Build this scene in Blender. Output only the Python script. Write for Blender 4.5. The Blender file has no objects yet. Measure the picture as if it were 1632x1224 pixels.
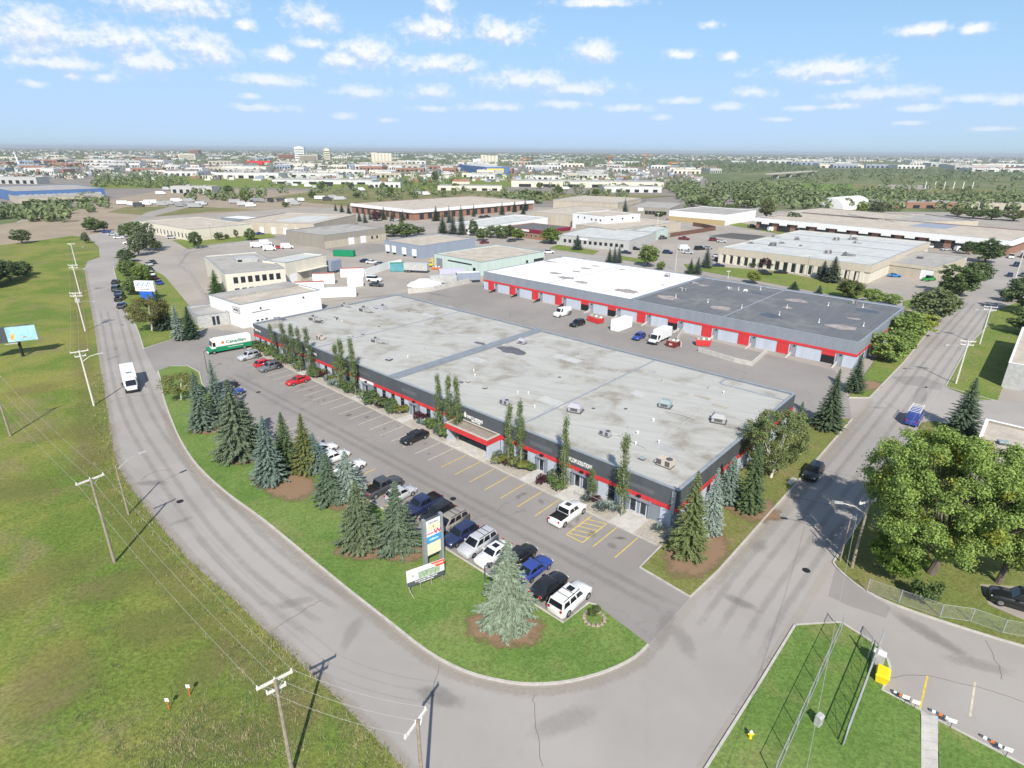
import bpy, bmesh, math, random
from mathutils import Vector, Matrix
S = bpy.context.scene
COL = S.collection
rad = math.radians
# ------------------------------------------------------------------ camera
FPX, PITCH, ROLL, CAMH = 943.0, rad(21.5), rad(0.5), 42.0
cam = bpy.data.cameras.new('camera'); camo = bpy.data.objects.new('camera', cam); COL.objects.link(camo)
cam.sensor_width = 36.0; cam.lens = 36.0*FPX/1632.0; cam.clip_start = 0.5; cam.clip_end = 80000
camo.matrix_world = Matrix.Translation((0, 0, CAMH)) @ Matrix.Rotation(rad(90)-PITCH, 4, 'X') @ Matrix.Rotation(ROLL, 4, 'Z')
S.camera = camo
S.view_settings.view_transform = 'Standard'; S.view_settings.look = 'None'
S.view_settings.exposure = 0.60; S.view_settings.gamma = 1.0; S.view_settings.use_curve_mapping = False
S.render.resolution_x = 1024; S.render.resolution_y = 768
S.cycles.max_bounces = 5; S.cycles.diffuse_bounces = 2; S.cycles.glossy_bounces = 2
S.cycles.transparent_max_bounces = 24; S.cycles.volume_bounces = 0; S.cycles.caustics_reflective = False

def ray(u, v):                                   # photograph pixel -> direction in the place
    x = (u-816.0)/FPX; y = (612.0-v)/FPX
    c, s = math.cos(ROLL), math.sin(ROLL); x, y = c*x-s*y, s*x+c*y
    cp, sp = math.cos(PITCH), math.sin(PITCH)
    return Vector((x, cp+sp*y, -sp+cp*y))
def G(u, v, z=0.0):                              # ... -> point on the level z
    d = ray(u, v); t = (z-CAMH)/d.z
    return Vector((d.x*t, d.y*t, z))
def HT(bu, bv, tu, tv):                          # height of an upright thing from its foot and top
    b = G(bu, bv); d = ray(tu, tv)
    return CAMH + d.z*math.hypot(b.x, b.y)/math.hypot(d.x, d.y)
# ------------------------------------------------------------------ sun and sky
SUN_EL, SUN_AZ = 42.0, -86.0                     # the sun stands behind the camera
sd = Vector((math.cos(rad(SUN_AZ))*math.cos(rad(SUN_EL)), math.sin(rad(SUN_AZ))*math.cos(rad(SUN_EL)), math.sin(rad(SUN_EL))))
sun = bpy.data.lights.new('sun', 'SUN'); sun.energy = 4.0; sun.angle = rad(0.53); sun.color = (1.0, 0.94, 0.85)
suno = bpy.data.objects.new('sun', sun); COL.objects.link(suno)
suno.rotation_euler = sd.to_track_quat('Z', 'Y').to_euler(); suno.location = (0, -50, 120)

W = bpy.data.worlds.new('World'); S.world = W; W.use_nodes = True
class NT:                                        # tiny node-tree writer
    def __init__(s, tree): s.t = tree; s.n = tree.nodes; s.l = tree.links
    def put(s, sock, val):
        if isinstance(val, bpy.types.NodeSocket): s.l.new(val, sock)
        elif val is not None: sock.default_value = val
    def node(s, typ, ins=None, **props):
        n = s.n.new(typ)
        for k, v in props.items(): setattr(n, k, v)
        for k, v in (ins or {}).items(): s.put(n.inputs[k], v)
        return n
    def math(s, op, a, b=None, c=None, clamp=False):
        n = s.node('ShaderNodeMath', {0: a}, operation=op, use_clamp=clamp)
        if b is not None: s.put(n.inputs[1], b)
        if c is not None: s.put(n.inputs[2], c)
        return n.outputs[0]
    def vec(s, op, a, b=None, c=None, out=0):
        n = s.node('ShaderNodeVectorMath', {0: a}, operation=op)
        if b is not None: s.put(n.inputs[1], b)
        if c is not None: s.put(n.inputs[2], c)
        return n.outputs[out]
    def ramp(s, f, a, b, lo=0.0, hi=1.0):        # smooth step from a to b
        n = s.node('ShaderNodeMapRange', {0: f, 1: a, 2: b, 3: lo, 4: hi}, interpolation_type='SMOOTHSTEP'); return n.outputs[0]
    def mix(s, f, a, b, typ='MIX'):
        n = s.node('ShaderNodeMix', data_type='RGBA', blend_type=typ)
        s.put(n.inputs[0], f); s.put(n.inputs[6], a); s.put(n.inputs[7], b); return n.outputs[2]
    def noise(s, vec, scale, detail=4, rough=0.55, out=0, dist=0.0):
        n = s.node('ShaderNodeTexNoise', {'Vector': vec, 'Scale': scale, 'Detail': detail, 'Roughness': rough, 'Distortion': dist}); return n.outputs[out]
nt = NT(W.node_tree); W.node_tree.nodes.clear()
out = nt.node('ShaderNodeOutputWorld'); bg = nt.node('ShaderNodeBackground', {'Strength': 0.1015}); nt.l.new(bg.outputs[0], out.inputs[0])
sky = nt.node('ShaderNodeTexSky', sky_type='NISHITA', sun_disc=False, sun_elevation=rad(SUN_EL), sun_rotation=rad(90-SUN_AZ), altitude=1050, air_density=1.15, dust_density=0.15, ozone_density=2.0)
# fair-weather cumulus: centres (photo px), half sizes; the field repeats round the whole dome
CL = [(62,52,82,34),(195,60,60,24),(318,74,56,32),(232,100,54,20),(100,102,80,12),(270,6,115,22),(392,40,24,11),(500,30,46,24),(500,70,30,10),(437,88,34,14),
 (548,98,52,18),(590,86,54,30),(690,46,62,26),(700,8,26,17),(800,52,66,25),(700,102,74,19),(430,129,82,13),(580,148,62,14),(690,146,44,15),(835,128,92,19),(945,85,44,20),
 (1085,87,32,10),(1465,48,40,10),(1320,113,98,19),(1330,131,44,8),(1203,147,46,11),(1160,170,36,8),(1390,151,92,14),(1350,168,38,7),(1470,172,44,7),(1545,158,40,8),
 (1612,160,34,10),(790,170,66,9),(682,173,34,7),(550,185,24,6),(615,192,22,5),(425,172,52,8),(400,153,22,6),(920,142,80,15),(900,166,50,10),(1055,187,22,6),(1000,172,46,8),
 (1085,161,34,7),(1240,190,24,4),(55,133,18,6),(165,123,20,9),(112,120,22,8),(950,4,90,9),(1135,40,20,8),(1555,45,20,8),(1160,90,18,10),(1450,196,30,4),(1585,205,40,4),(1280,172,30,5)]
tc = nt.node('ShaderNodeTexCoord'); sp = nt.node('ShaderNodeSeparateXYZ', {0: tc.outputs['Generated']})
az = nt.math('ARCTAN2', sp.outputs[0], sp.outputs[1]); el = nt.math('ARCSINE', sp.outputs[2])
az = nt.math('SUBTRACT', nt.math('PINGPONG', nt.math('ADD', az, 0.70), 1.40), 0.70)
el = nt.math('PINGPONG', el, 0.215)
p0 = nt.node('ShaderNodeCombineXYZ', {0: az, 1: el}).outputs[0]
def cloud_field(p):
    m = None
    for (cx, cy, w, h) in CL:
        d = ray(cx, cy).normalized(); a = math.atan2(d.x, d.y); e = math.asin(d.z)
        sx = FPX/w*0.95; sy = FPX/h*0.95
        q = nt.vec('LENGTH', nt.vec('MULTIPLY_ADD', p, (sx, sy, 0), (-a*sx, -e*sy, 0)), out=1)
        m = q if m is None else nt.math('SMOOTH_MIN', m, q, 0.25)
    f = nt.math('SUBTRACT', 1.0, m)
    n1 = nt.noise(nt.vec('MULTIPLY', p, (1, 1.2, 1)), 26, 9, 0.64)
    n2 = nt.noise(nt.vec('MULTIPLY', p, (1, 1.4, 1)), 80, 6, 0.62)
    f = nt.math('MULTIPLY_ADD', nt.math('SUBTRACT', n1, 0.52), 1.75, f)
    return nt.math('MULTIPLY_ADD', nt.math('SUBTRACT', n2, 0.5), 0.95, f)
f0 = cloud_field(p0)
f1 = cloud_field(nt.vec('ADD', p0, (0.003, 0.0095, 0)))
dens = nt.ramp(f0, 0.02, 0.95)
thin = nt.ramp(el, 0.015, 0.14, 0.40, 0.90)
dens = nt.math('MULTIPLY', dens, thin)
lit = nt.ramp(nt.math('SUBTRACT', f0, f1), -0.40, 0.30)
ccol = nt.mix(lit, (4.3, 4.8, 5.95, 1), (6.8, 6.8, 6.85, 1))
sv = nt.node('ShaderNodeSeparateXYZ', {0: sky.outputs[0]})   # soft shoulder: the camera holds the bright horizon blue
def shoulder(c, c0, p): return nt.math('DIVIDE', c, nt.math('POWER', nt.math('ADD', nt.math('POWER', nt.math('DIVIDE', c, c0), p), 1.0), 1.0/p))
skyc = nt.node('ShaderNodeCombineXYZ', {0: shoulder(sv.outputs[0], 3.77, 2.0), 1: shoulder(sv.outputs[1], 4.9, 4.0), 2: shoulder(sv.outputs[2], 8.0, 4.0)}).outputs[0]
nt.l.new(nt.mix(dens, skyc, ccol), bg.inputs[0])
W.cycles.sampling_method = 'MANUAL'; W.cycles.sample_map_resolution = 512
# ------------------------------------------------------------------ materials
def new_mat(name):
    m = bpy.data.materials.new(name); m.use_nodes = True; m.node_tree.nodes.clear(); t = NT(m.node_tree)
    o = t.node('ShaderNodeOutputMaterial'); b = t.node('ShaderNodeBsdfPrincipled'); t.l.new(b.outputs[0], o.inputs[0])
    return m, t, b, o
MATS = {}
def C(c): return (c[0], c[1], c[2], 1.0)
def mat(name, col, var=0.12, scale=0.8, rough=0.8, metal=0.0, spec=0.3, bump=0.0, streak=False):
    if name in MATS: return MATS[name]
    m, t, b, o = new_mat(name); g = t.node('ShaderNodeNewGeometry')
    pos = g.outputs['Position']
    if streak: pos = t.vec('MULTIPLY', pos, (1, 1, 0.15))
    n = t.noise(pos, scale, 5, 0.6); n2 = t.noise(pos, scale*9, 3, 0.6)
    f = t.math('MULTIPLY_ADD', n2, 0.4, t.math('MULTIPLY', n, 0.6)); f = t.ramp(f, 0.32, 0.68)
    lo = tuple(max(0, x*(1-var)) for x in col); hi = tuple(min(1, x*(1+var)) for x in col)
    t.put(b.inputs['Base Color'], t.mix(f, C(lo), C(hi))); b.inputs['Roughness'].default_value = rough
    b.inputs['Metallic'].default_value = metal; b.inputs['Specular IOR Level'].default_value = spec
    if bump:
        bn = t.node('ShaderNodeBump', {'Strength': bump, 'Distance': 0.05, 'Height': n2}); t.l.new(bn.outputs[0], b.inputs['Normal'])
    MATS[name] = m; return m
def tint(name, rough=0.35, metal=0.0, spec=0.5, coat=0.0):     # colour comes from the object's own colour
    m, t, b, o = new_mat(name); oi = t.node('ShaderNodeObjectInfo')
    g = t.node('ShaderNodeNewGeometry'); n = t.noise(g.outputs['Position'], 2.0, 4)
    t.put(b.inputs['Base Color'], t.mix(t.math('MULTIPLY', n, 0.10), oi.outputs['Color'], (0.05, 0.045, 0.04, 1)))
    b.inputs['Roughness'].default_value = rough; b.inputs['Metallic'].default_value = metal
    b.inputs['Specular IOR Level'].default_value = spec; b.inputs['Coat Weight'].default_value = coat; b.inputs['Coat Roughness'].default_value = 0.08
    MATS[name] = m; return m
def foliage(name, transl=0.25):
    m, t, b, o = new_mat(name); oi = t.node('ShaderNodeObjectInfo'); g = t.node('ShaderNodeNewGeometry')
    r = g.outputs['Random Per Island']; n = t.noise(g.outputs['Position'], 0.9, 3)
    k = t.math('MULTIPLY_ADD', n, 0.9, t.math('MULTIPLY_ADD', r, 0.75, 0.22))
    c = t.mix(1.0, oi.outputs['Color'], t.node('ShaderNodeCombineXYZ', {0: k, 1: k, 2: k}).outputs[0], 'MULTIPLY')
    ye = t.ramp(t.noise(t.vec('ADD', g.outputs['Position'], (7.3, 2.1, 4.4)), 0.35, 3), 0.52, 0.72)
    c = t.mix(t.math('MULTIPLY', ye, t.math('SUBTRACT', 1.0, oi.outputs['Alpha'])), c, (0.36, 0.33, 0.03, 1))
    t.put(b.inputs['Base Color'], c); b.inputs['Roughness'].default_value = 0.75; b.inputs['Specular IOR Level'].default_value = 0.2
    tr = t.node('ShaderNodeBsdfTranslucent', {'Color': c}); mx = t.node('ShaderNodeMixShader', {0: transl, 1: b.outputs[0], 2: tr.outputs[0]})
    t.l.new(mx.outputs[0], o.inputs[0]); MATS[name] = m; return m
LEAF = foliage('leaf', 0.28); NEEDLE = foliage('needle', 0.10)
PAINT = tint('car_paint', 0.32, 0.0, 0.5, 0.6); TINT = tint('tinted_matt', 0.6, 0, 0.35)
BARK = mat('bark', (0.16, 0.13, 0.105), 0.35, 3, 0.95); PALEBARK = mat('pale_bark', (0.55, 0.52, 0.45), 0.3, 3, 0.9)
GLASS = mat('window_glass', (0.022, 0.027, 0.033), 0.25, 0.5, 0.08, 0, 0.7); CGLASS = mat('car_glass', (0.012, 0.015, 0.02), 0.2, 1, 0.06, 0, 0.6)
TYRE = mat('tyre_rubber', (0.018, 0.018, 0.018), 0.2, 4, 0.85); RIM = mat('rim_alloy', (0.5, 0.5, 0.52), 0.1, 4, 0.3, 0.8)
BLACK = mat('black_plastic', (0.02, 0.02, 0.022), 0.2, 3, 0.6); LAMPW = mat('lamp_clear', (0.75, 0.76, 0.78), 0.05, 3, 0.15, 0, 0.6); LAMPR = mat('lamp_red', (0.45, 0.012, 0.015), 0.1, 3, 0.2, 0, 0.6)
WHITE = mat('white_paint', (0.80, 0.80, 0.78), 0.06, 1.2, 0.5, 0, 0.4, 0, True); CREAM = mat('cream_stucco', (0.64, 0.60, 0.50), 0.07, 0.7, 0.85, 0, 0.2, 0.1, True)
CONC = mat('concrete', (0.50, 0.48, 0.44), 0.16, 0.9, 0.9, 0, 0.2, 0.1); KERB = mat('kerb_concrete', (0.46, 0.43, 0.385), 0.16, 1.5, 0.9, 0, 0.2, 0.15)
GALV = mat('galvanised_steel', (0.52, 0.53, 0.54), 0.15, 2.5, 0.45, 0.5); WOOD = mat('weathered_pole_wood', (0.30, 0.255, 0.20), 0.25, 2.5, 0.9); ARM = mat('pale_crossarm_timber', (0.66, 0.63, 0.58), 0.12, 3, 0.8)
RED = mat('red_band_paint', (0.60, 0.045, 0.048), 0.12, 1.0, 0.5, 0, 0.4, 0, True); CHAR = mat('charcoal_cladding', (0.085, 0.095, 0.105), 0.14, 0.8, 0.55, 0, 0.35, 0, True)
PALEB = mat('pale_blue_grey_wall', (0.47, 0.51, 0.58), 0.09, 0.9, 0.75, 0, 0.25, 0.05, True); GREYW = mat('slate_grey_wall', (0.22, 0.245, 0.28), 0.1, 0.8, 0.7, 0, 0.25, 0, True)
CAP = mat('parapet_flashing', (0.34, 0.37, 0.40), 0.12, 1, 0.45, 0.3); UNIT = mat('unit_sheet_metal', (0.50, 0.50, 0.48), 0.18, 1.6, 0.5, 0.2); UNITD = mat('unit_louvre', (0.10, 0.10, 0.105), 0.2, 3, 0.6)
TAN = mat('tan_stucco', (0.46, 0.41, 0.33), 0.1, 0.6, 0.85, 0, 0.2, 0.1, True); BRICK = mat('brick_wall', (0.30, 0.165, 0.12), 0.25, 2.5, 0.9, 0, 0.2, 0.2); MINT = mat('mint_block_wall', (0.50, 0.60, 0.55), 0.08, 0.8, 0.8, 0, 0.2, 0.1, True)
BROWNG = mat('taupe_wall', (0.30, 0.275, 0.235), 0.1, 0.7, 0.85, 0, 0.2, 0.1, True); BLUEG = mat('blue_grey_wall', (0.27, 0.31, 0.38), 0.08, 0.7, 0.75, 0, 0.25, 0, True)
R_TAN = mat('tan_gravel_roof', (0.46, 0.41, 0.345), 0.18, 0.25, 0.95, 0, 0.1, 0.1); R_GREY = mat('grey_gravel_roof', (0.36, 0.345, 0.32), 0.2, 0.22, 0.95, 0, 0.1, 0.1); R_DARK = mat('dark_tar_roof', (0.13, 0.13, 0.135), 0.25, 0.25, 0.9)
R_PALE = mat('pale_membrane_roof', (0.50, 0.51, 0.49), 0.14, 0.2, 0.8); R_BROWN = mat('brown_gravel_roof', (0.30, 0.25, 0.205), 0.22, 0.3, 0.95)
YELL = mat('yellow_line_paint', (0.62, 0.45, 0.09), 0.25, 3, 0.8); WLINE = mat('worn_white_line_paint', (0.55, 0.49, 0.37), 0.25, 3, 0.85); YPLAS = mat('yellow_plastic', (0.78, 0.60, 0.02), 0.06, 3, 0.45)
BLUEP = mat('blue_paint', (0.03, 0.12, 0.50), 0.12, 1, 0.5); GREENP = mat('green_paint', (0.01, 0.22, 0.10), 0.12, 1, 0.5); ORNG = mat('orange_paint', (0.65, 0.17, 0.03), 0.15, 1, 0.6); WIRE = mat('wire_grey', (0.42, 0.43, 0.42), 0.05, 1, 0.5)
BURG = mat('burgundy_metal_roof', (0.22, 0.022, 0.05), 0.1, 1, 0.5); EARTH0 = mat('bare_earth', (0.25, 0.165, 0.105), 0.25, 1.2, 0.95, 0, 0.1, 0.3); WGRAV = mat('pale_landscape_rock', (0.40, 0.365, 0.31), 0.25, 4, 0.95, 0, 0.1, 0.4)

def mat_fade(name, col, col2, a=1.0, attr=None, sc=1.2, rough=0.95, hi=1.4):   # worn patch that thins out unevenly towards its rim
    m, t, b, o = new_mat(name); g = t.node('ShaderNodeNewGeometry'); n = t.noise(g.outputs['Position'], sc, 5, 0.65); n2 = t.noise(g.outputs['Position'], sc*5, 4, 0.65)
    at = t.node('ShaderNodeAttribute', attribute_name='fade'); f = t.math('MULTIPLY_ADD', t.math('SUBTRACT', t.math('MULTIPLY_ADD', n2, 0.45, t.math('MULTIPLY', n, 0.55)), 0.5), 2.6, at.outputs['Fac'])
    t.put(b.inputs['Base Color'], t.mix(n2, C(col), C(col2))); b.inputs['Roughness'].default_value = rough; b.inputs['Specular IOR Level'].default_value = 0.15
    t.put(b.inputs['Alpha'], t.math('MULTIPLY', t.ramp(f, 0.05, hi), a)); MATS[name] = m; return m
EARTH = mat_fade('bare_earth_bed', (0.30, 0.20, 0.13), (0.21, 0.14, 0.085), 1.0, hi=0.7); WEAR = mat_fade('tyre_wear', (0.20, 0.185, 0.17), (0.25, 0.235, 0.215), 0.20, None, 0.35); OIL = mat_fade('oil_stain', (0.10, 0.095, 0.09), (0.15, 0.14, 0.13), 0.26); DUST = mat_fade('kerb_grit', (0.42, 0.37, 0.30), (0.36, 0.31, 0.25), 0.4, None, 0.6)
DRYRIM = mat_fade('dry_grass_rim', (0.27, 0.225, 0.095), (0.20, 0.185, 0.07), 0.32, None, 0.30)
def mat_asphalt(name, base, patch, crack=0.5, dirt=(0.33, 0.29, 0.24), cs=0.075):
    m, t, b, o = new_mat(name); g = t.node('ShaderNodeNewGeometry'); pos = g.outputs['Position']
    n1 = t.noise(pos, 0.045, 5, 0.6); n2 = t.noise(pos, 0.5, 5, 0.65); n3 = t.noise(pos, 7, 3, 0.7)
    c = t.mix(t.ramp(n1, 0.35, 0.65), C(tuple(x*0.90 for x in base)), C(tuple(x*1.09 for x in base)))
    c = t.mix(t.math('MULTIPLY', t.ramp(n2, 0.55, 0.8), 0.4), c, C(patch))
    c = t.mix(t.math('MULTIPLY', t.ramp(t.noise(pos, 0.16, 4, 0.6, 0, 1.0), 0.58, 0.75), 0.35), c, C(dirt))
    c = t.mix(t.math('MULTIPLY', n3, 0.30), c, C(tuple(x*0.7 for x in base)))
    wob = t.vec('MULTIPLY_ADD', t.noise(pos, 0.35, 4, 0.6, 1), (5, 5, 0), pos)
    v = t.node('ShaderNodeTexVoronoi', {'Vector': wob, 'Scale': cs}, feature='DISTANCE_TO_EDGE')
    cr = t.ramp(v.outputs['Distance'], 0.0016, 0.0042, 1.0, 0.0)
    gate = t.ramp(t.noise(pos, 0.03, 2), 0.42, 0.6)
    c = t.mix(t.math('MULTIPLY', t.math('MULTIPLY', cr, gate), crack), c, (0.045, 0.042, 0.04, 1))
    t.put(b.inputs['Base Color'], c); b.inputs['Roughness'].default_value = 0.92; b.inputs['Specular IOR Level'].default_value = 0.15
    bn = t.node('ShaderNodeBump', {'Strength': 0.15, 'Distance': 0.02, 'Height': n3}); t.l.new(bn.outputs[0], b.inputs['Normal'])
    MATS[name] = m; return m
A_ROAD = mat_asphalt('road_asphalt', (0.355, 0.33, 0.305), (0.30, 0.275, 0.25), 0.0, (0.35, 0.32, 0.28))
A_LOT = mat_asphalt('lot_asphalt', (0.285, 0.265, 0.247), (0.24, 0.222, 0.205), 0.35, (0.27, 0.24, 0.21))
A_YARD = mat_asphalt('yard_asphalt', (0.36, 0.325, 0.285), (0.26, 0.235, 0.205), 0.0, (0.40, 0.345, 0.275))
A_DARK = mat_asphalt('fresh_asphalt', (0.11, 0.107, 0.105), (0.09, 0.088, 0.085), 0.1, (0.14, 0.13, 0.12))
A_PALE = mat_asphalt('pale_concrete_road', (0.34, 0.31, 0.275), (0.28, 0.25, 0.22), 0.3, (0.34, 0.29, 0.235))
A_DIRT = mat_asphalt('dirt_yard', (0.335, 0.275, 0.205), (0.25, 0.20, 0.145), 0.0, (0.40, 0.34, 0.265))

def mat_grass(name, a, b_, c_, s1, s2, dry=0.5, bump=0.6, fine=3.0):
    m, t, b, o = new_mat(name); g = t.node('ShaderNodeNewGeometry'); pos = g.outputs['Position']
    n1 = t.noise(pos, s1, 5, 0.6, 0, 0.6); n2 = t.noise(t.vec('ADD', pos, (31, 17, 5)), s2, 5, 0.62, 0, 0.4); n3 = t.noise(pos, fine, 4, 0.7); n4 = t.noise(pos, 0.35, 4, 0.6)
    c = t.mix(t.ramp(n1, 0.38, 0.62), C(a), C(b_))
    c = t.mix(t.math('MULTIPLY', t.ramp(n2, 0.50, 0.68), dry), c, C(c_))
    c = t.mix(t.math('MULTIPLY', t.ramp(n4, 0.56, 0.75), 0.35), c, C(tuple(x*0.62 for x in a)))
    k = t.ramp(n3, 0.25, 0.75, 0.66, 1.30)
    c = t.mix(1.0, c, t.node('ShaderNodeCombineXYZ', {0: k, 1: k, 2: k}).outputs[0], 'MULTIPLY')
    t.put(b.inputs['Base Color'], c); b.inputs['Roughness'].default_value = 0.95; b.inputs['Specular IOR Level'].default_value = 0.1
    bn = t.node('ShaderNodeBump', {'Strength': bump, 'Distance': 0.12, 'Height': n3}); t.l.new(bn.outputs[0], b.inputs['Normal'])
    MATS[name] = m; return m
MEADOW = mat_grass('meadow_grass', (0.125, 0.185, 0.036), (0.225, 0.232, 0.06), (0.225, 0.185, 0.10), 0.06, 0.13, 0.62, 0.8, 2.6)
LAWN = mat_grass('mown_lawn', (0.115, 0.195, 0.045), (0.16, 0.225, 0.062), (0.25, 0.225, 0.10), 0.10, 0.22, 0.38, 0.4, 4)
DRYLAWN = mat_grass('dry_lawn', (0.15, 0.185, 0.05), (0.18, 0.185, 0.06), (0.26, 0.205, 0.11), 0.10, 0.25, 0.6, 0.4, 4)
VERGE = mat_grass('verge_grass', (0.14, 0.20, 0.045), (0.19, 0.22, 0.06), (0.25, 0.21, 0.10), 0.06, 0.2, 0.5, 0.4, 2.5)
FARG = mat_grass('far_scrubland', (0.12, 0.155, 0.07), (0.16, 0.18, 0.085), (0.24, 0.21, 0.14), 0.0022, 0.0060, 0.55, 0.0, 0.03)
DRYF = mat_grass('dry_grass_waste', (0.21, 0.195, 0.09), (0.16, 0.17, 0.07), (0.30, 0.24, 0.15), 0.02, 0.05, 0.6, 0.2, 1.0)
CITYG = mat_asphalt('far_district_ground', (0.25, 0.225, 0.20), (0.14, 0.16, 0.10), 0.0, (0.16, 0.18, 0.10))

# membrane roofs with seams running along the sheet direction, stains and wear
def mat_roof(name, base, stain, ang, width, seam=0.25, wet=0.6, patchy=0.5, bump=True):
    m, t, b, o = new_mat(name); g = t.node('ShaderNodeNewGeometry'); pos = g.outputs['Position']
    d = t.vec('DOT_PRODUCT', pos, (-math.sin(ang), math.cos(ang), 0), out=1)
    fr = t.math('PINGPONG', t.math('DIVIDE', d, width), 0.5)
    line = t.ramp(fr, 0.0, 0.07, 1.0, 0.0)
    al = t.vec('DOT_PRODUCT', pos, (math.cos(ang), math.sin(ang), 0), out=1)
    st = t.node('ShaderNodeCombineXYZ', {0: t.math('MULTIPLY', al, 0.12), 1: d, 2: 0.0}).outputs[0]
    n0 = t.noise(st, 0.8, 5, 0.65); n1 = t.noise(pos, 0.10, 5, 0.6, 0, 0.8); n2 = t.noise(pos, 0.35, 5, 0.65); n3 = t.noise(t.vec('ADD', pos, (50, 9, 0)), 0.055, 3, 0.5)
    c = t.mix(t.ramp(n0, 0.3, 0.7), C(tuple(x*0.92 for x in base)), C(tuple(min(1, x*1.07) for x in base)))
    c = t.mix(t.math('MULTIPLY', t.math('MULTIPLY', t.ramp(n1, 0.44, 0.66), t.ramp(n2, 0.3, 0.7)), patchy), c, C(stain))
    c = t.mix(t.math('MULTIPLY', t.ramp(n3, 0.66, 0.70), wet), c, C(tuple(x*0.5 for x in stain)))
    c = t.mix(t.math('MULTIPLY', line, seam), c, C(tuple(x*0.55 for x in base)))
    t.put(b.inputs['Base Color'], c); b.inputs['Roughness'].default_value = 0.8; b.inputs['Specular IOR Level'].default_value = 0.25
    MATS[name] = m; return m
# ------------------------------------------------------------------ mesh writer and things
class MB:
    def __init__(s): s.v = []; s.f = []; s.m = []
    def add(s, vs, fs, m=0):
        o = len(s.v); s.v += [tuple(x) for x in vs]; s.f += [tuple(i+o for i in f) for f in fs]
        s.m += [m]*len(fs) if isinstance(m, int) else list(m); return s
    def box(s, x0, x1, y0, y1, z0, z1, m=0, top=None):
        return s.add([(x0,y0,z0),(x1,y0,z0),(x1,y1,z0),(x0,y1,z0),(x0,y0,z1),(x1,y0,z1),(x1,y1,z1),(x0,y1,z1)],
              [(0,3,2,1),(4,5,6,7),(0,1,5,4),(1,2,6,5),(2,3,7,6),(3,0,4,7)], [m, m if top is None else top, m, m, m, m])
    def hull8(s, lo, hi, m=0):                   # two quads of four points each
        return s.add(list(lo)+list(hi), [(0,3,2,1),(4,5,6,7),(0,1,5,4),(1,2,6,5),(2,3,7,6),(3,0,4,7)], m)
    def quad(s, a, b, c, d, m=0): return s.add([a, b, c, d], [(0,1,2,3)], m)
    def prism(s, pts, z0, z1, mt=0, ms=0):
        n = len(pts); a = sum(pts[i][0]*pts[(i+1)%n][1]-pts[(i+1)%n][0]*pts[i][1] for i in range(n))
        if a < 0: pts = pts[::-1]
        vs = [(p[0],p[1],z0) for p in pts]+[(p[0],p[1],z1) for p in pts]
        return s.add(vs, [tuple(range(n, 2*n))]+[(i,(i+1)%n,n+(i+1)%n,n+i) for i in range(n)], [mt]+[ms]*n)
    def sheet(s, pts, z, m=0):
        n = len(pts); a = sum(pts[i][0]*pts[(i+1)%n][1]-pts[(i+1)%n][0]*pts[i][1] for i in range(n))
        if a < 0: pts = pts[::-1]
        return s.add([(p[0],p[1],z) for p in pts], [tuple(range(n))], m)
    def tube(s, path, r, n=6, m=0, cap=True):
        path = [Vector(p) for p in path]; rs = r if isinstance(r, (list, tuple)) else [r]*len(path); o = len(s.v); vs = []
        for i, p in enumerate(path):
            d = (path[min(i+1,len(path)-1)]-path[max(i-1,0)]).normalized()
            u = d.cross(Vector((0,0,1)) if abs(d.z) < 0.9 else Vector((1,0,0))).normalized(); w = d.cross(u)
            for k in range(n):
                t = 2*math.pi*k/n; vs.append(p+(u*math.cos(t)+w*math.sin(t))*rs[i])
        fs = [(i*n+k, i*n+(k+1)%n, (i+1)*n+(k+1)%n, (i+1)*n+k) for i in range(len(path)-1) for k in range(n)]
        if cap: fs += [tuple(range(n))[::-1], tuple(range((len(path)-1)*n, len(path)*n))]
        return s.add(vs, fs, m)
    def cyl(s, x, y, z0, z1, r, n=10, m=0, r1=None): return s.tube([(x,y,z0),(x,y,z1)], [r, r if r1 is None else r1], n, m)
    def strip(s, pts, w, z0, z1, m=0, closed=False):   # a low wall of width w along a plan polyline
        P = [Vector((p[0],p[1])) for p in pts]; n = len(P); L = []
        for i in range(n):
            a = P[(i-1)%n] if (closed or i > 0) else P[i]; b = P[(i+1)%n] if (closed or i < n-1) else P[i]
            d = (b-a).normalized(); nn = Vector((-d.y, d.x))*w/2; L.append((P[i]+nn, P[i]-nn))
        vs = []
        for l, r in L: vs += [(l.x,l.y,z0),(r.x,r.y,z0),(r.x,r.y,z1),(l.x,l.y,z1)]
        fs = []
        for i in range(n if closed else n-1):
            a = i*4; b = ((i+1)%n)*4
            fs += [(a+3,a+2,b+2,b+3),(a+2,a+1,b+1,b+2),(a,a+3,b+3,b)]
        if not closed: fs += [(0,1,2,3),((n-1)*4+3,(n-1)*4+2,(n-1)*4+1,(n-1)*4)]
        return s.add(vs, fs, m)
    def xf(s, M):
        s.v = [tuple(M @ Vector(p)) for p in s.v]; return s
    def mesh(s, name, mats, smooth=False):
        me = bpy.data.meshes.new(name); me.from_pydata(s.v, [], s.f)
        for m in (mats if isinstance(mats, (list, tuple)) else [mats]): me.materials.append(m)
        me.polygons.foreach_set('material_index', s.m)
        if smooth: me.polygons.foreach_set('use_smooth', [True]*len(me.polygons))
        me.update(); return me
    def obj(s, name, mats, parent=None, smooth=False, **kw): return link(name, s.mesh(name, mats, smooth), parent, **kw)
def link(name, data, parent=None, loc=None, rz=None, color=None, scale=None, **props):
    o = bpy.data.objects.new(name, data); COL.objects.link(o)
    if parent is not None: o.parent = parent
    if loc is not None: o.location = loc
    if rz is not None: o.rotation_euler = (0, 0, rz)
    if scale is not None: o.scale = scale if isinstance(scale, (tuple, list)) else (scale,)*3
    if color is not None: o.color = color
    for k, v in props.items(): o[k] = v
    return o
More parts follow.
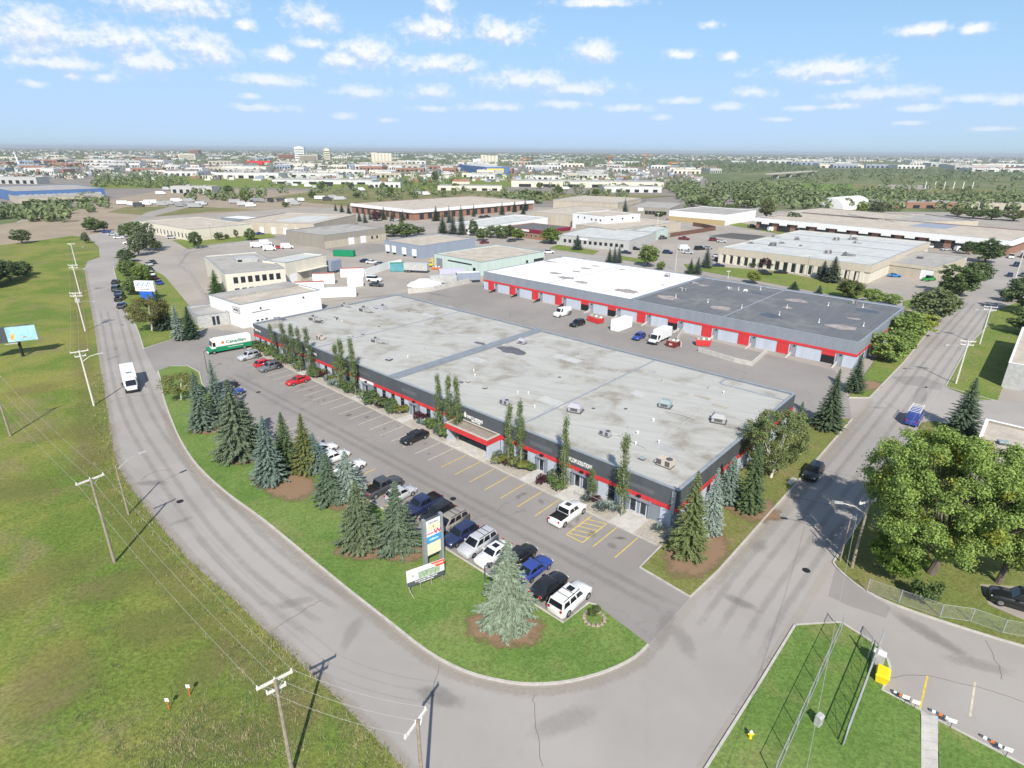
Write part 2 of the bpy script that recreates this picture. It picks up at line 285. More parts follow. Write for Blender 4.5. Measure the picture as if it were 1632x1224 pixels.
def thing(name, label, cat, loc=(0,0,0), rz=0.0, group=None):
    o = link(name, None, None, loc, rz); o.empty_display_size = 0.5; o['label'] = label; o['category'] = cat
    if group: o['group'] = group
    return o
def tag(o, label, cat, group=None):
    o['label'] = label; o['category'] = cat
    if group: o['group'] = group
    return o
def text(body, size, parent, loc, rot, m, name='lettering', extrude=0.015, align='CENTER', sx=1.0):
    cu = bpy.data.curves.new(name, 'FONT'); cu.body = body; cu.size = size; cu.extrude = extrude; cu.align_x = align; cu.align_y = 'CENTER'; cu.resolution_u = 2; cu.offset = size*.022
    tmp = bpy.data.objects.new(name, cu); COL.objects.link(tmp); bpy.context.view_layer.update()
    me = bpy.data.meshes.new_from_object(tmp.evaluated_get(bpy.context.evaluated_depsgraph_get())); bpy.data.objects.remove(tmp); bpy.data.curves.remove(cu)
    me.materials.clear(); me.materials.append(m); o = link(name, me, parent, loc); o.rotation_euler = rot; o.scale = (sx, 1, 1); return o
def smooth(pts, n=5):
    out = []
    for i in range(len(pts)-1):
        p0 = pts[max(i-1,0)]; p1 = pts[i]; p2 = pts[i+1]; p3 = pts[min(i+2,len(pts)-1)]
        for k in range(n):
            t = k/n; out.append(0.5*((2*p1)+(p2-p0)*t+(2*p0-5*p1+4*p2-p3)*t*t+(3*p1-p0-3*p2+p3)*t**3))
    return out+[pts[-1]]
def GP(pts, z=0.0): return [G(u, v, z) for u, v in pts]
def struct(name, mb, mats, **kw): return mb.obj(name, mats, None, kind='structure', **kw)
def slab(name, pts, z, m, sub=False):            # a grass slab raised to kerb height
    return struct(name, MB().prism([(p.x, p.y) for p in pts], -0.08, z), m)
# frame of the main building: a runs left along its front, b runs back from the front
MO = G(1082, 783, 5.3); MA = math.atan2(*(lambda d: (d.y, d.x))(G(402, 515, 5.3)-MO))
ea = Vector((math.cos(MA), math.sin(MA), 0)); eb = Vector((math.sin(MA), -math.cos(MA), 0))
def ML(a, b, z=0.0): return Vector((MO.x, MO.y, 0))+ea*a+eb*b+Vector((0, 0, z))
def MLrot(): return MA                            # local +x along a ; local -y along b
# ------------------------------------------------------------------ the ground
struct('ground', MB().sheet([(-32000,-3000),(32000,-3000),(32000,33000),(-32000,33000)], -0.30), FARG)
struct('district_ground', MB().sheet([(-900,470),(200,470),(300,900),(480,1900),(-1900,1900),(-1500,1200)], -0.25), CITYG)
struct('industrial_yard', MB().sheet([(-200,0),(170,-60),(520,300),(560,500),(260,480),(-130,505),(-330,420),(-260,300)], -0.06), A_YARD)
ROAD_L = [(690,1290),(640,1222),(560,1138),(480,1060),(420,1003),(360,945),(300,893),(253,836),(224,800),(190,749),(178,705),(171,659),(165,620),(154,551),(150,520),(139,459),(134,428)]
ROAD_R = [(217,520),(229,556),(252,592),(260,631),(275,674),(291,708),(316,744),(360,785),(420,829),(500,895),(560,944),(620,991),(680,1038),(740,1070),(800,1086),(850,1091),(910,1086),(970,1069),(1012,1048),(1033,1028)]
wl = smooth(GP(ROAD_L), 3)
wr_up = GP([(205,365),(193,412),(181,423),(182,432),(193,469),(203,502),(217,520)])
wr = smooth(GP(ROAD_R), 3)
far_left = GP([(140,416),(159,410),(157,393),(144,375)])
road_a = wl+far_left+wr_up+wr[1:]+GP([(1045,1050),(1040,1290)])
struct('road', MB().sheet([(p.x,p.y) for p in road_a], -0.012), A_ROAD)
SB_L = [(1033,1028),(1100,952),(1145,910),(1225,820),(1275,764),(1330,699),(1387,633),(1440,578),(1485,522),(1527,475),(1563,438),(1590,400),(1605,380),(1612,368)]
SB_R = [(1645,368),(1640,400),(1625,440),(1590,500),(1542,553),(1507,615),(1470,672),(1402,779),(1328,897),(1267,997),(1212,1086),(1125,1224),(1085,1290)]
struct('street', MB().sheet([(p.x,p.y) for p in GP(SB_L)+GP(SB_R)+GP([(1030,1290)])], 0.0), A_ROAD)
# the car park in front of the long building
lot = [ML(-0.6,-4.2),ML(-0.6,-8.9)]+GP([(1100,952),(1033,1028)])+GP([(950,965),(938,962)])+[ML(0.6,-21.0),ML(63.7,-20.8)]+GP([(345,640),(322,612),(318,592),(247,592),(229,556),(330,523),(385,530)])+[ML(106,0),ML(60,-2.6)]
struct('car_park', MB().sheet([(p.x,p.y) for p in lot], 0.008), A_LOT)
apron = GP([(1035,1030),(1101,954),(1112,962),(1050,1040)])
struct('apron', MB().sheet([(p.x,p.y) for p in apron], 0.016), A_PALE)
# fresh and worn patches
for nm, pts, z, m in (('asphalt_patch', [(1420,600),(1470,600),(1504,612),(1500,622),(1440,612)], 0.012, A_LOT),
                      ('asphalt_patch', [(1462,618),(1478,616),(1476,640),(1452,645)], 0.012, A_LOT),
                      ('asphalt_patch', [(1332,905),(1375,940),(1420,968),(1412,985),(1352,965),(1320,950)], 0.012, A_LOT)):
    struct(nm, MB().sheet([(p.x,p.y) for p in GP(pts)], z), m)
lotR = GP([(1267,997),(1340,992),(1400,1030),(1418,1062),(1407,1100),(1467,1132),(1493,1148),(1632,1222),(1760,1290),(1800,1060),(1632,1031),(1521,997),(1433,967),(1377,941),(1338,910),(1328,897)])
struct('side_lot', MB().sheet([(p.x,p.y) for p in lotR], 0.004), A_ROAD)
lotE = GP([(1470,672),(1507,615),(1600,643),(1760,640),(1900,800),(1700,760),(1600,700)])
struct('east_yard', MB().sheet([(p.x,p.y) for p in lotE], 0.006), A_ROAD)
# grass
left = [Vector((-700,-40,0)), Vector((-700,320,0))]+GP([(-60,396),(0,391),(51,385),(113,376),(140,378)])+far_left[::-1][1:]+wl[::-1]+[Vector((0,-40,0))]
MEADOW_POLY = left
struct('meadow', MB().prism([(p.x,p.y) for p in left], -0.08, 0.03), MEADOW)
inner = GP([(950,965),(938,962)])+[ML(0.6,-21.0), ML(63.7,-20.8)]+GP([(345,640),(322,612),(318,594),(300,584),(272,584)])
isl = wr[6:]+inner
slab('front_lawn', isl, 0.12, LAWN)
cl = [ML(-0.6,-4.2),ML(-0.6,-8.9)]+GP([(1100,952),(1145,910),(1225,820),(1275,764),(1358,668),(1290,668),(1268,672)])+[ML(-0.3,40.5),ML(-0.3,-0.5)]
slab('corner_lawn', cl, 0.12, DRYLAWN)
vg = GP([(1352,634),(1386,634),(1440,578),(1485,522),(1480,500),(1440,495),(1405,560)])
slab('verge', vg, 0.12, VERGE)
tri = GP([(182,432),(193,469),(203,502),(217,520),(229,554),(326,523),(312,500),(262,440),(215,415),(193,414)])
slab('tree_island', tri, 0.11, VERGE)
for pts in ([(1090,421),(1230,432),(1370,456),(1400,470),(1360,476),(1200,446),(1095,428)], [(1215,454),(1360,483),(1470,508),(1440,512),(1330,492),(1225,462)]):
    slab('verge', GP(pts), 0.10, VERGE)
struct('footpath', MB().sheet([(p.x,p.y) for p in GP([(1085,427),(1200,447),(1360,477),(1480,500),(1478,507),(1360,482),(1210,453),(1080,434)])], 0.02), A_PALE)
for pts in ([(275,383),(310,378),(430,372),(440,378),(330,391),(300,397)], [(990,408),(1035,415),(1025,420),(985,413)], [(890,390),(955,400),(945,406),(875,396)],
            [(1340,390),(1160,358),(1180,355)], [(1520,478),(1563,440),(1577,420),(1560,415),(1535,430),(1500,460)],
            [(1440,495),(1500,482),(1490,470),(1440,480)], [(1575,500),(1632,478),(1700,470),(1700,520),(1600,540),(1560,540)]):
    slab('verge', GP(pts), 0.10, VERGE)
slab('east_verge', GP([(1507,617),(1542,553),(1590,500),(1640,480),(1660,520),(1620,560),(1590,638),(1560,637)]), 0.12, VERGE)
under = GP([(1402,782),(1470,674),(1490,672),(1560,690),(1560,760),(1640,860),(1640,935),(1560,930),(1575,965),(1632,990),(1760,1030),(1760,1062),(1632,1029),(1521,995),(1433,965),(1377,939),(1338,908),(1330,896)])
slab('shaded_verge', under, 0.12, DRYLAWN)
gl = GP([(1090,1290),(1125,1226),(1212,1088),(1268,998),(1335,993),(1348,999),(1398,1032),(1416,1060),(1416,1072),(1406,1100),(1466,1132),(1468,1290)])
slab('fenced_lawn', gl, 0.12, LAWN)
slab('fenced_lawn_edge', GP([(1494,1149),(1632,1222),(1760,1290),(1498,1290)]), 0.12, LAWN)
# walk of cast slabs
wk = struct('footpath', MB().sheet([(p.x,p.y) for p in GP([(1467,1132),(1493,1147),(1497,1290),(1468,1290)])], 0.06), KERB)
for k in range(8):
    v0 = 1140+k*14; a = G(1467.5,v0,0); b = G(1494,v0+3,0); c = G(1494.5,v0+16.2,0); d = G(1467.5,v0+13.2,0)
    MB().hull8([(q.x,q.y,0.06) for q in (a,b,c,d)], [(q.x,q.y,0.13+0.008*(k%2)) for q in (a,b,c,d)]).obj('paving_slab', CONC, wk)
# kerbs (real steps)
def kerb(pts, w=0.22, z1=0.14, m=KERB, name='kerb'): return struct(name, MB().strip(pts, w, -0.05, z1), m)
kerb(wr[6:]); kerb(inner); kerb([ML(0.0-0.45,-3.9),ML(-0.6,-8.9)]+GP([(1100,952),(1145,910),(1225,820),(1275,764),(1358,668)]))
kerb(GP([(1352,634),(1386,634),(1440,578),(1485,522)])); kerb(GP([(1402,780),(1328,897)])); kerb(smooth(GP([(1328,897),(1338,910),(1377,941),(1433,967),(1521,997),(1632,1031),(1760,1064)]),3))
kerb(GP([(1090,1285),(1125,1225),(1212,1087),(1267,997)])); kerb(smooth(GP([(1267,997),(1335,993),(1348,998),(1400,1032),(1417,1060),(1417,1073)]),3)); kerb(GP([(1417,1073),(1406,1101),(1467,1133)])); kerb(GP([(1493,1148),(1632,1221),(1700,1257)]))
kerb(GP([(1507,616),(1542,553),(1575,518)])); kerb(GP([(1507,617),(1560,632),(1590,640)])); kerb(smooth(GP([(181,424),(182,432),(193,469),(203,502),(217,520),(229,556)]),3)); kerb(GP([(229,556),(326,524)]))
kerb(GP([(1527,475),(1563,438),(1578,420)])); 
# gutter strips along the street, paler than the asphalt
struct('gutter', MB().strip(GP([(1326,895),(1264,997),(1208,1088),(1118,1228)]), 0.8, -0.05, 0.012), A_PALE)
struct('gutter', MB().strip(GP([(1102,956),(1147,914),(1228,824),(1334,702),(1390,636)]), 0.7, -0.05, 0.012), A_PALE)
struct('gutter', MB().strip([p+Vector((-0.25,-0.25,0)) for p in wr[12:]], 0.6, -0.05, 0.0), A_PALE)
# planting strip and entrance walks along the front of the building
def kb(a): return -4.15+0.016*a
fk = [ML(a, kb(a)) for a in (0,20,40,60,80,100,104)]
kerb(fk)
struct('planting_strip', MB().prism([(p.x,p.y) for p in fk+[ML(104,-0.02),ML(0,-0.02)]], -0.05, 0.10), WGRAV)
for a0, a1 in ((3.2,6.6),(12.0,15.0),(19.4,21.2),(28.3,37.0),(47.0,49.0),(60.5,62.5),(78.0,81.5)):
    struct('entrance_walk', MB().prism([(p.x,p.y) for p in (ML(a0,kb(a0)-0.1),ML(a1,kb(a1)-0.1),ML(a1,-0.05),ML(a0,-0.05))], -0.05, 0.165), CONC)
def fade_mesh(vs, fs, fade, name, m, label=None):
    me = bpy.data.meshes.new(name); me.from_pydata(vs, [], fs); me.materials.append(m); at = me.attributes.new('fade', 'FLOAT', 'POINT'); at.data.foreach_set('value', fade); o = link(name, me); o['kind'] = 'structure'; return o
def fade_strip(pts, w, z, m, name, side=0.0):     # soft-edged band along a line
    P = [Vector((p[0], p[1])) for p in pts]; vs = []; fs = []; fd = []; n = len(P)
    for i in range(n):
        d = (P[min(i+1,n-1)]-P[max(i-1,0)]).normalized(); q = Vector((-d.y, d.x)); e = 1.0 if 0 < i < n-1 else 0.0
        for k, t in ((-.5,0.0),(-.15,1.0),(.15,1.0),(.5,0.0)): c = P[i]+q*(w*k+side); vs.append((c.x,c.y,z)); fd.append(t*e)
        if i:
            for k in range(3): a = (i-1)*4+k; fs.append((a,a+1,a+5,a+4))
    return fade_mesh(vs, fs, fd, name, m)
def fade_blob(c, rx, ry, z, m, name, ang=0.0, seed=0):
    r = random.Random(seed); vs = [(c.x,c.y,z)]; fd = [1.3]; fs = []; n = 20
    for ring, (q, f) in enumerate(((.55,1.0),(1.0,0.25),(1.25,-.4))):
        for k in range(n):
            t = 6.283*k/n; s_ = q*(1+r.uniform(-.1,.1)); x, y = rx*s_*math.cos(t), ry*s_*math.sin(t); vs.append((c.x+x*math.cos(ang)-y*math.sin(ang), c.y+x*math.sin(ang)+y*math.cos(ang), z)); fd.append(f)
    for k in range(n):
        fs.append((0,1+k,1+(k+1)%n))
        for q in (0,1): a = 1+q*n; fs.append((a+k,a+n+k,a+n+(k+1)%n,a+(k+1)%n))
    return fade_mesh(vs, fs, fd, name, m)
# wheel paths, oil, grit
def resample(P, step=4.0):
    out = [P[0]]; acc = 0
    for a, b in zip(P[:-1], P[1:]):
        n = max(1, int((b-a).length/step)); out += [a.lerp(b, (k+1)/n) for k in range(n)]
    return out
mid = [wr[i].lerp(wl[max(0, min(len(wl)-1, len(wl)-1-int((i-4)*len(wl)/(len(wr)*1.02))))], .5) for i in range(6, len(wr)-14)]
for sd in (-2.6,-1.0,1.2,2.8): fade_strip(resample([Vector((p.x,p.y,0)) for p in smooth(mid[::6], 4)]), 1.1, 0.004+0.0005*abs(sd), WEAR, 'tyre_track', sd)
sm = [G(*a).lerp(G(*b), .5) for a, b in (((1100,985),(1200,1100)),((1145,910),(1275,985)),((1225,820),(1328,897)),((1275,764),(1402,779)),((1387,633),(1507,615)),((1440,578),(1542,553)),((1527,475),(1600,490)))]
for sd in (-2.9,-1.2,1.1,2.8): fade_strip(resample(sm), 1.1, 0.018+0.0005*abs(sd), WEAR, 'tyre_track', sd)
for b0 in (-11.6,-13.2): fade_strip([ML(a, b0) for a in range(-8,96,4)], 1.3, 0.0185+abs(b0)*1e-4, WEAR, 'tyre_track')
rr_ = random.Random(9)
for i in range(46): fade_blob(ML(2.35+2.93*rr_.randint(0,33)+1.45, rr_.uniform(-8,-5.5)) if i < 26 else ML(3+2.93*rr_.randint(0,20)+1.4, rr_.uniform(-19,-16.5)), rr_.uniform(.3,.7), rr_.uniform(.3,.9), 0.0192+1e-4*i, OIL, 'oil_stain', rr_.uniform(0,3), i)
for i, (u, v, rx, ry) in enumerate(((240,770,3,1.2),(290,830,2,.8),(180,570,3,1),(185,555,2,.8),(700,1110,3,1.5),(900,1150,4,1.6),(1060,1000,4,1.2),(1090,1020,3,1.4),(1180,960,2.5,1),(1400,650,2,.8),(1210,870,2,1.4),(560,1010,3,1.1),(1480,1010,5,1.5),(1560,1060,4,1.2),(470,960,3,1),(960,560,6,2),(1150,615,7,2),(700,470,8,2))): fade_blob(G(u, v), rx*.8, ry*.7, 0.024+2e-4*i, WEAR if i % 4 else OIL, 'worn_patch', .7*i, 100+i)
fade_strip(resample(wr[10:]), 1.5, 0.0205, DUST, 'kerb_grit', -.7); fade_strip(resample(wl[2:]), 1.6, 0.0207, DUST, 'kerb_grit', -.3)
fade_strip(resample(GP([(1102,956),(1147,914),(1228,824),(1334,702),(1390,636)])), 1.4, 0.0209, DUST, 'kerb_grit', -.5)
fade_strip(resample(wl[6:]), 5.5, 0.034, DRYRIM, 'dry_rim', 2.6); None
for i, (u, v, rx, ry) in enumerate(((120,690,7,4),(60,620,6,4),(140,740,5,3),(330,1160,4,2.5),(400,1180,3,2),(250,1000,6,3),(190,930,5,3),(60,930,8,4),(330,1060,4,2.5),(90,1080,6,4),(30,780,7,4),(460,1150,3,2))): fade_blob(G(u, v), rx, ry, 0.035+2e-4*i, DRYRIM, 'dry_patch', .6*i, 200+i)
# tree rings: bare earth under the spruces
def blob(u, v, rx, ry, z, m, name, seed=0, ang=0.0): return fade_blob(G(u, v), rx*1.25, ry*1.25, z, m, name, ang, seed)
for i, (u, v, rx, ry, an) in enumerate(((330,686,2.0,1.4,0),(383,727,3.2,2.0,-0.4),(455,768,5.2,2.6,-0.7),(545,795,3.6,1.8,-0.6),(575,875,2.5,1.7,-0.2),(638,877,2.5,1.7,-0.2),(803,1000,3.0,2.1,-0.2),(1110,880,4.5,2.6,0.9),(1190,805,2.6,3.6,0.6),(1318,680,2.6,1.6,0.6),(1385,615,3,1.5,0.6))):
    blob(u, v, rx, ry, 0.128+1e-3*i, EARTH, 'earth_ring', i, an)
# --- painted lines
LINES = MB()
def line(p, q, w, z, mb):
    p = Vector((p.x,p.y,0)); q = Vector((q.x,q.y,0)); d = (q-p).normalized(); n = Vector((-d.y,d.x,0))*w/2
    mb.quad((p-n)+Vector((0,0,z)),(q-n)+Vector((0,0,z)),(q+n)+Vector((0,0,z)),(p+n)+Vector((0,0,z)))
def stall(a, b0, b1, m): 
    mb = MB(); line(ML(a,b0), ML(a,b1), 0.13, 0.016, mb); return struct('stall_line', mb, m)
for i in range(34):
    a = 2.35+2.93*i
    if 6.5 < a < 12: continue
    stall(a, kb(a)-0.3, kb(a)-5.2, YELL if a < 34 else WLINE)
for i in range(21):
    a = 3.0+2.93*i
    stall(a, -20.7, -15.4, YELL if a < 45 else WLINE)
hb = MB()
for a, b0, b1 in ((8.9,-4.4,-9.5),(6.6,-4.4,-9.5)): line(ML(a,b0), ML(a,b1), 0.14, 0.016, hb)
line(ML(8.9,-9.5), ML(6.6,-9.5), 0.14, 0.0161, hb)
for k in range(5): line(ML(8.83,-5.3-k*0.95), ML(6.67,-4.5-k*0.95), 0.13, 0.0162, hb)
struct('hatched_bay', hb, YELL)
for p, q, m in (((1478,1077),(1466,1130),YELL),((1554,1087),(1546,1142),WLINE)):
    mb = MB(); line(G(*p), G(*q), 0.16, 0.012, mb); struct('stall_line', mb, m)
for k in range(4):
    mb = MB(); line(G(343+k*22,518-k*3), G(356+k*22,527-k*3), 0.13, 0.016, mb); struct('stall_line', mb, WLINE)
# manhole covers
for i, (u, v) in enumerate(((287,799),(1285,909),(722,795),(412,625))):
    c = G(u, v); o = MB().cyl(c.x, c.y, -0.05, 0.022, 0.42, 16).obj('manhole_cover', BLACK)
    tag(o, ('round iron manhole cover on the road by the leaning lamp shadow','round iron manhole cover near the driveway mouth on the street','small round drain cover in the car park aisle by the sign','small round drain cover in the upper car park aisle')[i], 'manhole cover')
# sealed cracks and tyre lines on the roads
for i, pts in enumerate(([(540,850),(505,870),(470,882)], [(425,1010),(480,975),(515,955)], [(850,1110),(854,1160),(866,1224)], [(225,765),(245,752),(275,748)], [(175,640),(205,632),(240,628)], [(1290,745),(1350,757),(1390,762)], [(1255,790),(1300,800),(1360,812)], [(700,1060),(690,1110)], [(1410,640),(1440,660)], [(1385,1085),(1480,1077),(1632,1118)], [(1570,1020),(1590,1060),(1598,1085)])):
    w = smooth(GP(pts), 6); rr = random.Random(i); w = [p+Vector((rr.uniform(-.12,.12), rr.uniform(-.12,.12), 0)) for p in w]
    struct('road_crack', MB().strip([(p.x,p.y) for p in w], 0.035, 0.0, 0.0125+0.0003*i), mat('sealed_crack', (0.12,0.11,0.105), 0.2, 3, 0.8))
# dirt, waste ground, and green bands behind
def flat(name, pts, z, m): return struct(name, MB().sheet([(p.x,p.y) for p in GP(pts)], z), m)
flat('dirt_yard', [(-60,398),(0,391),(51,385),(113,376),(146,374),(205,363),(240,345),(330,341),(400,336),(480,330),(600,332),(640,318),(520,306),(330,300),(240,306),(160,322),(90,345),(0,358),(-80,365)], -0.05, A_DIRT)
flat('dry_grass', [(170,338),(250,345),(330,338),(420,335),(300,328),(200,330)], -0.03, DRYF)
flat('dry_grass', [(420,316),(600,333),(840,320),(1000,318),(1080,312),(900,308),(700,303),(520,302)], -0.04, DRYF)
flat('gravel_track', [(205,363),(250,343),(340,320),(330,316),(235,338),(190,360)], -0.02, A_PALE)
flat('green_embankment', [(140,300),(420,299),(700,303),(1000,290),(1000,283),(880,277),(560,279),(270,281),(160,286)], -0.10, VERGE)
flat('dry_grass', [(1360,292),(1560,300),(1700,312),(1700,330),(1560,318),(1480,310),(1360,300)], -0.08, DRYF)
flat('far_meadow', [(1180,290),(1480,296),(1500,308),(1380,305),(1200,300)], -0.09, LAWN)
flat('gravel_track', [(1400,294),(1480,295),(1486,302),(1400,301)], -0.05, A_PALE)
flat('far_street', [(690,378),(760,385),(900,400),(1130,432),(1120,442),(880,408),(740,394)], -0.03, A_ROAD)
flat('far_street', [(880,388),(1000,370),(1210,330),(1230,334),(1040,372),(930,396)], -0.035, A_ROAD)
flat('fresh_asphalt', [(1128,376),(1165,371),(1222,376),(1195,383)], -0.02, A_DARK)
flat('loading_yard', [(520,480),(640,467),(760,440),(775,462),(1080,530),(1330,590),(1352,634),(1358,668),(1290,668),(1268,672),(1269,640),(640,470)], -0.02, A_LOT)
flat('fresh_asphalt', [(398,372),(410,352),(440,362),(502,372),(640,395),(560,410),(500,392),(440,382)], -0.025, A_LOT)
# ------------------------------------------------------------------ plants
def leafcard(mb, p, n, s, r, asp=1.0):           # one small leaf face of size s facing n
    u = n.cross(Vector((r.uniform(-1,1), r.uniform(-1,1), r.uniform(-1,1))))
    if u.length < 1e-3: u = Vector((1,0,0))
    u.normalize(); w = n.cross(u).normalized()
    mb.add([p-u*s*asp*0.5, p+w*s*0.36, p+u*s*asp*0.5, p-w*s*0.36], [(0,1,2,3)])
def spruce_meshes(h, rr, seed, dens=1.0):
    r = random.Random(seed); cr = MB(); tk = MB()
    tk.tube([(0,0,0),(0,0,h*0.5),(0,0,h*0.97)], [0.028*h*0.5, 0.016*h*0.5, 0.02], 7)
    lv = int(h*3.2*dens); bulge = r.uniform(.66,.92); tw = r.uniform(.05,.16)
    for i in range(lv):
        t = i/(lv-1.0); z = 0.06*h+t*0.93*h
        R = rr*((1-t)**bulge)*(1+r.uniform(-tw,tw))+0.07
        if t < 0.08: R *= 0.80+2.5*t
        nb = max(5, int((6+9*(1-t))*dens)); off = r.uniform(0, 6.28)
        for k in range(nb):
            a = off+6.283*k/nb+r.uniform(-.2,.2); Rb = R*r.uniform(.62,1.16); droop = r.uniform(.10,.30)*(1-t*.7); up = r.uniform(.0,.12)
            ca, sa = math.cos(a), math.sin(a); nseg = max(2, int(Rb/0.26*dens))
            for j in range(nseg):
                q = (j+0.7)/nseg; x = Rb*q; zz = z-droop*x+up*x*q
                s = (0.54-0.18*q)*r.uniform(.7,1.3)*(0.55+0.5*(1-t))
                p = Vector((ca*x, sa*x, zz))
                for d in (-1, 1, 0):
                    az = a+d*r.uniform(.5,.95); dz = r.uniform(-.42,-.02) if d else r.uniform(-.25,.1)
                    v = Vector((math.cos(az), math.sin(az), dz)).normalized(); w = Vector((-v.y, v.x, r.uniform(-.5,.5)))*s*0.30
                    cr.add([p-v*s*.25+w, p-v*s*.25-w, p+v*s], [(0,1,2)])
                if j == 0: cr.add([p+Vector((0,0,-.3*s)), p+Vector((-sa*s*.5,ca*s*.5,-.2*s)), p+Vector((ca*s*.4,sa*s*.4,.1)), p+Vector((sa*s*.5,-ca*s*.5,-.2*s))], [(0,1,2,3)])
    for k in range(9):
        a = r.uniform(0,6.28); cr.add([(0.03*math.cos(a),0.03*math.sin(a),h*.95),(-.05*math.sin(a),.05*math.cos(a),h*.96),(0.05*math.cos(a),.05*math.sin(a),h*1.02)], [(0,1,2)])
    return cr.mesh('crown', NEEDLE), tk.mesh('trunk', BARK)
def broad_meshes(h, rr, seed, nclump, nleaf, leaf, base=0.22, bark=BARK, shape=1.0, lobes=9, flat=1.0, tr=None, core=0.62):
    r = random.Random(seed); cr = MB(); tk = MB(); zc = h*(base+(1-base)*0.52); rz = h*(1-base)*0.52
    lob = [(Vector((r.gauss(0,1), r.gauss(0,1), r.gauss(0,.8))).normalized(), r.uniform(.55,.95)) for _ in range(lobes)]
    tr = tr or 0.022*h; top = Vector((r.uniform(-.2,.2)*rr, r.uniform(-.2,.2)*rr, zc+rz*0.3))
    tk.tube([(0,0,0),(top.x*.2,top.y*.2,h*base),(top.x*.6,top.y*.6,zc-rz*.2),tuple(top)], [tr*1.25, tr, tr*.6, tr*.2], 8)
    cl = []
    for k in range(nclump):
        d = Vector((r.gauss(0,1), r.gauss(0,1), r.gauss(0,1))).normalized()
        m = core+(1-core)*max([max(0, d.dot(l))**3*w for l, w in lob]+[0.0])*1.15
        q = r.uniform(.45,1.0)**0.55*m
        p = Vector((d.x*rr*q, d.y*rr*q, zc+d.z*rz*q*flat))
        if p.z < h*base*.8: p.z = h*base*.8+r.uniform(0,.18)*h
        cl.append((p, d))
    for p, d in cl[:max(6, nclump//9)]:
        s = Vector((top.x*.3, top.y*.3, h*base+r.uniform(0,.5)*(zc-h*base))); mid = s.lerp(p, .5)+Vector((0,0,-.06*h*r.random()))
        tk.tube([s, mid, p], [tr*.42, tr*.26, tr*.06], 5, cap=False)
    cs = rr*1.25/(nclump**0.36)*shape
    for p, d in cl:
        for j in range(nleaf):
            o = Vector((r.gauss(0,.42), r.gauss(0,.42), r.gauss(0,.32)))*cs
            n = (o.normalized()*0.7+Vector((r.uniform(-1,1), r.uniform(-1,1), r.uniform(-.2,1.2)))).normalized()
            leafcard(cr, p+o, n, leaf*r.uniform(.6,1.3), r)
    return cr.mesh('crown', LEAF), tk.mesh('trunk', bark)
def column_meshes(h, rr, seed):
    r = random.Random(seed); cr = MB(); tk = MB(); lean = r.uniform(-.45,.45); stems = [(0, 0, 1.0), (r.uniform(-.4,.4), r.uniform(-.4,.4), r.uniform(.7,.9))]
    for sx, sy, q in stems: tk.tube([(sx*.3,sy*.3,0),(sx+lean*.5*q,sy,h*.5*q),(sx+lean*q,sy,h*.97*q)], [.10,.07,.02], 7)
    cl = []
    for k in range(46):
        t = r.random()**.8; sx, sy, q = r.choice(stems); z = h*q*(.07+.90*t); w = rr*(.45+.75*math.sin(math.pi*min(1,.15+t*.8)))*(1-.55*t**2); a = r.uniform(0,6.28); d = w*r.uniform(.15,1)
        cl.append(Vector((sx+lean*t*q+math.cos(a)*d, sy+math.sin(a)*d, z)))
    cl += [Vector((lean, 0, h*(.80+.05*k))) for k in range(4)]
    for p in cl:
        for j in range(64):
            o = Vector((r.gauss(0,.24), r.gauss(0,.24), r.gauss(0,.38))); leafcard(cr, p+o, (o.normalized()+Vector((r.uniform(-.5,.5), r.uniform(-.5,.5), .3))).normalized(), r.uniform(.14,.27), r)
    for k in range(12):
        z = h*r.uniform(.2,.8); a = r.uniform(0,6.28); tk.tube([(lean*z/h,0,z),(lean*z/h+math.cos(a)*rr*.6,math.sin(a)*rr*.6,z+h*.07)], [.03,.008], 4, cap=False)
    return cr.mesh('crown', LEAF), tk.mesh('trunk', mat('aspen_bark', (.34,.33,.27), .3, 3, .9))
def shrub_mesh(seed, spiky=False, n=520):
    r = random.Random(seed); cr = MB(); lob = [(Vector((r.uniform(-.5,.5), r.uniform(-.5,.5), r.uniform(.3,.6))), r.uniform(.35,.6)) for _ in range(5)]
    for k in range(n):
        c, q = r.choice(lob); d = Vector((r.gauss(0,1), r.gauss(0,1), abs(r.gauss(0,1)))).normalized(); p = c+d*q*r.uniform(.6,1); p.z = max(.03, p.z)
        if spiky: v = (d+Vector((0,0,.4))).normalized(); w = v.cross(Vector((.3,.2,.9))).normalized()*.07; cr.add([p-w, p+w, p+v*r.uniform(.18,.35)], [(0,1,2)])
        else: leafcard(cr, p, (d+Vector((r.uniform(-.5,.5),r.uniform(-.5,.5),r.uniform(-.2,.6)))).normalized(), r.uniform(.12,.24), r)
    return cr.mesh('foliage', NEEDLE if spiky else LEAF)
SPR = [(spruce_meshes(10, 2.7, 11+i, 1.1), 10.0, 2.7) for i in range(7)]+[(spruce_meshes(10, 2.0, 31+i, 1.1), 10.0, 2.0) for i in range(3)]
MID = [(broad_meshes(9, 3.4, 50+i, 130, 30, 0.46, 0.07, BARK, 0.9), 9.0, 3.4) for i in range(4)]
TALL = [(broad_meshes(10, 2.4, 60+i, 110, 28, 0.44, 0.07, BARK, 0.9), 10.0, 2.4) for i in range(2)]
COLM = [(column_meshes(9.5, 0.95, 70+i), 9.5, 0.95) for i in range(5)]
SHR = [shrub_mesh(80+i) for i in range(3)]; SHRS = [shrub_mesh(90+i, True) for i in range(2)]
def plant(name, label, cat, kit, loc, h, r, color, group=None, seed=0):
    (cm, tm), H0, R0 = kit; rr = random.Random(seed*77+3)
    e = thing(name, label, cat, (loc.x, loc.y, loc.z), rr.uniform(0, 6.28), group)
    link('trunk', tm, e, scale=(r/R0, r/R0, h/H0)); link('crown', cm, e, scale=(r/R0, r/R0, h/H0), color=color); return e
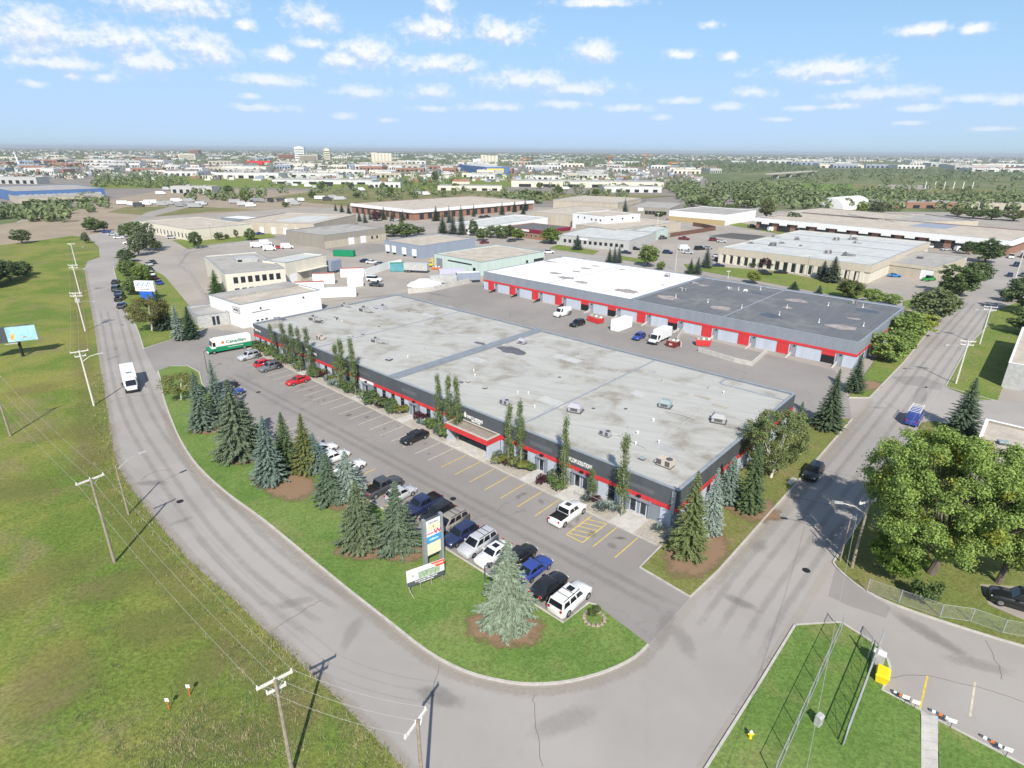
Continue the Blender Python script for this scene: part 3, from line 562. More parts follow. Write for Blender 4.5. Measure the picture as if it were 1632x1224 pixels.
BLUE_S = (0.145,0.205,0.185,1); GRN_S = (0.085,0.125,0.055,1); OLV_S = (0.125,0.145,0.050,1); PALE_S = (0.23,0.285,0.24,1); DEEP_S = (0.055,0.095,0.055,1)
Z = 0.12
# spruces in front: foot (px), top (px), half-width (m), colour, label
spr = [((325,684),(332,590),2.2,(0.13,0.175,0.13,1),'blue-green spruce at the upper end of the front lawn row'),
 ((352,672),(351,572),2.0,(0.12,0.17,0.13,1),'narrow spruce behind the first lawn spruce beside the lamp post'),
 ((383,727),(362,606),3.3,(0.125,0.16,0.10,1),'broad bushy spruce second along the lawn row with red earth beneath'),
 ((396,712),(378,640),2.3,(0.105,0.14,0.085,1),'low spruce tucked against the right side of the broad bushy one'),
 ((433,768),(430,662),2.5,(0.135,0.185,0.15,1),'blue-green spruce left of the tight lawn cluster'),
 ((459,745),(449,658),2.0,GRN_S,'green spruce half hidden at the back of the lawn cluster'),
 ((490,752),(479,660),2.0,OLV_S,'olive green tall spruce in the middle of the lawn cluster'),
 ((505,750),(504,690),1.9,BLUE_S,'pale blue spruce at the right end of the lawn cluster in front of white cars'),
 ((527,800),(521,722),2.1,(0.105,0.15,0.095,1),'dark green spruce left of the silver-blue one in the lawn row'),
 ((556,792),(551,720),2.2,PALE_S,'silver-blue spruce right of a dark green one in the lawn row'),
 ((576,872),(572,766),2.35,(0.12,0.155,0.085,1),'green spruce left of the pair beside the pylon sign'),
 ((636,876),(631,768),2.55,(0.115,0.155,0.10,1),'green spruce right of the pair beside the pylon sign'),
 ((808,996),(818,864),2.75,(0.20,0.25,0.175,1),'wide pale blue spruce at the end of the lawn hiding a white car'),
 ((1095,884),(1106,752),2.3,(0.125,0.155,0.06,1),'olive spruce at the front corner of the long building'),
 ((1130,850),(1135,745),1.5,PALE_S,'slim silver-blue spruce behind the olive corner spruce'),
 ((1160,800),(1163,728),1.5,(0.17,0.225,0.18,1),'slim blue-green spruce along the side wall of the long building'),
 ((1193,815),(1196,708),1.7,GRN_S,'dark green spruce beside the big birch on the corner lawn'),
 ((1270,690),(1272,640),1.2,(0.115,0.165,0.11,1),'small slim spruce right of the birch by the rear corner'),
 ((1318,684),(1340,590),2.6,(0.075,0.11,0.06,1),'dark leaning spruce beside the side driveway'),
 ((1360,625),(1372,565),1.9,(0.07,0.105,0.06,1),'dark spruce by the ramp at the end of the second building'),
 ((1530,690),(1552,602),2.5,(0.085,0.125,0.075,1),'tall spruce across the street near the tan roof'),
 ((287,542),(288,484),1.7,PALE_S,'silver-blue spruce left of a pair by the lot entrance'),
 ((306,540),(305,488),1.8,DEEP_S,'green spruce right of a pair by the lot entrance'),
 ((262,525),(258,462),2.6,(0.06,0.09,0.06,1),'dark spruce behind the autumn-tinged tree by the blue sign'),
 ((346,471),(344,430),2.3,(0.085,0.15,0.05,1),'dense dark conical cedar beside the cream building')]
for i, (b, t, r, c, lab) in enumerate(spr):
    p = G(*b); h = HT(b[0], b[1], t[0], t[1]); p.z = Z
    plant('spruce_tree', lab, 'spruce', SPR[i % 7] if r > 1.8 else SPR[7+i % 3], p, h, r*random.Random(i).uniform(1.0,1.16), tuple(min(1,x*1.18) for x in c[:3])+(1,), 'spruces round the car parks', i+1)
# columnar aspens along the front
asp = [(452,590,452,522),(441,585,441,518),(462,598,463,528),(472,604,470,530),(430,575,421,520),(527,632,527,548),(541,638,539,546),(514,628,514,558),(685,700,682,606),(698,706,697,606),(715,712,712,610),(796,752,793,652),(812,758,811,652),(888,788,889,674),(976,836,978,700),(933,805,935,755)]
alab = ['second', 'first tall', 'third', 'fourth', 'thin outermost', 'left', 'right', 'low', 'left', 'middle', 'right', 'left', 'right', 'single', 'single', 'short']
for i, (u, v, tu, tv) in enumerate(asp):
    p = G(u, v); a = (p-MO).dot(ea)
    p = ML(a, -1.55-0.3*(i % 3)); h = min(11.5, HT(u, v, tu, tv)*1.03); p.z = 0.1
    where = ('of the clump by the far end of the front' if i < 5 else 'of the group left of the first white wall sign' if i < 8 else 'of the three left of the red entrance canopy' if i < 11 else 'of the two right of the red entrance canopy' if i < 13 else 'left of the white lettering near the pickup' if i == 13 else 'right of the railing near the end doors' if i == 14 else 'between the railing and the pickup')
    plant('aspen_tree', f'{alab[i]} columnar aspen {where}', 'aspen', COLM[i % 5], p, h, (0.85 if i < 8 else 0.72)*(0.8 if i in (4, 15) else 1), (0.155,0.205,0.08,1) if i > 4 else (0.15,0.195,0.10,1), 'columnar aspens along the front', i+100)
# shrubs of the planting strip
rs = random.Random(5); sh = []
a = 1.5
while a < 103:
    if not any(a0-0.5 < a < a1+0.5 for a0, a1 in ((3.2,6.6),(12.0,15.0),(19.4,21.2),(28.3,37.0),(47.0,49.0),(60.5,62.5),(78.0,81.5))): sh.append(a)
    a += rs.uniform(.75, 1.45)*(1.0 if a > 38 else 1.15)
kinds = [('green', (0.125,0.185,0.06,1), 0), ('dark green', (0.10,0.15,0.055,1), 0), ('silver-blue', (0.24,0.30,0.27,1), 1), ('purple-leaved', (0.06,0.022,0.03,1), 0), ('yellow-green', (0.17,0.19,0.05,1), 0)]
SPOT = [(3.3,'beside the olive corner spruce'),(12,'between the end doors and the pickup'),(19.4,'left of the pickup below the white lettering'),(28.3,'right of the red entrance canopy'),(47,'left of the red entrance canopy'),(60.5,'between canopy and small white sign'),(78,'before the far half of the front'),(120,'at the far end by the red cars')]
ORD = ['rightmost','second from right','third from right','fourth from right','fifth from right','sixth from right','seventh from right','eighth from right','ninth from right']+['%s from right' % w for w in ('tenth','eleventh','twelfth','thirteenth','fourteenth','fifteenth','sixteenth')]; cnt = {}
for i, a in enumerate(sh):
    k = rs.choice((0,0,1,1,2,2,3,4)); nm, c, sp_ = kinds[k]; s = rs.uniform(.8,1.2)*(1.75 if k in (0,1,3) and a > 38 else 1.25 if k != 2 else 1.0)
    p = ML(a, rs.uniform(-2.9,-1.3)+0.012*a)
    wh = [w for a_, w in SPOT if a < a_][0]; key = (nm, wh); cnt[key] = cnt.get(key, 0)+1
    e = thing('shrub', f'{ORD[cnt[key]-1]} {nm} shrub {wh}', 'shrub', (p.x,p.y,0.1), rs.uniform(0,6), 'planting strip shrubs')
    link('foliage', SHRS[i % 2] if sp_ else SHR[i % 3], e, scale=(s*1.15, s*1.15, s), color=c)
# the great poplar over the street and other single trees
def solo(label, kit_mesh, loc, color, cat='tree', name='broadleaf_tree', rz=0.0, group=None):
    e = thing(name, label, cat, (loc.x, loc.y, Z), rz, group); link('trunk', kit_mesh[1], e); link('crown', kit_mesh[0], e, color=color); return e
bp = G(1483, 915)
solo('huge yellowing poplar overhanging the street at right', broad_meshes(17.6, 10.0, 7, 430, 330, 0.22, 0.10, BARK, 0.62, 12, 1.0, 0.36, 0.46), bp, (0.235,0.33,0.085,0.30), 'poplar')
bp2 = G(1590, 930)
solo('second poplar behind the huge one at the right edge', broad_meshes(11.5, 4.6, 8, 150, 170, 0.26, 0.14, BARK, 0.7, 9), bp2, (0.21,0.29,0.08,0.45), 'poplar')
solo('low bright green sapling clump in front of the huge poplar', broad_meshes(6.0, 3.2, 9, 90, 110, 0.24, 0.10, BARK, 0.75, 6), G(1420, 925), (0.13,0.21,0.035,0.6), 'tree')
solo('thin weedy bush at the fence beneath the huge poplar', broad_meshes(3.0, 1.5, 19, 40, 30, 0.28, 0.12, BARK, 0.95, 6), G(1470, 962), (0.10,0.15,0.05,0.9), 'bush')
solo('large loose birch with pale trunk at the side of the long building', broad_meshes(11.0, 4.9, 12, 170, 110, 0.22, 0.06, PALEBARK, 0.7, 12, 1.05, 0.17), G(1228, 762), (0.18,0.22,0.085,0.8), 'birch')
solo('small open hawthorn tree at the upper tip of the front lawn', broad_meshes(5.4, 4.0, 13, 90, 60, 0.22, 0.2, PALEBARK, 0.7, 9, 0.85, 0.13), G(289, 638), (0.19,0.205,0.07,0.6), 'hawthorn')
solo('autumn-tinged spreading tree beside the road by the blue sign', broad_meshes(9.0, 5.0, 14, 150, 80, 0.27, 0.14, PALEBARK, 0.75, 11, 0.95, 0.2), G(243, 528), (0.165,0.165,0.065,0.75), 'tree')
# other trees, individual things
rt = random.Random(3)
MG = (0.135,0.19,0.07,0.9); LG = (0.165,0.235,0.06,0.9); DG = (0.105,0.15,0.065,1); YG = (0.225,0.27,0.06,0.8); GG = (0.15,0.18,0.10,1); PU = (0.10,0.045,0.06,1)
MT = [(215,470,32,3.2,MG,'bushy green tree left of the white and blue sign'),(228,450,30,3.4,LG,'light green tree in the row above the white and blue sign'),(207,440,28,3.2,MG,'green tree opposite the parked black cars'),(203,418,22,3.6,DG,'dark round tree by the bend of the road'),
 (222,408,40,3.8,GG,'tall grey-green tree above the row of parked cars'),(236,400,48,4.6,GG,'tallest grey-green tree beside the tan-roofed workshop'),(216,385,35,5.0,MG,'dark green tree beyond the end of the meadow'),(198,378,20,2.6,MG,'small tree behind the parked white truck'),(152,370,25,4.5,MG,'left tree of the clump beyond the meadow corner'),(143,366,16,4.0,DG,'dark bush of the clump beyond the meadow corner'),(166,368,18,2.4,GG,'right thin tree of the clump beyond the meadow corner'),(137,388,18,2.0,GG,'little tree at the meadow corner by the road'),
 (250,400,18,2.6,DG,'dark spreading tree over the lot corner'),(314,396,29,3.2,DG,'upright green tree at the corner of the tan-roofed workshop'),(350,383,14,2.2,DG,'small dark tree in front of the tan-roofed workshop'),(362,381,8,1.4,DG,'tiny dark bush in front of the tan-roofed workshop'),(377,379,14,1.3,GG,'thin sapling in front of the tan-roofed workshop'),(399,383,20,3.0,MG,'green tree at the right end of the tan-roofed workshop'),
 (35,388,25,4.0,DG,'dark tree left at the edge of the dirt beyond the meadow'),(0,455,45,5.0,DG,'dark thicket tree at the left edge on the meadow'),(18,448,35,4.5,DG,'dark thicket tree second from the left edge on the meadow'),(38,440,26,3.6,DG,'dark thicket tree third from the left edge on the meadow'),(-15,460,45,5,DG,'dark thicket tree cut by the left edge of the picture'),
 (640,368,22,1.6,DG,'conifer-dark tree left of the hedge'),(627,377,20,5.0,MG,'round green tree left in the clump behind the blue-grey warehouse'),(648,378,24,5.0,MG,'round green tree right in the clump behind the blue-grey warehouse'),(668,374,14,3.5,DG,'dark tree behind the roof of the blue-grey warehouse'),
 (878,388,26,5.6,LG,'broad bright green tree in front of the grey office block'),(1032,425,36,4.2,LG,'round bright green tree behind the white roof'),(1053,430,14,1.8,LG,'small bright green tree behind the white roof'),(1200,452,22,2.6,YG,'bright small tree behind the dark roof'),(1222,428,22,3.6,PU,'purple-leaved tree in front of the beige office block'),(1353,476,32,4.3,(0.12,0.15,0.05,0.8),'olive green tree at the right rear corner of the dark roof'),(1390,484,26,3.2,(0.22,0.31,0.085,0.85),'light green bushy tree at the right rear corner of the dark roof'),(1418,486,20,2.8,(0.22,0.31,0.085,0.85),'second light green bushy tree at the right rear corner of the dark roof'),
 (1440,545,50,4.2,(0.22,0.31,0.085,0.85),'bright green tree at the end wall of the second building'),(1462,535,38,4.2,(0.30,0.35,0.08,0.8),'yellow-green bush tree at the end wall of the second building'),(1410,575,46,4.0,(0.22,0.31,0.085,0.85),'green bush tree nearest the side ramp'),(1430,562,40,3.6,(0.18,0.25,0.075,0.9),'green bush beside the kerb near the side ramp'),(1480,512,55,5.4,(0.17,0.21,0.095,1),'large grey-green tree at the street corner'),(1500,502,42,4.6,(0.12,0.16,0.05,0.8),'olive tree beside the large street-corner tree'),
 (1522,470,50,6.2,(0.10,0.15,0.055,1),'large dark green tree beside the street'),(1550,455,42,5.0,DG,'dark green tree behind the large street tree'),(1570,418,38,6.2,(0.10,0.145,0.055,1),'dark leafy tree in front of the white fascia building'),(1540,405,22,3.6,DG,'dark tree left of the white fascia number'),
 (1632,500,60,5.6,DG,'dark tree at the right edge above the street'),(1640,535,48,5.0,MG,'green tree at the right edge overhanging the street'),(1625,470,30,4.0,DG,'dark small tree at the right edge near parked cars'),(1605,480,20,3,MG,'low tree on the far side of the street'),
 (1262,362,26,4.2,DG,'round dark tree before the long white fascia building'),(1223,364,14,2.0,DG,'small tree at the left end of the white fascia building'),(1475,378,16,2.4,DG,'small dark tree at the end of the beige office block'),(1335,350,10,2.2,MG,'small tree left before the white fascia'),(1390,366,10,2.6,MG,'small tree middle before the white fascia'),(1450,374,9,2.4,LG,'small pale tree before the white fascia'),
 (814,377,18,3.4,DG,'dark tree left before the burgundy-roofed block'),(826,383,20,3.6,LG,'light tree before the burgundy-roofed block'),(793,378,18,2.0,LG,'light small tree by the street bend'),(770,384,22,3.4,MG,'green tree behind the mint building roof'),(755,376,26,3.0,DG,'dark tree behind the blue-grey warehouse corner'),(782,379,20,3.4,GG,'grey-green tree left of the burgundy-roofed block'),(800,380,22,3.6,MG,'green tree before the left end of the burgundy-roofed block'),(915,360,12,2.2,YG,'small pale tree by the white two-storey block'),
 (560,355,14,2.0,DG,'dark tree beside the brown warehouse'),(556,358,14,2.6,PU,'purple-leaved shrub tree beside the brown warehouse'),(600,352,16,3.4,PU,'purple-leaved shrub tree before the brick block'),(521,362,9,3.2,MG,'round shrub on top of the bank before the brown warehouse'),(490,362,6,3.0,GG,'low grey shrub before the brown warehouse'),
 (1110,352,14,2.6,MG,'small tree before the long white building'),(1130,352,16,3.0,MG,'round tree before the long white building'),(1098,348,10,2,GG,'thin tree before the long white building'),(1220,350,36,5.2,(0.155,0.18,0.075,0.8),'tall olive tree behind the end of the long white building'),(1395,345,26,6.0,GG,'large tree beyond the white fascia building'),(1372,340,18,4.0,YG,'yellowish tree beside the white tent'),(1165,338,14,6,MG,'low tree beyond the long white building'),(1120,330,18,6,MG,'round tree beyond the grey block'),(1185,330,22,8,MG,'wide tree beyond the long white building'),
 (835,318,16,6,MG,'left tree beyond the brick block end'),(855,320,18,6,MG,'right tree beyond the brick block end'),(890,310,14,6,MG,'tree behind the tan two-storey block'),(950,312,12,5,LG,'bright tree behind the tan two-storey block'),
 (1525,345,16,6,(0.155,0.18,0.075,0.8),'autumn tree left in the far row at right'),(1550,348,16,7,MG,'autumn tree middle in the far row at right'),(1580,350,18,7,MG,'green tree in the far row at right'),(1615,352,18,7,(0.155,0.18,0.075,0.8),'tree at the right end of the far row')]
for i, (u, v, hp, r, c, lab) in enumerate(MT):
    p = G(u, v); h = max(2.0, HT(u, v, u, v-hp)); p.z = 0.0
    kit = TALL[i % 2] if r < h*0.30 else MID[i % 4]
    plant('broadleaf_tree', lab, 'tree', kit, p, h, r*1.08, c, 'street and yard trees', i+300)
# conifers of the middle distance
MT2 = [(392,324,22,5,LG,'bright green tree on the dirt yard right of the trailers'),(365,310,16,5,MG,'green tree left on the dirt yard among trailers'),(415,312,10,4,MG,'small tree right on the dirt yard among trailers'),(498,315,10,4,MG,'small tree on the track beyond the tan warehouse'),(512,304,16,5,MG,'round tree below the embankment by the white trailers'),(622,314,18,4,MG,'tall tree in the dry field left'),(569,315,9,4,DG,'low tree in the dry field beyond the brick block left end'),(659,313,8,4,MG,'low tree in the dry field middle'),(707,313,9,3,MG,'small tree in the dry field beyond the brick block'),(726,303,12,5,MG,'bushy tree by the red-roofed houses'),(694,291,20,5,DG,'dark tree on the embankment left of the red-roofed houses'),(610,300,9,4,MG,'low bush by the white shed in the dry field'),(560,302,12,4,DG,'dark tree below the embankment by the trailers'),(455,330,9,3,MG,'small tree behind the tan warehouse left'),(1050,345,9,3,MG,'small tree right of the grey flat block'),(1010,338,12,3,DG,'dark small tree before the grey flat block left'),(1030,338,12,3.4,DG,'dark small tree before the grey flat block right'),(860,300,10,5,MG,'tree beyond the brick block end, far'),(1290,352,10,2.4,MG,'small tree before the white fascia left of the middle'),(1320,446,10,2,MG,'low shrub by the large conifer of the beige office'),(1170,420,10,2.0,DG,'shrub at the left corner of the beige office'),(1185,423,9,2.0,DG,'second shrub at the left of the beige office'),(1200,426,9,1.8,DG,'third shrub at the left of the beige office')]
for i, (u, v, hp, r, c, lab) in enumerate(MT2):
    p = G(u, v); h = max(2.0, HT(u, v, u, v-hp)); plant('broadleaf_tree', lab, 'tree', TALL[i % 2] if r < h*0.30 else MID[i % 4], p, h, r*1.1, c, 'street and yard trees', i+700)
MC = [(573,353,20,1.7,'between the brown warehouse and the brick block, first'),(582,355,22,1.8,'between the brown warehouse and the brick block, second'),(590,350,16,1.5,'between the brown warehouse and the brick block, third'),(612,350,21,2.3,'before the long side of the brick block'),(625,352,18,2.0,'right of the tallest one by the brick block'),(642,351,16,2.2,'before the corner of the brick block'),(545,338,15,2.0,'left behind the brown warehouse'),(556,340,16,1.8,'right behind the brown warehouse'),(535,336,12,1.4,'small, far left behind the brown warehouse'),
 (695,352,24,3.0,'left of the brick block entrance cars'),(716,355,28,2.2,'tall, in the middle before the brick block'),(735,358,32,2.6,'tallest before the brick block'),(706,372,32,3.2,'big, left behind the blue-grey warehouse'),(722,373,36,3.0,'big, second behind the blue-grey warehouse'),(736,374,42,3.2,'big, third behind the blue-grey warehouse'),(755,345,20,1.8,'right part of the brick block front, left'),(800,342,20,2.6,'right part of the brick block front, middle'),(820,338,18,2.2,'right part of the brick block front, right'),(837,336,18,2.4,'at the right end of the brick block'),(834,341,12,2.0,'small, at the right end of the brick block'),
 (920,398,24,3.0,'blue, before the grey office block'),(971,418,24,1.6,'left of three behind the white roof'),(979,419,28,1.6,'middle of three behind the white roof'),(986,419,30,1.6,'right of three behind the white roof'),(1100,436,24,2.0,'left of the group at the rear edge of the roofs'),(1111,437,28,2.0,'middle of the group at the rear edge of the roofs'),(1125,427,34,2.6,'largest of the group at the rear edge of the roofs'),
 (1325,450,42,3.2,'large, before the beige office block'),(1310,445,30,2.6,'left of the large one before the beige office block'),(1305,468,14,1.2,'little, by the footpath behind the dark roof'),(1265,462,14,2.0,'bushy, by the footpath behind the dark roof'),(903,328,12,1.2,'thin, before the tan two-storey block'),(912,328,13,2.4,'blue, before the tan two-storey block'),(927,330,20,1.8,'spiky, before the tan two-storey block'),(995,345,30,3.6,'dark, by the white two-storey block'),(990,330,20,2.8,'behind the white two-storey block'),(1027,328,10,1.5,'small, beyond the grey flat block'),(640,330,14,1.3,'thin, left beyond the brick block')]
for i, (u, v, hp, r, lab) in enumerate(MC):
    p = G(u, v); h = max(2.5, HT(u, v, u, v-hp)); p.z = 0.0
    plant('conifer_tree', f'distant conifer {lab}' , 'conifer', SPR[i % 10], p, h, r, (0.115,0.155,0.125,1) if i % 3 else (0.095,0.135,0.085,1), 'distant conifers', i+500)
from_poly = [(p.x,p.y) for p in MEADOW_POLY]
def inside(x, y, P):
    c = False; j = len(P)-1
    for i in range(len(P)):
        if (P[i][1] > y) != (P[j][1] > y) and x < (P[j][0]-P[i][0])*(y-P[i][1])/(P[j][1]-P[i][1])+P[i][0]: c = not c
        j = i
    return c
def grass_stuff():
    r = random.Random(21); mb = MB(); dry = MB(); weed = MB()
    def tuft(mb, x, y, s, n, wd=1.0):
        for k in range(n):
            a = r.uniform(0,6.28); l = s*r.uniform(.5,1.2); w = (0.018+0.03*s)*wd; d = r.uniform(.5,1.6)*l; ox, oy = x+r.uniform(-.22,.22), y+r.uniform(-.22,.22)
            mb.add([(ox-w*math.sin(a),oy+w*math.cos(a),0.02),(ox+w*math.sin(a),oy-w*math.cos(a),0.02),(ox+d*math.cos(a),oy+d*math.sin(a),0.02+l)], [(0,1,2)])
    for i in range(len(wl)-1):
        a, b = wl[i], wl[i+1]
        if a.y > 105: break
        L = (b-a).length; d = (b-a).normalized(); n = Vector((-d.y, d.x, 0))
        for k in range(int(L*30)):
            p = a.lerp(b, r.random()); q = p+n*(abs(r.gauss(0,.9))*(1 if r.random() < .5 else 2.6)-0.12)
            tuft(dry if r.random() < .55 else mb, q.x, q.y, r.uniform(.10,.32), 5)
    k = 0
    while k < 15000:
        y = 24+70*r.random()**1.5; x = r.uniform(-0.95*y, 0.1*y)
        if inside(x, y, from_poly):
            tuft(mb, x, y, r.uniform(.05,.16), 4); k += 1
    for (u, v, n, sp) in ((330,1170,420,2.6),(400,1190,260,1.8),(270,1200,200,1.8),(480,1050,160,2.2),(420,1040,120,1.8),(560,1190,120,2.0),(305,905,60,1.0),(440,1110,80,1.2)):
        c = G(u, v)
        for q in range(n):
            x, y = c.x+r.gauss(0,sp), c.y+r.gauss(0,sp*.7)
            if inside(x, y, from_poly): tuft(dry if r.random() < .6 else weed, x, y, r.uniform(.08,.26), 8, 1.0)
    for q in range(60):
        u, v = r.uniform(80,520), r.uniform(880,1220); c = G(u, v)
        if inside(c.x, c.y, from_poly):
            for z in range(7): tuft(weed, c.x+r.gauss(0,.35), c.y+r.gauss(0,.35), r.uniform(.08,.2), 8, 1.2)
    return mb, dry, weed
g1, g2, g3 = grass_stuff()
for nm, m_, c, lab in (('meadow_grass', g1, (0.19,0.235,0.07,1), 'green wild grass tufts over the meadow'), ('dry_grass', g2, (0.36,0.32,0.17,1), 'straw coloured dry grass by the road edge'), ('meadow_weeds', g3, (0.17,0.22,0.09,1), 'leafy weeds among the meadow grass')):
    o = m_.obj(nm, LEAF, None, kind='stuff', color=c); o['label'] = lab; o['category'] = 'grass'
# ------------------------------------------------------------------ vehicles
SPEC = { # L, W, H, belt, cowl, roof front, roof rear, rear base, deck height
 'sedan': (4.75,1.84,1.45,0.95,0.98,0.22,-1.05,-1.85,1.00), 'coupe': (4.5,1.84,1.36,0.90,0.85,0.05,-0.85,-1.80,0.95), 'hatch': (4.3,1.80,1.52,0.97,0.95,0.25,-1.45,-1.98,0.97),
 'crossover': (4.65,1.88,1.68,1.04,1.00,0.30,-1.75,-2.16,1.05), 'suv': (5.2,2.02,1.90,1.16,1.12,0.55,-2.28,-2.50,1.16), 'minivan': (5.05,1.98,1.76,1.05,1.42,0.55,-2.05,-2.38,1.05),
 'pickup': (5.75,2.02,1.90,1.16,1.25,0.62,-0.80,-1.00,1.16), 'van': (5.6,2.02,2.35,1.25,1.85,1.15,-2.62,-2.72,1.25)}
KITS = {}
def bevelled(me, w=0.05, seg=2):
    bm = bmesh.new(); bm.from_mesh(me); bmesh.ops.bevel(bm, geom=bm.edges[:], offset=w, segments=seg, affect='EDGES', profile=0.6); bm.to_mesh(me); bm.free()
    me.polygons.foreach_set('use_smooth', [True]*len(me.polygons)); me.update(); me.set_sharp_from_angle(angle=rad(38)); return me
def body_parts(kind):
    L, Wd, H, bl, cw, rf, rr, rb, dk = SPEC[kind]; w = Wd/2; x1 = L/2; zh = bl*0.88
    st = [(x1, zh*.72, .70, .34), (x1-.07, zh*.88, .87, .24), (x1-.30, zh*.98, .95, .20), ((x1+cw)/2, (zh+bl)/2+.01, .985, .20), (cw, bl, 1, .19), (0, bl+.01, 1, .19), (rb, dk, 1, .20), (-x1+.28, dk, .975, .22), (-x1+.06, dk*.93, .90, .26), (-x1, dk*.70, .78, .36)]
    mb = MB(); n = 11; vs = []
    for x, zt, k, zb in st:
        y = w*k
        vs += [(x,-y*.90,zb),(x,-y,zb+.16),(x,-y*1.0,(zb+zt)*.52),(x,-y*.975,zt-.10),(x,-y*.90,zt-.02),(x,0,zt+.03),(x,y*.90,zt-.02),(x,y*.975,zt-.10),(x,y*1.0,(zb+zt)*.52),(x,y,zb+.16),(x,y*.90,zb)]
    fs = [(i*n+k, (i+1)*n+k, (i+1)*n+k+1, i*n+k+1) for i in range(len(st)-1) for k in range(n-1)]
    fs += [tuple(range(n)), tuple(range((len(st)-1)*n, len(st)*n))[::-1]]
    if kind == 'pickup': fs = [f for f in fs if not (f in [(6*n+k, 7*n+k, 7*n+k+1, 6*n+k+1) for k in (4,5)])]
    mb.add(vs, fs); me = mb.mesh('body', [PAINT, BLACK], True)
    bw, tw = w*.93, w*(.80 if kind in ('suv','van','pickup') else .74)
    cb = MB().hull8([(rb,-bw,bl-.03),(cw,-bw,bl-.03),(cw,bw,bl-.03),(rb,bw,bl-.03)], [(rr,-tw,H),(rf,-tw,H),(rf,tw,H),(rr,tw,H)]).mesh('cabin', PAINT)
    bevelled(cb, 0.09)
    def pt(s, fx, t):                             # on the cabin side s at length fx, height t
        xb, xt = rb+(cw-rb)*fx, rr+(rf-rr)*fx; return Vector((xb+(xt-xb)*t, s*(bw+(tw-bw)*t+.012), bl-.03+(H-bl+.03)*t))
    e = 0.012; W = {}
    ws = lambda a, t0, t1, x0, x1_, xt0: None
    def cross(xb, xt, sg):
        P = []
        for t in (.12, .86):
            x = xb+(xt-xb)*t+sg*.014; y = (bw+(tw-bw)*t)*.88; z = bl-.03+(H-bl+.03)*t; P.append((x, y, z))
        (xa, ya, za), (xc, yc, zc) = P; q = [(xa,-ya,za),(xa,ya,za),(xc,yc,zc),(xc,-yc,zc)]
        return MB().add(q, [(0,1,2,3) if sg > 0 else (3,2,1,0)])
    W['windshield'] = cross(cw, rf, 1).mesh('windshield', CGLASS); 
    if kind != 'van': W['rear_window'] = cross(rb, rr, -1).mesh('rear_window', CGLASS)
    for s in (-1, 1):
        mb = MB(); spans = ((.06,.50),(.53,.93)) if kind not in ('van','suv','minivan') else ((.78,.96),) if kind == 'van' else ((.05,.33),(.36,.64),(.67,.94))
        for f0, f1 in spans:
            q = [pt(s,f0,.16),pt(s,f1,.16),pt(s,f1-.02,.84),pt(s,f0+.02,.84)]; mb.add(q, [(0,1,2,3) if s < 0 else (3,2,1,0)])
        W['side_window' if s < 0 else 'side_window.b'] = mb.mesh('side_window', CGLASS)
    wr_ = .40 if kind in ('suv','pickup','van') else .345
    wh = MB().tube([(0,-.11,0),(0,.11,0)], wr_, 14, 0); wh.tube([(0,-.118,0),(0,.118,0)], wr_*.62, 10, 1)
    wheel = wh.mesh('wheel', [TYRE, RIM])
    hl = MB().box(-.12,.03,-.20,.20,-.07,.07).mesh('headlight', LAMPW); tl = MB().box(-.03,.08,-.13,.13,-.12,.12).mesh('taillight', LAMPR)
    K = dict(body=me, cabin=cb, wheel=wheel, wx=(x1-.92, -x1+1.0), wy=w-.09, wr=wr_, hl=hl, tl=tl, lx=x1-.10, ly=w*.66, lz=zh*.80, tx=-x1+.03, ty=w*.72, tz=dk*.86, wins=W)
    if kind == 'pickup':
        bd = MB(); x0, xb = -x1+.30, rb-.02; yi = w*.86
        bd.box(x0, xb, -yi, yi, .72, .75); bd.box(x0, xb, -yi-.04, -yi, .72, dk-.01); bd.box(x0, xb, yi, yi+.04, .72, dk-.01); bd.box(x0-.04, x0, -yi, yi, .72, dk-.01); bd.box(xb, xb+.04, -yi, yi, .72, dk-.01)
        K['bed'] = bd.mesh('cargo_bed', BLACK)
    # one-mesh version for far cars
    far = MB(); far.add(vs, fs, 0); far.v = [v for v in far.v]
    far.hull8([(rb,-bw,bl-.03),(cw,-bw,bl-.03),(cw,bw,bl-.03),(rb,bw,bl-.03)], [(rr*.97,-tw,H-.07),(rf*.97,-tw,H-.07),(rf*.97,tw,H-.07),(rr*.97,tw,H-.07)], 1 if kind != 'van' else 0)
    far.box(rr, rf, -tw, tw, H-.07, H, 0)
    if kind == 'van': far.add([tuple(v.co) for v in W['windshield'].vertices], [(0,1,2,3)], 1)
    for sx in K['wx']:
        for sy in (-1, 1): far.tube([(sx, sy*K['wy']-.11, wr_), (sx, sy*K['wy']+.11, wr_)], wr_, 8, 2)
    K['far'] = far.mesh('parked_car', [PAINT, CGLASS, TYRE]); KITS[kind] = K; return K
for k in SPEC: body_parts(k)
CN = {'white': (.78,.78,.77,1), 'black': (.013,.014,.016,1), 'silver': (.48,.49,.51,1), 'grey': (.16,.17,.18,1), 'red': (.52,.02,.03,1), 'dark blue': (.02,.03,.085,1), 'blue': (.03,.06,.28,1), 'bronze': (.30,.27,.23,1), 'bright blue': (.02,.22,.55,1), 'maroon': (.16,.015,.02,1), 'green': (.03,.30,.06,1), 'dark grey': (.06,.063,.07,1), 'light grey': (.36,.37,.38,1)}
NAME = {'sedan': 'sedan_car', 'coupe': 'coupe_car', 'hatch': 'hatchback_car', 'crossover': 'crossover_car', 'suv': 'sport_utility_car', 'minivan': 'minivan', 'pickup': 'pickup_truck', 'van': 'cargo_van'}
CAT = {'pickup': 'pickup', 'van': 'van', 'minivan': 'minivan', 'suv': 'car'}
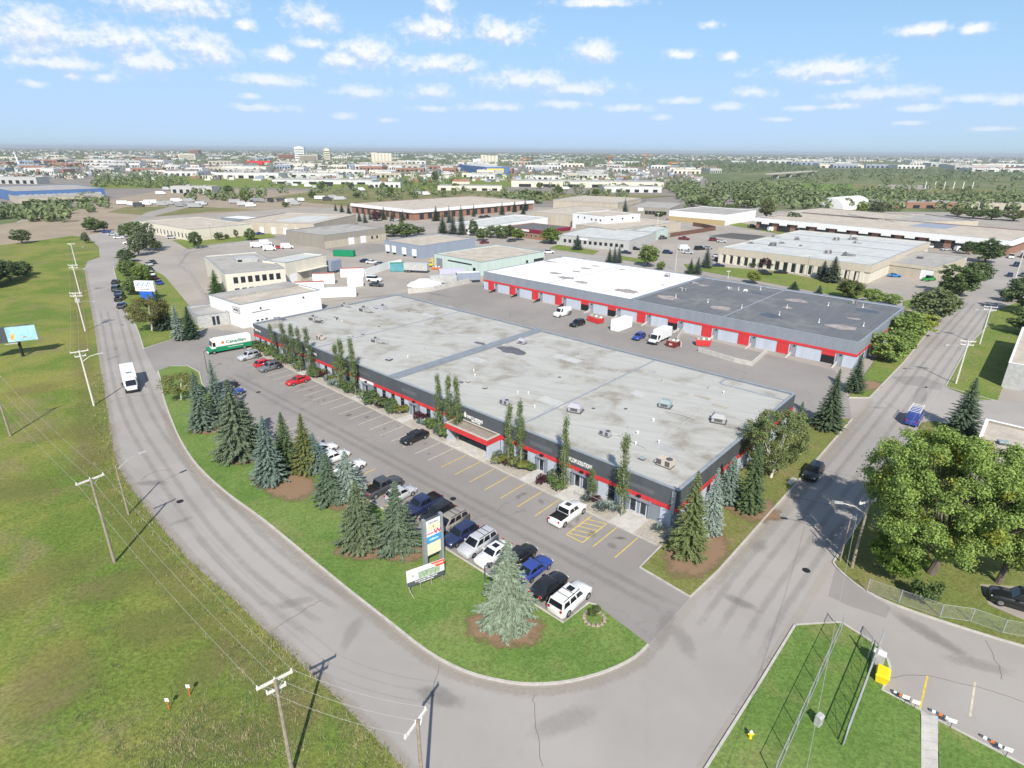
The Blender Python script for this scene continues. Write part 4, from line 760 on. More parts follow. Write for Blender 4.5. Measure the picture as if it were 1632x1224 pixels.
def car(kind, col, loc, ang, label, group=None, rails=False, sunroof=False, z=0.012):
    K = KITS[kind]; e = thing(NAME[kind], label, CAT.get(kind, 'car'), (loc.x, loc.y, z), ang, group); c = CN[col]
    b = link('body', K['body'], e, color=c); link('cabin', K['cabin'], e, color=c)
    for n, m in K['wins'].items(): link(n.split('.')[0], m, e)
    for x in K['wx']:
        for s in (-1, 1): link('wheel', K['wheel'], e, (x, s*K['wy'], K['wr']))
    for s in (-1, 1): link('headlight', K['hl'], e, (K['lx'], s*K['ly'], K['lz'])); link('taillight', K['tl'], e, (K['tx'], s*K['ty'], K['tz']))
    if kind == 'pickup': link('cargo_bed', K['bed'], e)
    L, Wd, H, bl, cw, rf, rr, rb, dk = SPEC[kind]
    for s in (-1, 1): MB().box(cw-.55, cw-.38, s*Wd*.5 if s > 0 else -Wd*.5-.20, Wd*.5+.20 if s > 0 else -Wd*.5, bl-.02, bl+.14).obj('door_mirror', PAINT, e, color=c)
    if rails:
        for s in (-1, 1): MB().box(rr+.15, rf-.1, s*Wd*.36-.02, s*Wd*.36+.02, H, H+.07).obj('roof_rail', BLACK, e)
        for q in (.35, .62): MB().box(rr+(rf-rr)*q-.025, rr+(rf-rr)*q+.025, -Wd*.36, Wd*.36, H+.03, H+.06).obj('cross_bar', BLACK, e)
    if sunroof: MB().box(rf-.95, rf-.25, -.36, .36, H-.01, H+.012).obj('sunroof', CGLASS, e)
    return e
def farcar(kind, col, u, v, ang, label, group='cars parked in the middle distance'):
    p = G(u, v); o = link(NAME[kind], KITS[kind]['far'], None, (p.x, p.y, 0.0), ang, CN[col]); return tag(o, label, CAT.get(kind, 'car'), group)
NB = math.atan2(eb.y, eb.x); NA = MA               # headings: into the building / along the front
P1 = 'cars in the front car park'
car('pickup','white', ML(10.9,-6.6), NB, 'white crew-cab pickup with black cargo bed beside the hatched bay', P1, sunroof=True)
car('sedan','black', ML(41.0,-6.0), NB+math.pi, 'black sedan parked alone left of the red entrance canopy', P1)
car('coupe','red', ML(76.4,-5.7), NB+math.pi, 'bright red coupe parked alone in the building-side row', P1)
car('crossover','grey', ML(87.3,-5.6), NB+math.pi, 'dark grey wagon beside a red car in the building-side row', P1, rails=True)
car('hatch','red', ML(90.2,-5.2), NB, 'red hatchback mostly hidden behind the dark grey wagon', P1)
car('crossover','silver', ML(97.0,-5.3), NB+math.pi, 'silver crossover nearest the green and white delivery truck', P1, rails=True)
car('suv','white', ML(1.75,-18.4), NB, 'white sport utility car with roof rails at the end of the lawn-side row', P1, rails=True, sunroof=True)
car('sedan','black', ML(4.55,-18.3), NB, 'black sedan next to the white sport utility car', P1)
car('sedan','blue', ML(7.4,-17.3), NB, 'dark blue sedan right of the wide pale blue spruce', P1)
car('hatch','black', ML(9.9,-16.6), NB, 'black hatchback hidden behind the wide pale blue spruce', P1)
car('sedan','white', ML(12.3,-18.4), NB+math.pi, 'white sedan half behind the wide pale blue spruce', P1, sunroof=True)
car('minivan','silver', ML(14.8,-18.3), NB+math.pi, 'silver minivan with roof rails facing the lawn', P1, rails=True)
car('crossover','dark blue', ML(17.5,-18.5), NB+math.pi, 'dark navy crossover facing the lawn between two minivans', P1)
car('minivan','bronze', ML(20.1,-17.7), NB+math.pi, 'bronze minivan with roof bars behind the pylon sign', P1, rails=True)
car('crossover','black', ML(22.7,-17.4), NB+math.pi, 'black crossover partly hidden by the pylon sign', P1)
car('pickup','dark blue', ML(25.4,-17.6), NB+math.pi, 'dark navy pickup behind the top of the pylon sign', P1)
car('hatch','silver', ML(29.6,-17.6), NB, 'silver hatchback behind the paired green spruces', P1)
car('pickup','dark grey', ML(32.6,-18.2), NB, 'dark pickup with red tail lamp behind the paired spruces', P1)
car('sedan','white', ML(40.4,-18.2), NB, 'white sedan behind the silver-blue lawn spruce', P1)
car('sedan','white', ML(44.6,-18.0), NB, 'lower of two white sedans behind the lawn cluster', P1)
car('hatch','white', ML(47.8,-17.8), NB, 'upper of two white cars behind the lawn cluster', P1)
car('sedan','blue', ML(79.5,-17.2), NB, 'blue sedan under the hawthorn at the top of the lawn', P1)
car('sedan','black', ML(83.5,-16.6), NB+math.pi, 'black car beside the hawthorn near the lamp post', P1)
car('crossover','black', G(1295,758), math.atan2(*(lambda d: (-d.y, -d.x))(G(1387,633)-G(1275,764))), 'black car driving on the street beside the great tree shadow', None)
# yard between the two long buildings
car('van','white', G(896,503), NB+math.pi-.12, 'white cargo van parked before the loading doors', 'vehicles in the loading yard')
car('crossover','black', G(920,519), NB+math.pi-.08, 'black car parked beside the white cargo van in the loading yard', 'vehicles in the loading yard')
car('hatch','blue', G(1018,540), NB+math.pi+.05, 'blue car beside the white box van in the loading yard', 'vehicles in the loading yard')
car('van','blue', G(1455,672), math.atan2(*(lambda d: (d.y, d.x))(G(1387,633)-G(1275,764))), 'blue van with white ladder rack parked across the street')
car('pickup','black', G(1630,968), 2.6, 'black pickup with red tail lamp behind the great poplar')
def boxtruck(label, loc, ang, L=5.6, Hb=3.2, cabcol='white', boxcol='white', name='box_truck', cat='truck'):
    e = thing(name, label, cat, (loc.x, loc.y, 0.0), ang); w = 1.15
    bx = bevelled(MB().box(-L/2-.9, L/2-.9, -w, w, .75, Hb).mesh('cargo_box', TINT), .04, 1); link('cargo_box', bx, e, color=CN[boxcol])
    MB().box(-L/2-.92, -L/2-.9, -w+.1, w-.1, .95, Hb-.15).obj('rear_door', UNIT, e)
    cb = bevelled(MB().hull8([(L/2-.86,-1.0,.45),(L/2+1.3,-1.0,.45),(L/2+1.3,1.0,.45),(L/2-.86,1.0,.45)], [(L/2-.86,-.92,2.35),(L/2+.35,-.92,2.35),(L/2+.35,.92,2.35),(L/2-.86,.92,2.35)]).mesh('cab', PAINT), .09); link('cab', cb, e, color=CN[cabcol])
    MB().add([(L/2+.95,-.86,1.25),(L/2+.95,.86,1.25),(L/2+.50,.82,2.2),(L/2+.50,-.82,2.2)], [(0,1,2,3)]).obj('windshield', CGLASS, e)
    for s in (-1, 1): MB().box(L/2-.6, L/2+.35, s*.99-.01, s*.99+.01, 1.45, 2.1).obj('side_window', CGLASS, e)
    MB().hull8([(L/2+.9,-.9,.5),(L/2+1.75,-.85,.5),(L/2+1.75,.85,.5),(L/2+.9,.9,.5)], [(L/2+.9,-.9,1.22),(L/2+1.7,-.8,1.1),(L/2+1.7,.8,1.1),(L/2+.9,.9,1.22)]).obj('hood', PAINT, e, color=CN[cabcol])
    MB().box(L/2+1.74, L/2+1.88, -1.0, 1.0, .4, .68).obj('bumper', BLACK, e)
    for x in (L/2+.95, -L/2+.3):
        for s in (-1, 1): link('wheel', KITS['suv']['wheel'], e, (x, s*1.0, .42), scale=1.05)
    for s in (-1, 1): link('headlight', KITS['suv']['hl'], e, (L/2+1.75, s*.62, .88)); MB().box(L/2+.55, L/2+.75, s*1.28-.1, s*1.28+.1, 1.5, 2.0).obj('door_mirror', BLACK, e)
    MB().box(-L/2-.8, L/2+.9, -.5, .5, .5, .74).obj('chassis', BLACK, e); return e
d = G(215,650)-G(196,575); boxtruck('white box truck driving down the left road towards the camera', G(209,614), math.atan2(d.y, d.x), 6.2, 3.3)
boxtruck('white box truck backed up to a loading door in the yard', G(1052,543), NB+math.pi+.02, 5.4, 3.0)
# green and white delivery step van with lettering
pa, pb = G(338,563), G(398,552); d = pb-pa; e = thing('delivery_step_van', 'green and white delivery step van with script lettering at the lot entrance', 'van', ((pa.x+pb.x)/2, (pa.y+pb.y)/2, 0.01), math.atan2(-d.y, -d.x)); hl = d.length/2+.3
link('body_upper', bevelled(MB().box(-hl, hl-1.1, -1.15, 1.15, 1.45, 3.15).mesh('body_upper', WHITE), .16, 3), e); MB().box(-hl-.01, hl-1.05, -1.165, 1.165, .5, 1.46).obj('body_lower', GREENP, e)
link('cab', bevelled(MB().hull8([(hl-1.12,-1.13,1.2),(hl-.15,-1.13,1.2),(hl-.15,1.13,1.2),(hl-1.12,1.13,1.2)], [(hl-1.12,-1.1,3.05),(hl-.55,-1.1,3.05),(hl-.55,1.1,3.05),(hl-1.12,1.1,3.05)]).mesh('cab', WHITE), .08), e)
link('nose', bevelled(MB().box(hl-1.06, hl+.55, -1.1, 1.1, .5, 1.3).mesh('nose', GREENP), .12, 2), e)
MB().add([(hl-.21,-1.0,1.62),(hl-.21,1.0,1.62),(hl-.47,.98,2.75),(hl-.47,-.98,2.75)], [(0,1,2,3)]).obj('windshield', CGLASS, e)
for s in (-1, 1): MB().box(hl-1.05, hl-.45, s*1.125-.012, s*1.125+.012, 1.65, 2.6).obj('side_window', CGLASS, e); link('headlight', KITS['suv']['hl'], e, (hl+.5, s*.75, .95))
for x in (hl-.55, -hl+1.7):
    for s in (-1, 1): link('wheel', KITS['suv']['wheel'], e, (x, s*1.08, .41))
MB().box(hl+.54, hl+.7, -1.05, 1.05, .38, .62).obj('bumper', WHITE, e)
for s, rz in ((1, math.pi), (-1, 0)):
    text('Canadian', 1.0, e, (-1.0, s*1.17, 2.3), (math.pi/2, 0, rz), GREENP, sx=1.15); text('Linen and Uniform Service', .3, e, (-.8, s*1.185, 1.15), (math.pi/2, 0, rz), WHITE)
    lf = MB(); pts = [(0,.45),(.08,.25),(.22,.32),(.18,.05),(.36,.12),(.32,0),(.42,-.06),(.2,-.24),(.22,-.32),(.03,-.28),(.02,-.45),(-.02,-.45),(-.03,-.28),(-.22,-.32),(-.2,-.24),(-.42,-.06),(-.32,0),(-.36,.12),(-.18,.05),(-.22,.32),(-.08,.25)]
    lf.add([(1.75*(1 if s > 0 else 1)+x, s*1.172, 2.35+z) for x, z in pts], [tuple(range(len(pts)))]); lf.obj('leaf_emblem', ORNG, e)
# middle-distance cars: kind, colour, px, heading, words
A0 = NA; FC = [('sedan','black',185,452,1.9,'black car first of five parked along the left road'),('suv','dark grey',187,463,1.9,'dark car second of five parked along the left road'),('sedan','dark blue',190,470,1.9,'dark blue car third of five parked along the left road'),('pickup','black',192,478,1.9,'black pickup fourth of five parked along the left road'),('hatch','dark grey',195,490,1.9,'dark car last of five parked along the left road'),
 ('sedan','silver',180,375,0.3,'silver car at the end of the left road'),('sedan','white',190,380,0.3,'white car left at the end of the left road'),('hatch','blue',170,371,0.6,'blue car at the far corner of the left road'),('pickup','white',208,389,0.2,'white pickup at the end of the left road'),('crossover','silver',274,380,0.4,'silver car on the drive beside the tan-roofed workshop'),('sedan','white',246,366,0.3,'white car up the drive by the tan-roofed workshop'),('sedan','silver',247,358,0.3,'silver car highest on the drive by the tan-roofed workshop'),
 ('sedan','dark grey',243,420,NA,'dark car topmost in the row behind the white and blue sign'),('sedan','silver',237,423,NA,'silver car second in the row behind the white and blue sign'),('crossover','dark blue',238,432,NA,'dark blue car third in the row behind the white and blue sign'),('crossover','white',240,439,NA,'white car fourth in the row behind the white and blue sign'),('sedan','maroon',245,445,NA,'maroon car fifth in the row behind the white and blue sign'),('sedan','blue',253,453,NA,'blue car lowest in the row behind the white and blue sign'),
 ('van','white',410,394,0.3,'white van leftmost in the fenced row of vans'),('van','white',424,390,0.3,'white van second in the fenced row'),('sedan','maroon',436,395,0.3,'dark red car among the fenced vans'),('van','white',430,399,0.3,'white van in front in the fenced row'),('sedan','red',444,396,0.3,'red car right among the fenced vans'),('van','white',458,396,0.3,'white van at the right end of the fenced row'),('sedan','blue',414,374,1.0,'blue car beside the workshop corner tree'),
 ('sedan','dark blue',583,418,-0.2,'dark blue car left of three in the gravel yard'),('sedan','white',593,420,-0.2,'white car middle of three in the gravel yard'),('sedan','grey',606,423,-0.2,'grey car right of three in the gravel yard'),('suv','white',597,448,-0.2,'white car on the concrete yard'),('sedan','dark grey',600,456,-0.2,'dark car on the concrete yard beside the trailers'),
 ('pickup','white',873,404,0.4,'white pickup by the end of the mint building'),('sedan','dark blue',902,388,NB,'dark blue car beside the broad bright tree'),('sedan','dark blue',998,404,-0.4,'dark blue car left on the far street lot'),('sedan','black',1012,398,-0.4,'black car behind the round bright tree'),('crossover','dark blue',1064,404,-0.4,'dark blue car right of the round bright tree'),('van','white',1090,398,0.3,'white van in the far lot'),('sedan','silver',1096,404,-0.3,'silver car before the white van in the far lot'),('suv','black',1115,398,0.4,'black car in the middle of the far lot'),('sedan','light grey',1128,397,0.4,'grey car in the middle of the far lot'),
 ('pickup','maroon',1090,382,-0.4,'dark red pickup by the brown fenced yard'),('suv','maroon',1138,384,-0.3,'dark maroon car on the fresh asphalt corner'),('sedan','silver',1150,386,-0.3,'silver car on the fresh asphalt corner'),('pickup','dark grey',1055,381,0.5,'grey vehicle beside the green shed'),('sedan','blue',1019,384,0.5,'blue car beside the grey office block'),('sedan','silver',1140,409,1.2,'silver car beside the beige office block left wall'),('sedan','dark grey',1142,415,1.2,'dark car beside the beige office block left wall'),('sedan','dark blue',1145,425,-0.15,'dark blue sedan on the lane before the beige office block'),('sedan','black',1244,436,-0.15,'black sedan before the beige office block'),('suv','black',1218,438,-0.1,'black vehicle under the purple-leaved tree'),
 ('coupe','bright blue',1425,441,-0.2,'bright blue sports car in the beige office yard'),('pickup','green',1480,447,0.5,'bright green truck in the beige office yard'),('pickup','white',1483,395,0.1,'white pickup before the white fascia building'),('sedan','silver',1507,399,0.1,'silver car before the white fascia building'),('van','white',1530,400,0.1,'white van before the white fascia building'),('pickup','dark grey',1212,366,0.2,'dark pickup at the left end of the white fascia building'),('van','white',1230,368,0.2,'white van at the left end of the white fascia building'),
 ('pickup','light grey',1573,438,-2.2,'grey pickup driving along the far street'),('sedan','dark blue',1609,440,0.9,'dark blue car on the right of the far street'),('suv','dark blue',1619,424,0.9,'dark car parked at the right of the far street'),('pickup','white',1611,411,0.9,'white pickup parked at the right of the far street'),('suv','black',1630,410,0.9,'black car parked at the right end of the far street'),('sedan','dark grey',1630,440,0.9,'grey car parked at the picture edge of the far street'),
 ('sedan','black',768,347,0.2,'black car left before the brick block'),('sedan','black',776,346,0.2,'black car right before the brick block'),('sedan','silver',630,352,0.3,'white car before the brick block corner'),('pickup','dark grey',1198,362,0.4,'dark pickup at the corner of the long white building'),('sedan','maroon',772,388,0.5,'dark red car behind the mint building'),('sedan','dark grey',815,385,0.5,'dark grey car before the burgundy-roofed block')]
for k, c, u, v, a, lab in FC: farcar(k, c, u, v, a, lab)
# trucks, campers and vans on the dirt yards far behind
rv = random.Random(8); rvm = []
for i in range(3):
    mb = MB(); L = (7, 9, 6)[i]; mb.box(-L/2, L/2, -1.2, 1.2, .6, 3.0+.2*i, 0); mb.box(L/2, L/2+1.6, -1.0, 1.0, .5, 2.0, 0); mb.box(L/2+.6, L/2+1.61, -.9, .9, 1.3, 1.9, 1)
    for x in (-L/2+1, L/2+.8):
        for s in (-1, 1): mb.tube([(x, s*1.0-.12, .45), (x, s*1.0+.12, .45)], .45, 8, 2)
    rvm.append(mb.mesh('camper_trailer', [TINT, CGLASS, TYRE]))
spots = [(195,326),(208,328),(220,330),(232,327),(240,325),(258,328),(268,326),(285,329),(297,327),(300,322),(375,324),(398,330),(405,322),(415,322),(432,322),(448,321),(462,323),(470,327),(480,321),(510,318),(520,320),(530,316),(540,319),(385,328),(320,327),(560,300),(575,304),(592,300),(470,297),(460,296),(490,298),(505,300),(515,294),(525,297),(665,310),(678,311),(355,303),(345,313),(265,303),(255,310),(900,302),(960,322),(280,322),(310,331)]
for i, (u, v) in enumerate(spots):
    p = G(u, v); o = link('parked_trailer', rvm[i % 3], None, (p.x, p.y, 0), rv.choice((0.1, 0.4, 1.2, 2.4)), CN['white']); k_ = rv.choice(('white','white','white','light grey','silver','dark grey')); o.color = CN[k_]
    tag(o, f"{k_} {('short','long','low')[i % 3]} trailer on the dirt {'beside the gravel track' if u < 310 else 'beyond the tan-roofed workshop' if u < 450 else 'beyond the tan warehouse' if u < 550 else 'in the dry field'}", 'trailer', 'trailers and trucks on the far dirt yards')
# ------------------------------------------------------------------ buildings
class Bld:
    def __init__(s, name, label, A, ang, L, D, h, wall, roof, cap=CAP, cat='building', group=None, th=0.3, rdrop=0.35):
        s.A = Vector((A.x, A.y, 0)); s.ang = ang; s.L = L; s.D = D; s.h = h
        s.x = Vector((math.cos(ang), math.sin(ang), 0)); s.y = Vector((-math.sin(ang), math.cos(ang), 0))
        s.e = thing(name, label, cat, (A.x, A.y, 0), ang, group)
        mb = MB(); mb.box(0, L, 0, th, -.1, h); mb.box(0, L, D-th, D, -.1, h); mb.box(0, th, th, D-th, -.1, h); mb.box(L-th, L, th, D-th, -.1, h)
        s.wall = mb.obj('wall', wall, s.e)
        s.roof = MB().box(th, L-th, th, D-th, h-rdrop-.2, h-rdrop).obj('roof', roof, s.e)
        if cap:
            c = .06; mb = MB(); mb.box(-c, L+c, -c, th+c, h, h+.09); mb.box(-c, L+c, D-th-c, D+c, h, h+.09); mb.box(-c, th+c, th+c, D-th-c, h, h+.09); mb.box(L-th-c, L+c, th+c, D-th-c, h, h+.09)
            s.cap = mb.obj('parapet_cap', cap, s.e)
    @classmethod
    def px(cls, name, label, a, b, d, h, wall, roof, **k):      # roof corners from the photograph: front-left, front-right, a point of the back edge
        A, B, Dp = G(*a, h), G(*b, h), G(*d, h); v = B-A; ang = math.atan2(v.y, v.x); y = Vector((-math.sin(ang), math.cos(ang), 0))
        return cls(name, label, A, ang, v.length, max(4.0, (Dp-A).dot(y)), h, wall, roof, **k)
    def fx(s, u, v, face='f'):                    # where the sight line meets a face: position along it and height
        o, d = (s.A, s.x) if face == 'f' else (s.A, s.y) if face == 'l' else (s.A+s.x*s.L, s.y)
        r = ray(u, v); n = Vector((-d.y, d.x, 0)); t = (o-Vector((0,0,0))).dot(n)/r.dot(n)
        P = Vector((0,0,CAMH))+r*t; return (P-o).dot(d), P.z
    def panel(s, face, c, z0, w, h, m, name, out=0.05, parent=None, depth=0.1):   # a box set proud of a face
        x0, x1 = c-w/2, c+w/2
        if face == 'f': a = (x0, x1, -out, depth-out)
        elif face == 'b': a = (x0, x1, s.D-depth+out, s.D+out)
        elif face == 'l': a = (-out, depth-out, x0, x1)
        else: a = (s.L-depth+out, s.L+out, x0, x1)
        return MB().box(*a, z0, z0+h).obj(name, m, parent or s.e)
    def window(s, face, c, z0, w, h, frame=WHITE, out=0.04, glass=GLASS):
        f = s.panel(face, c, z0, w, h, frame, 'window', out); s.panel(face, c, z0+.07, w-.14, h-.14, glass, 'pane', out+.012, f); return f
    def row(s, face, x0, x1, n, z0, w, h, frame=WHITE, glass=GLASS):
        for i in range(n): s.window(face, x0+(x1-x0)*(i+.5)/n, z0, w, h, frame, .04, glass)
    def band(s, z0, z1, m, name, out=0.06, faces='flr'):
        mb = MB(); o = out; L, D = s.L, s.D
        if 'f' in faces: mb.box(-o, L+o, -o, 0.0-.001, z0, z1)
        if 'l' in faces: mb.box(-o, -.001, 0, D, z0, z1)
        if 'r' in faces: mb.box(L+.001, L+o, 0, D, z0, z1)
        if 'b' in faces: mb.box(-o, L+o, D+.001, D+o, z0, z1)
        return mb.obj(name, m, s.e)
    def at(s, u, v, dz=0.0): return G(u, v, s.h-.35+dz)
LX, RX = 4.7, 40.0
SEAMD = (lambda d: math.atan2(d.y, d.x))(G(1000, 634, 5.3)-G(900, 619, 5.3))
ROOF1 = mat_roof('main_membrane_roof', (0.435,0.432,0.40), (0.22,0.18,0.13), SEAMD, 1.1, 0.26, 0.0, 0.85)
ROOF2W = mat_roof('white_membrane_roof', (0.82,0.81,0.79), (0.60,0.57,0.54), MA, 3.0, 0.06, 0.0, 0.15)
ROOF2D = mat_roof('dark_membrane_roof', (0.14,0.147,0.158), (0.30,0.285,0.26), MA+1.57, 2.0, 0.25, 0.0, 0.5)
PUDDLE = mat('roof_stain', (0.115,0.115,0.125), 0.25, 0.8, 0.45); WSTAIN = mat('roof_dirt_stain', (0.33,0.29,0.27), 0.3, 0.6, 0.85); BSTAIN = mat('dark_roof_puddle', (0.07,0.075,0.09), 0.25, 0.8, 0.35)
# ---------------- the long main building: local x runs right along its front, y back
BL = 104.6
m1 = Bld('commercial_building', 'long low charcoal and pale blue building with red band and grey flat roof', ML(BL,0), MA+math.pi, BL, 40.6, 5.3, GREYW, ROOF1, rdrop=0.28)
m1.band(2.98, 5.298, CHAR, 'upper_cladding', 0.05, 'flr'); m1.band(2.42, 2.975, RED, 'red_band', 0.14, 'flr')
ent = [(3.2,6.6),(12.0,15.0),(19.4,21.2),(28.3,37.0),(47.0,49.0),(60.5,62.5),(78.0,81.5)]
a = 0.5; k = 0
while a < BL-1.5:
    hit = [e for e in ent if e[0]-.25 < a+0.7 < e[1]+.25]
    if hit: a = hit[0][1]+.25; continue
    nxt = min([e[0] for e in ent if e[0] > a]+[BL-.3])
    w = min(1.5, nxt-a-.05)
    if w > .4: m1.panel('f', BL-(a+w/2), 0.0, w, 2.415, PALEB, 'wall_panel', 0.09, None, .085)
    a += w
    if a+1.05 < nxt-.3:
        x = BL-(a+.55); f = m1.panel('f', x, .35, 1.05, 2.05, CAP, 'window', .03, None, .03); m1.panel('f', x, .42, .92, 1.35, GLASS, 'pane', .042, f, .012); m1.panel('f', x, 1.84, .92, .5, GLASS, 'pane', .042, f, .012)
    a += 1.1
for i, (a0, a1) in enumerate(ent):
    if i == 3: continue
    c = BL-(a0+a1)/2; w = a1-a0
    m1.panel('f', c, 0.17, w, 2.24, GREYW, 'doorway', .16, None, .16)
    for s in ((-.5,.5) if w > 2.5 else (0,)):
        d = m1.panel('f', c+s*w*.42, .19, min(1.05, w*.42) if w > 2.5 else .95, 2.05, PALEB, 'door', .20, None, .04); m1.panel('f', c+s*w*.42, .35, .7 if w > 2.5 else .62, 1.7, GLASS, 'door_glass', .215, d, .015)
    for s in (-1, 1): m1.panel('f', c+s*(w/2-.12), .17, .22, 2.4, GREYW, 'door_pier', .45, None, .30)
    m1.panel('f', c, 2.28, w, .12, GREYW, 'door_canopy', .6, None, .44)
    MB().box(c-.25, c+.25, -.42, -.15, 2.62, 2.82).obj('wall_light', BLACK, m1.e)
m1.panel('f', BL-61.5, 2.45, 4.2, .52, WHITE, 'sign_panel', .16, None, .02)
# right side wall: pale panels with openings between
for i in range(9):
    m1.panel('r', 2.3+i*4.3, 0, 2.9, 2.415, PALEB, 'wall_panel', .09, None, .085); m1.window('r', 4.6+i*4.3, .8, 1.1, 1.5, CAP)
m1.panel('f', BL-.45, 2.0, .5, 3.1, CAP, 'downpipe_box', .2, None, .15)
# ghost plates of removed signs
for p, q in (((998,766),(1043,787)),((845,703),(880,720)),((640,619),(664,630)),((566,588),(590,599))):
    x0, z0 = m1.fx(*p); x1, z1 = m1.fx(*q); m1.panel('f', (x0+x1)/2, (z0+z1)/2-.3, x1-x0, .6, mat('faded_sign_ghost', (0.125,0.135,0.145), .1, 2, .6), 'sign_ghost', .056, None, .006)
def on_band(body, p, q, hpx=None, h=.8):          # white letters fitted between two sight lines on the cladding
    x0, z0 = m1.fx(*p); x1, z1 = m1.fx(*q); o = text(body, h, m1.e, ((x0+x1)/2, -.075, (z0+z1)/2), (math.pi/2, 0, 0), WHITE, 'lettering', .02)
    w = max(v.co.x for v in o.data.vertices)-min(v.co.x for v in o.data.vertices); o.scale.x = abs(x1-x0)/w; return o
on_band('UFCOM SOLUTIONS', (905,730), (944,746), h=.9); on_band('EVERTTA MEDIMAX', (745,663), (770,674), h=.7); on_band('HEALTH CARE', (752,670), (766,676), h=.4)
on_band('APEX', (487,555), (496,559), h=.8); on_band('PLUMBING', (494,561), (505,565), h=.6); on_band('NORTH', (401,521), (406,523), h=.7); on_band('SUPPLY CO', (407,525), (416,529), h=.55)
dx, dz = m1.fx(742,661); MB().add([(dx+.32*math.cos(t*.785), -.075, dz+.42*math.sin(t*.785)+(.2 if t == 2 else 0)) for t in range(8)], [tuple(range(8))]).obj('drop_emblem', WHITE, m1.e)
# entrance canopy with red fascia
c0, c1 = BL-37.2, BL-28.2
cn = MB(); cn.box(c0, c1, -2.95, -2.75, 2.35, 3.2); cn.box(c0, c0+.2, -2.75, -.15, 2.35, 3.2); cn.box(c1-.2, c1, -2.75, -.15, 2.35, 3.2); cano = cn.obj('entrance_canopy', RED, m1.e)
cp = MB(); cp.box(c0-.03, c1+.03, -2.98, -2.6, 3.2, 3.27); cp.box(c0-.03, c0+.35, -2.6, -.16, 3.2, 3.27); cp.box(c1-.35, c1+.03, -2.6, -.16, 3.2, 3.27); cp.box(c0+.35, c1-.35, -.45, -.16, 3.2, 3.27); cp.obj('canopy_coping', KERB, cano)
MB().box(c0+.2, c1-.2, -2.75, -.15, 2.9, 2.98).obj('canopy_roof', R_BROWN, cano)
for x in (c0+.06, c1-.42): MB().box(x, x+.36, -2.70, -.16, .1, 2.349).obj('canopy_wall', PALEB, m1.e)
m1.panel('f', (c0+c1)/2, .17, 7.6, 2.15, GLASS, 'entrance_glazing', .10, None, .1)
for i in range(6): m1.panel('f', c0+1.2+i*1.35, .17, .1, 2.15, CAP, 'mullion', .16, None, .05)
for x in (c0+1.6, c1-3.2): MB().box(x, x+1.4, -3.5, -2.75, .1, .75).obj('planter', CONC, m1.e)
# railing by the pickup
rl = thing('ramp_railing', 'grey tubular ramp railing by the end doors of the long building', 'railing', ML(10.6,-2.1,.1), MA+math.pi); 
for i in range(5): MB().cyl(-2.5+i*1.25, 0, 0, 1.0, .03, 6).obj('post', GALV, rl)
for z in (.55, .98): MB().tube([(-2.5,0,z),(2.5,0,z)], .028, 6).obj('rail', GALV, rl)
# roof seams, fire wall, edge step
ry = 5.3-.28
for a, w, h_, m in ((54.2,1.5,.45,GREYW),(25.6,.28,.10,CAP),(79.3,.25,.10,CAP)):
    MB().box(BL-a-w/2, BL-a+w/2, .36 if w < 1 else -.02, 40.3 if w < 1 else 40.62, ry, ry+h_+(0 if w < 1 else .1)).obj('roof_divider', m, m1.roof)
MB().box(BL-11.6, BL-11.3, 37.3, 40.3, ry, ry+.15).obj('roof_divider', CAP, m1.roof); MB().box(BL-11.3, BL-.4, 37.0, 37.25, ry, ry+.12).obj('roof_divider', CAP, m1.roof)
def on_roof(b, m, name, pts, dz):
    q = [G(u, v, b.h-.28) for u, v in pts]; loc = [((p-b.A).dot(b.x), (p-b.A).dot(b.y)) for p in q]
    return MB().sheet(loc, b.h-b.__dict__.get('rd', .28)+dz).obj(name, m, b.roof)
def stain(b, u, v, rx, ry_, m, dz, seed, rd):
    r = random.Random(seed); p = G(u, v, b.h-rd); x, y = (p-b.A).dot(b.x), (p-b.A).dot(b.y); pts = []
    for k in range(18):
        t = 6.283*k/18; q = r.uniform(.7,1.2); pts.append((x+rx*q*math.cos(t), y+ry_*q*math.sin(t)))
    return MB().sheet(pts, b.h-rd+dz).obj('roof_stain', m, b.roof)
for i, (u, v, rx, ry_, m) in enumerate(((815,558,3.3,1.9,PUDDLE),(446,508,2.4,1.0,PUDDLE),(505,512,2.2,.9,PUDDLE),(765,547,1.6,.7,PUDDLE),(888,565,1.0,.5,UNIT),(715,488,2.2,.8,WSTAIN))): stain(m1, u, v, rx, ry_, m, .006+.001*i, i, .28)
for pts in ([(1029,714),(1120,655),(1178,610),(1240,640)][:3], [(1029,714),(985,693),(962,690)], [(1062,655),(1090,662),(1107,668)], [(807,640),(853,648)], [(867,655),(895,640)]):
    P = [G(u, v, ry+.12) for u, v in pts]; L_ = [((p-m1.A).dot(m1.x), (p-m1.A).dot(m1.y), ry+.12) for p in P]; MB().tube(L_, .055, 6).obj('gas_pipe', UNIT, m1.roof)
rq = random.Random(31)
for i in range(26):
    x, y, w_, d_ = rq.uniform(2,BL-8), rq.uniform(2,34), rq.uniform(1.2,6), rq.uniform(.8,2.2); MB().box(x,x+w_,y,y+d_,ry,ry+.006+.0004*i).obj('roof_patch', mat(('roof_patch_pale','roof_patch_tan','roof_patch_grey')[i % 3], ((.47,.47,.45),(.38,.35,.30),(.37,.37,.36))[i % 3], .15, .5, .85), m1.roof)
for i in range(10): MB().cyl(rq.uniform(4,BL-4), rq.uniform(4,36), ry, ry+.03, .3, 10).obj('roof_drain', UNITD, m1.roof)
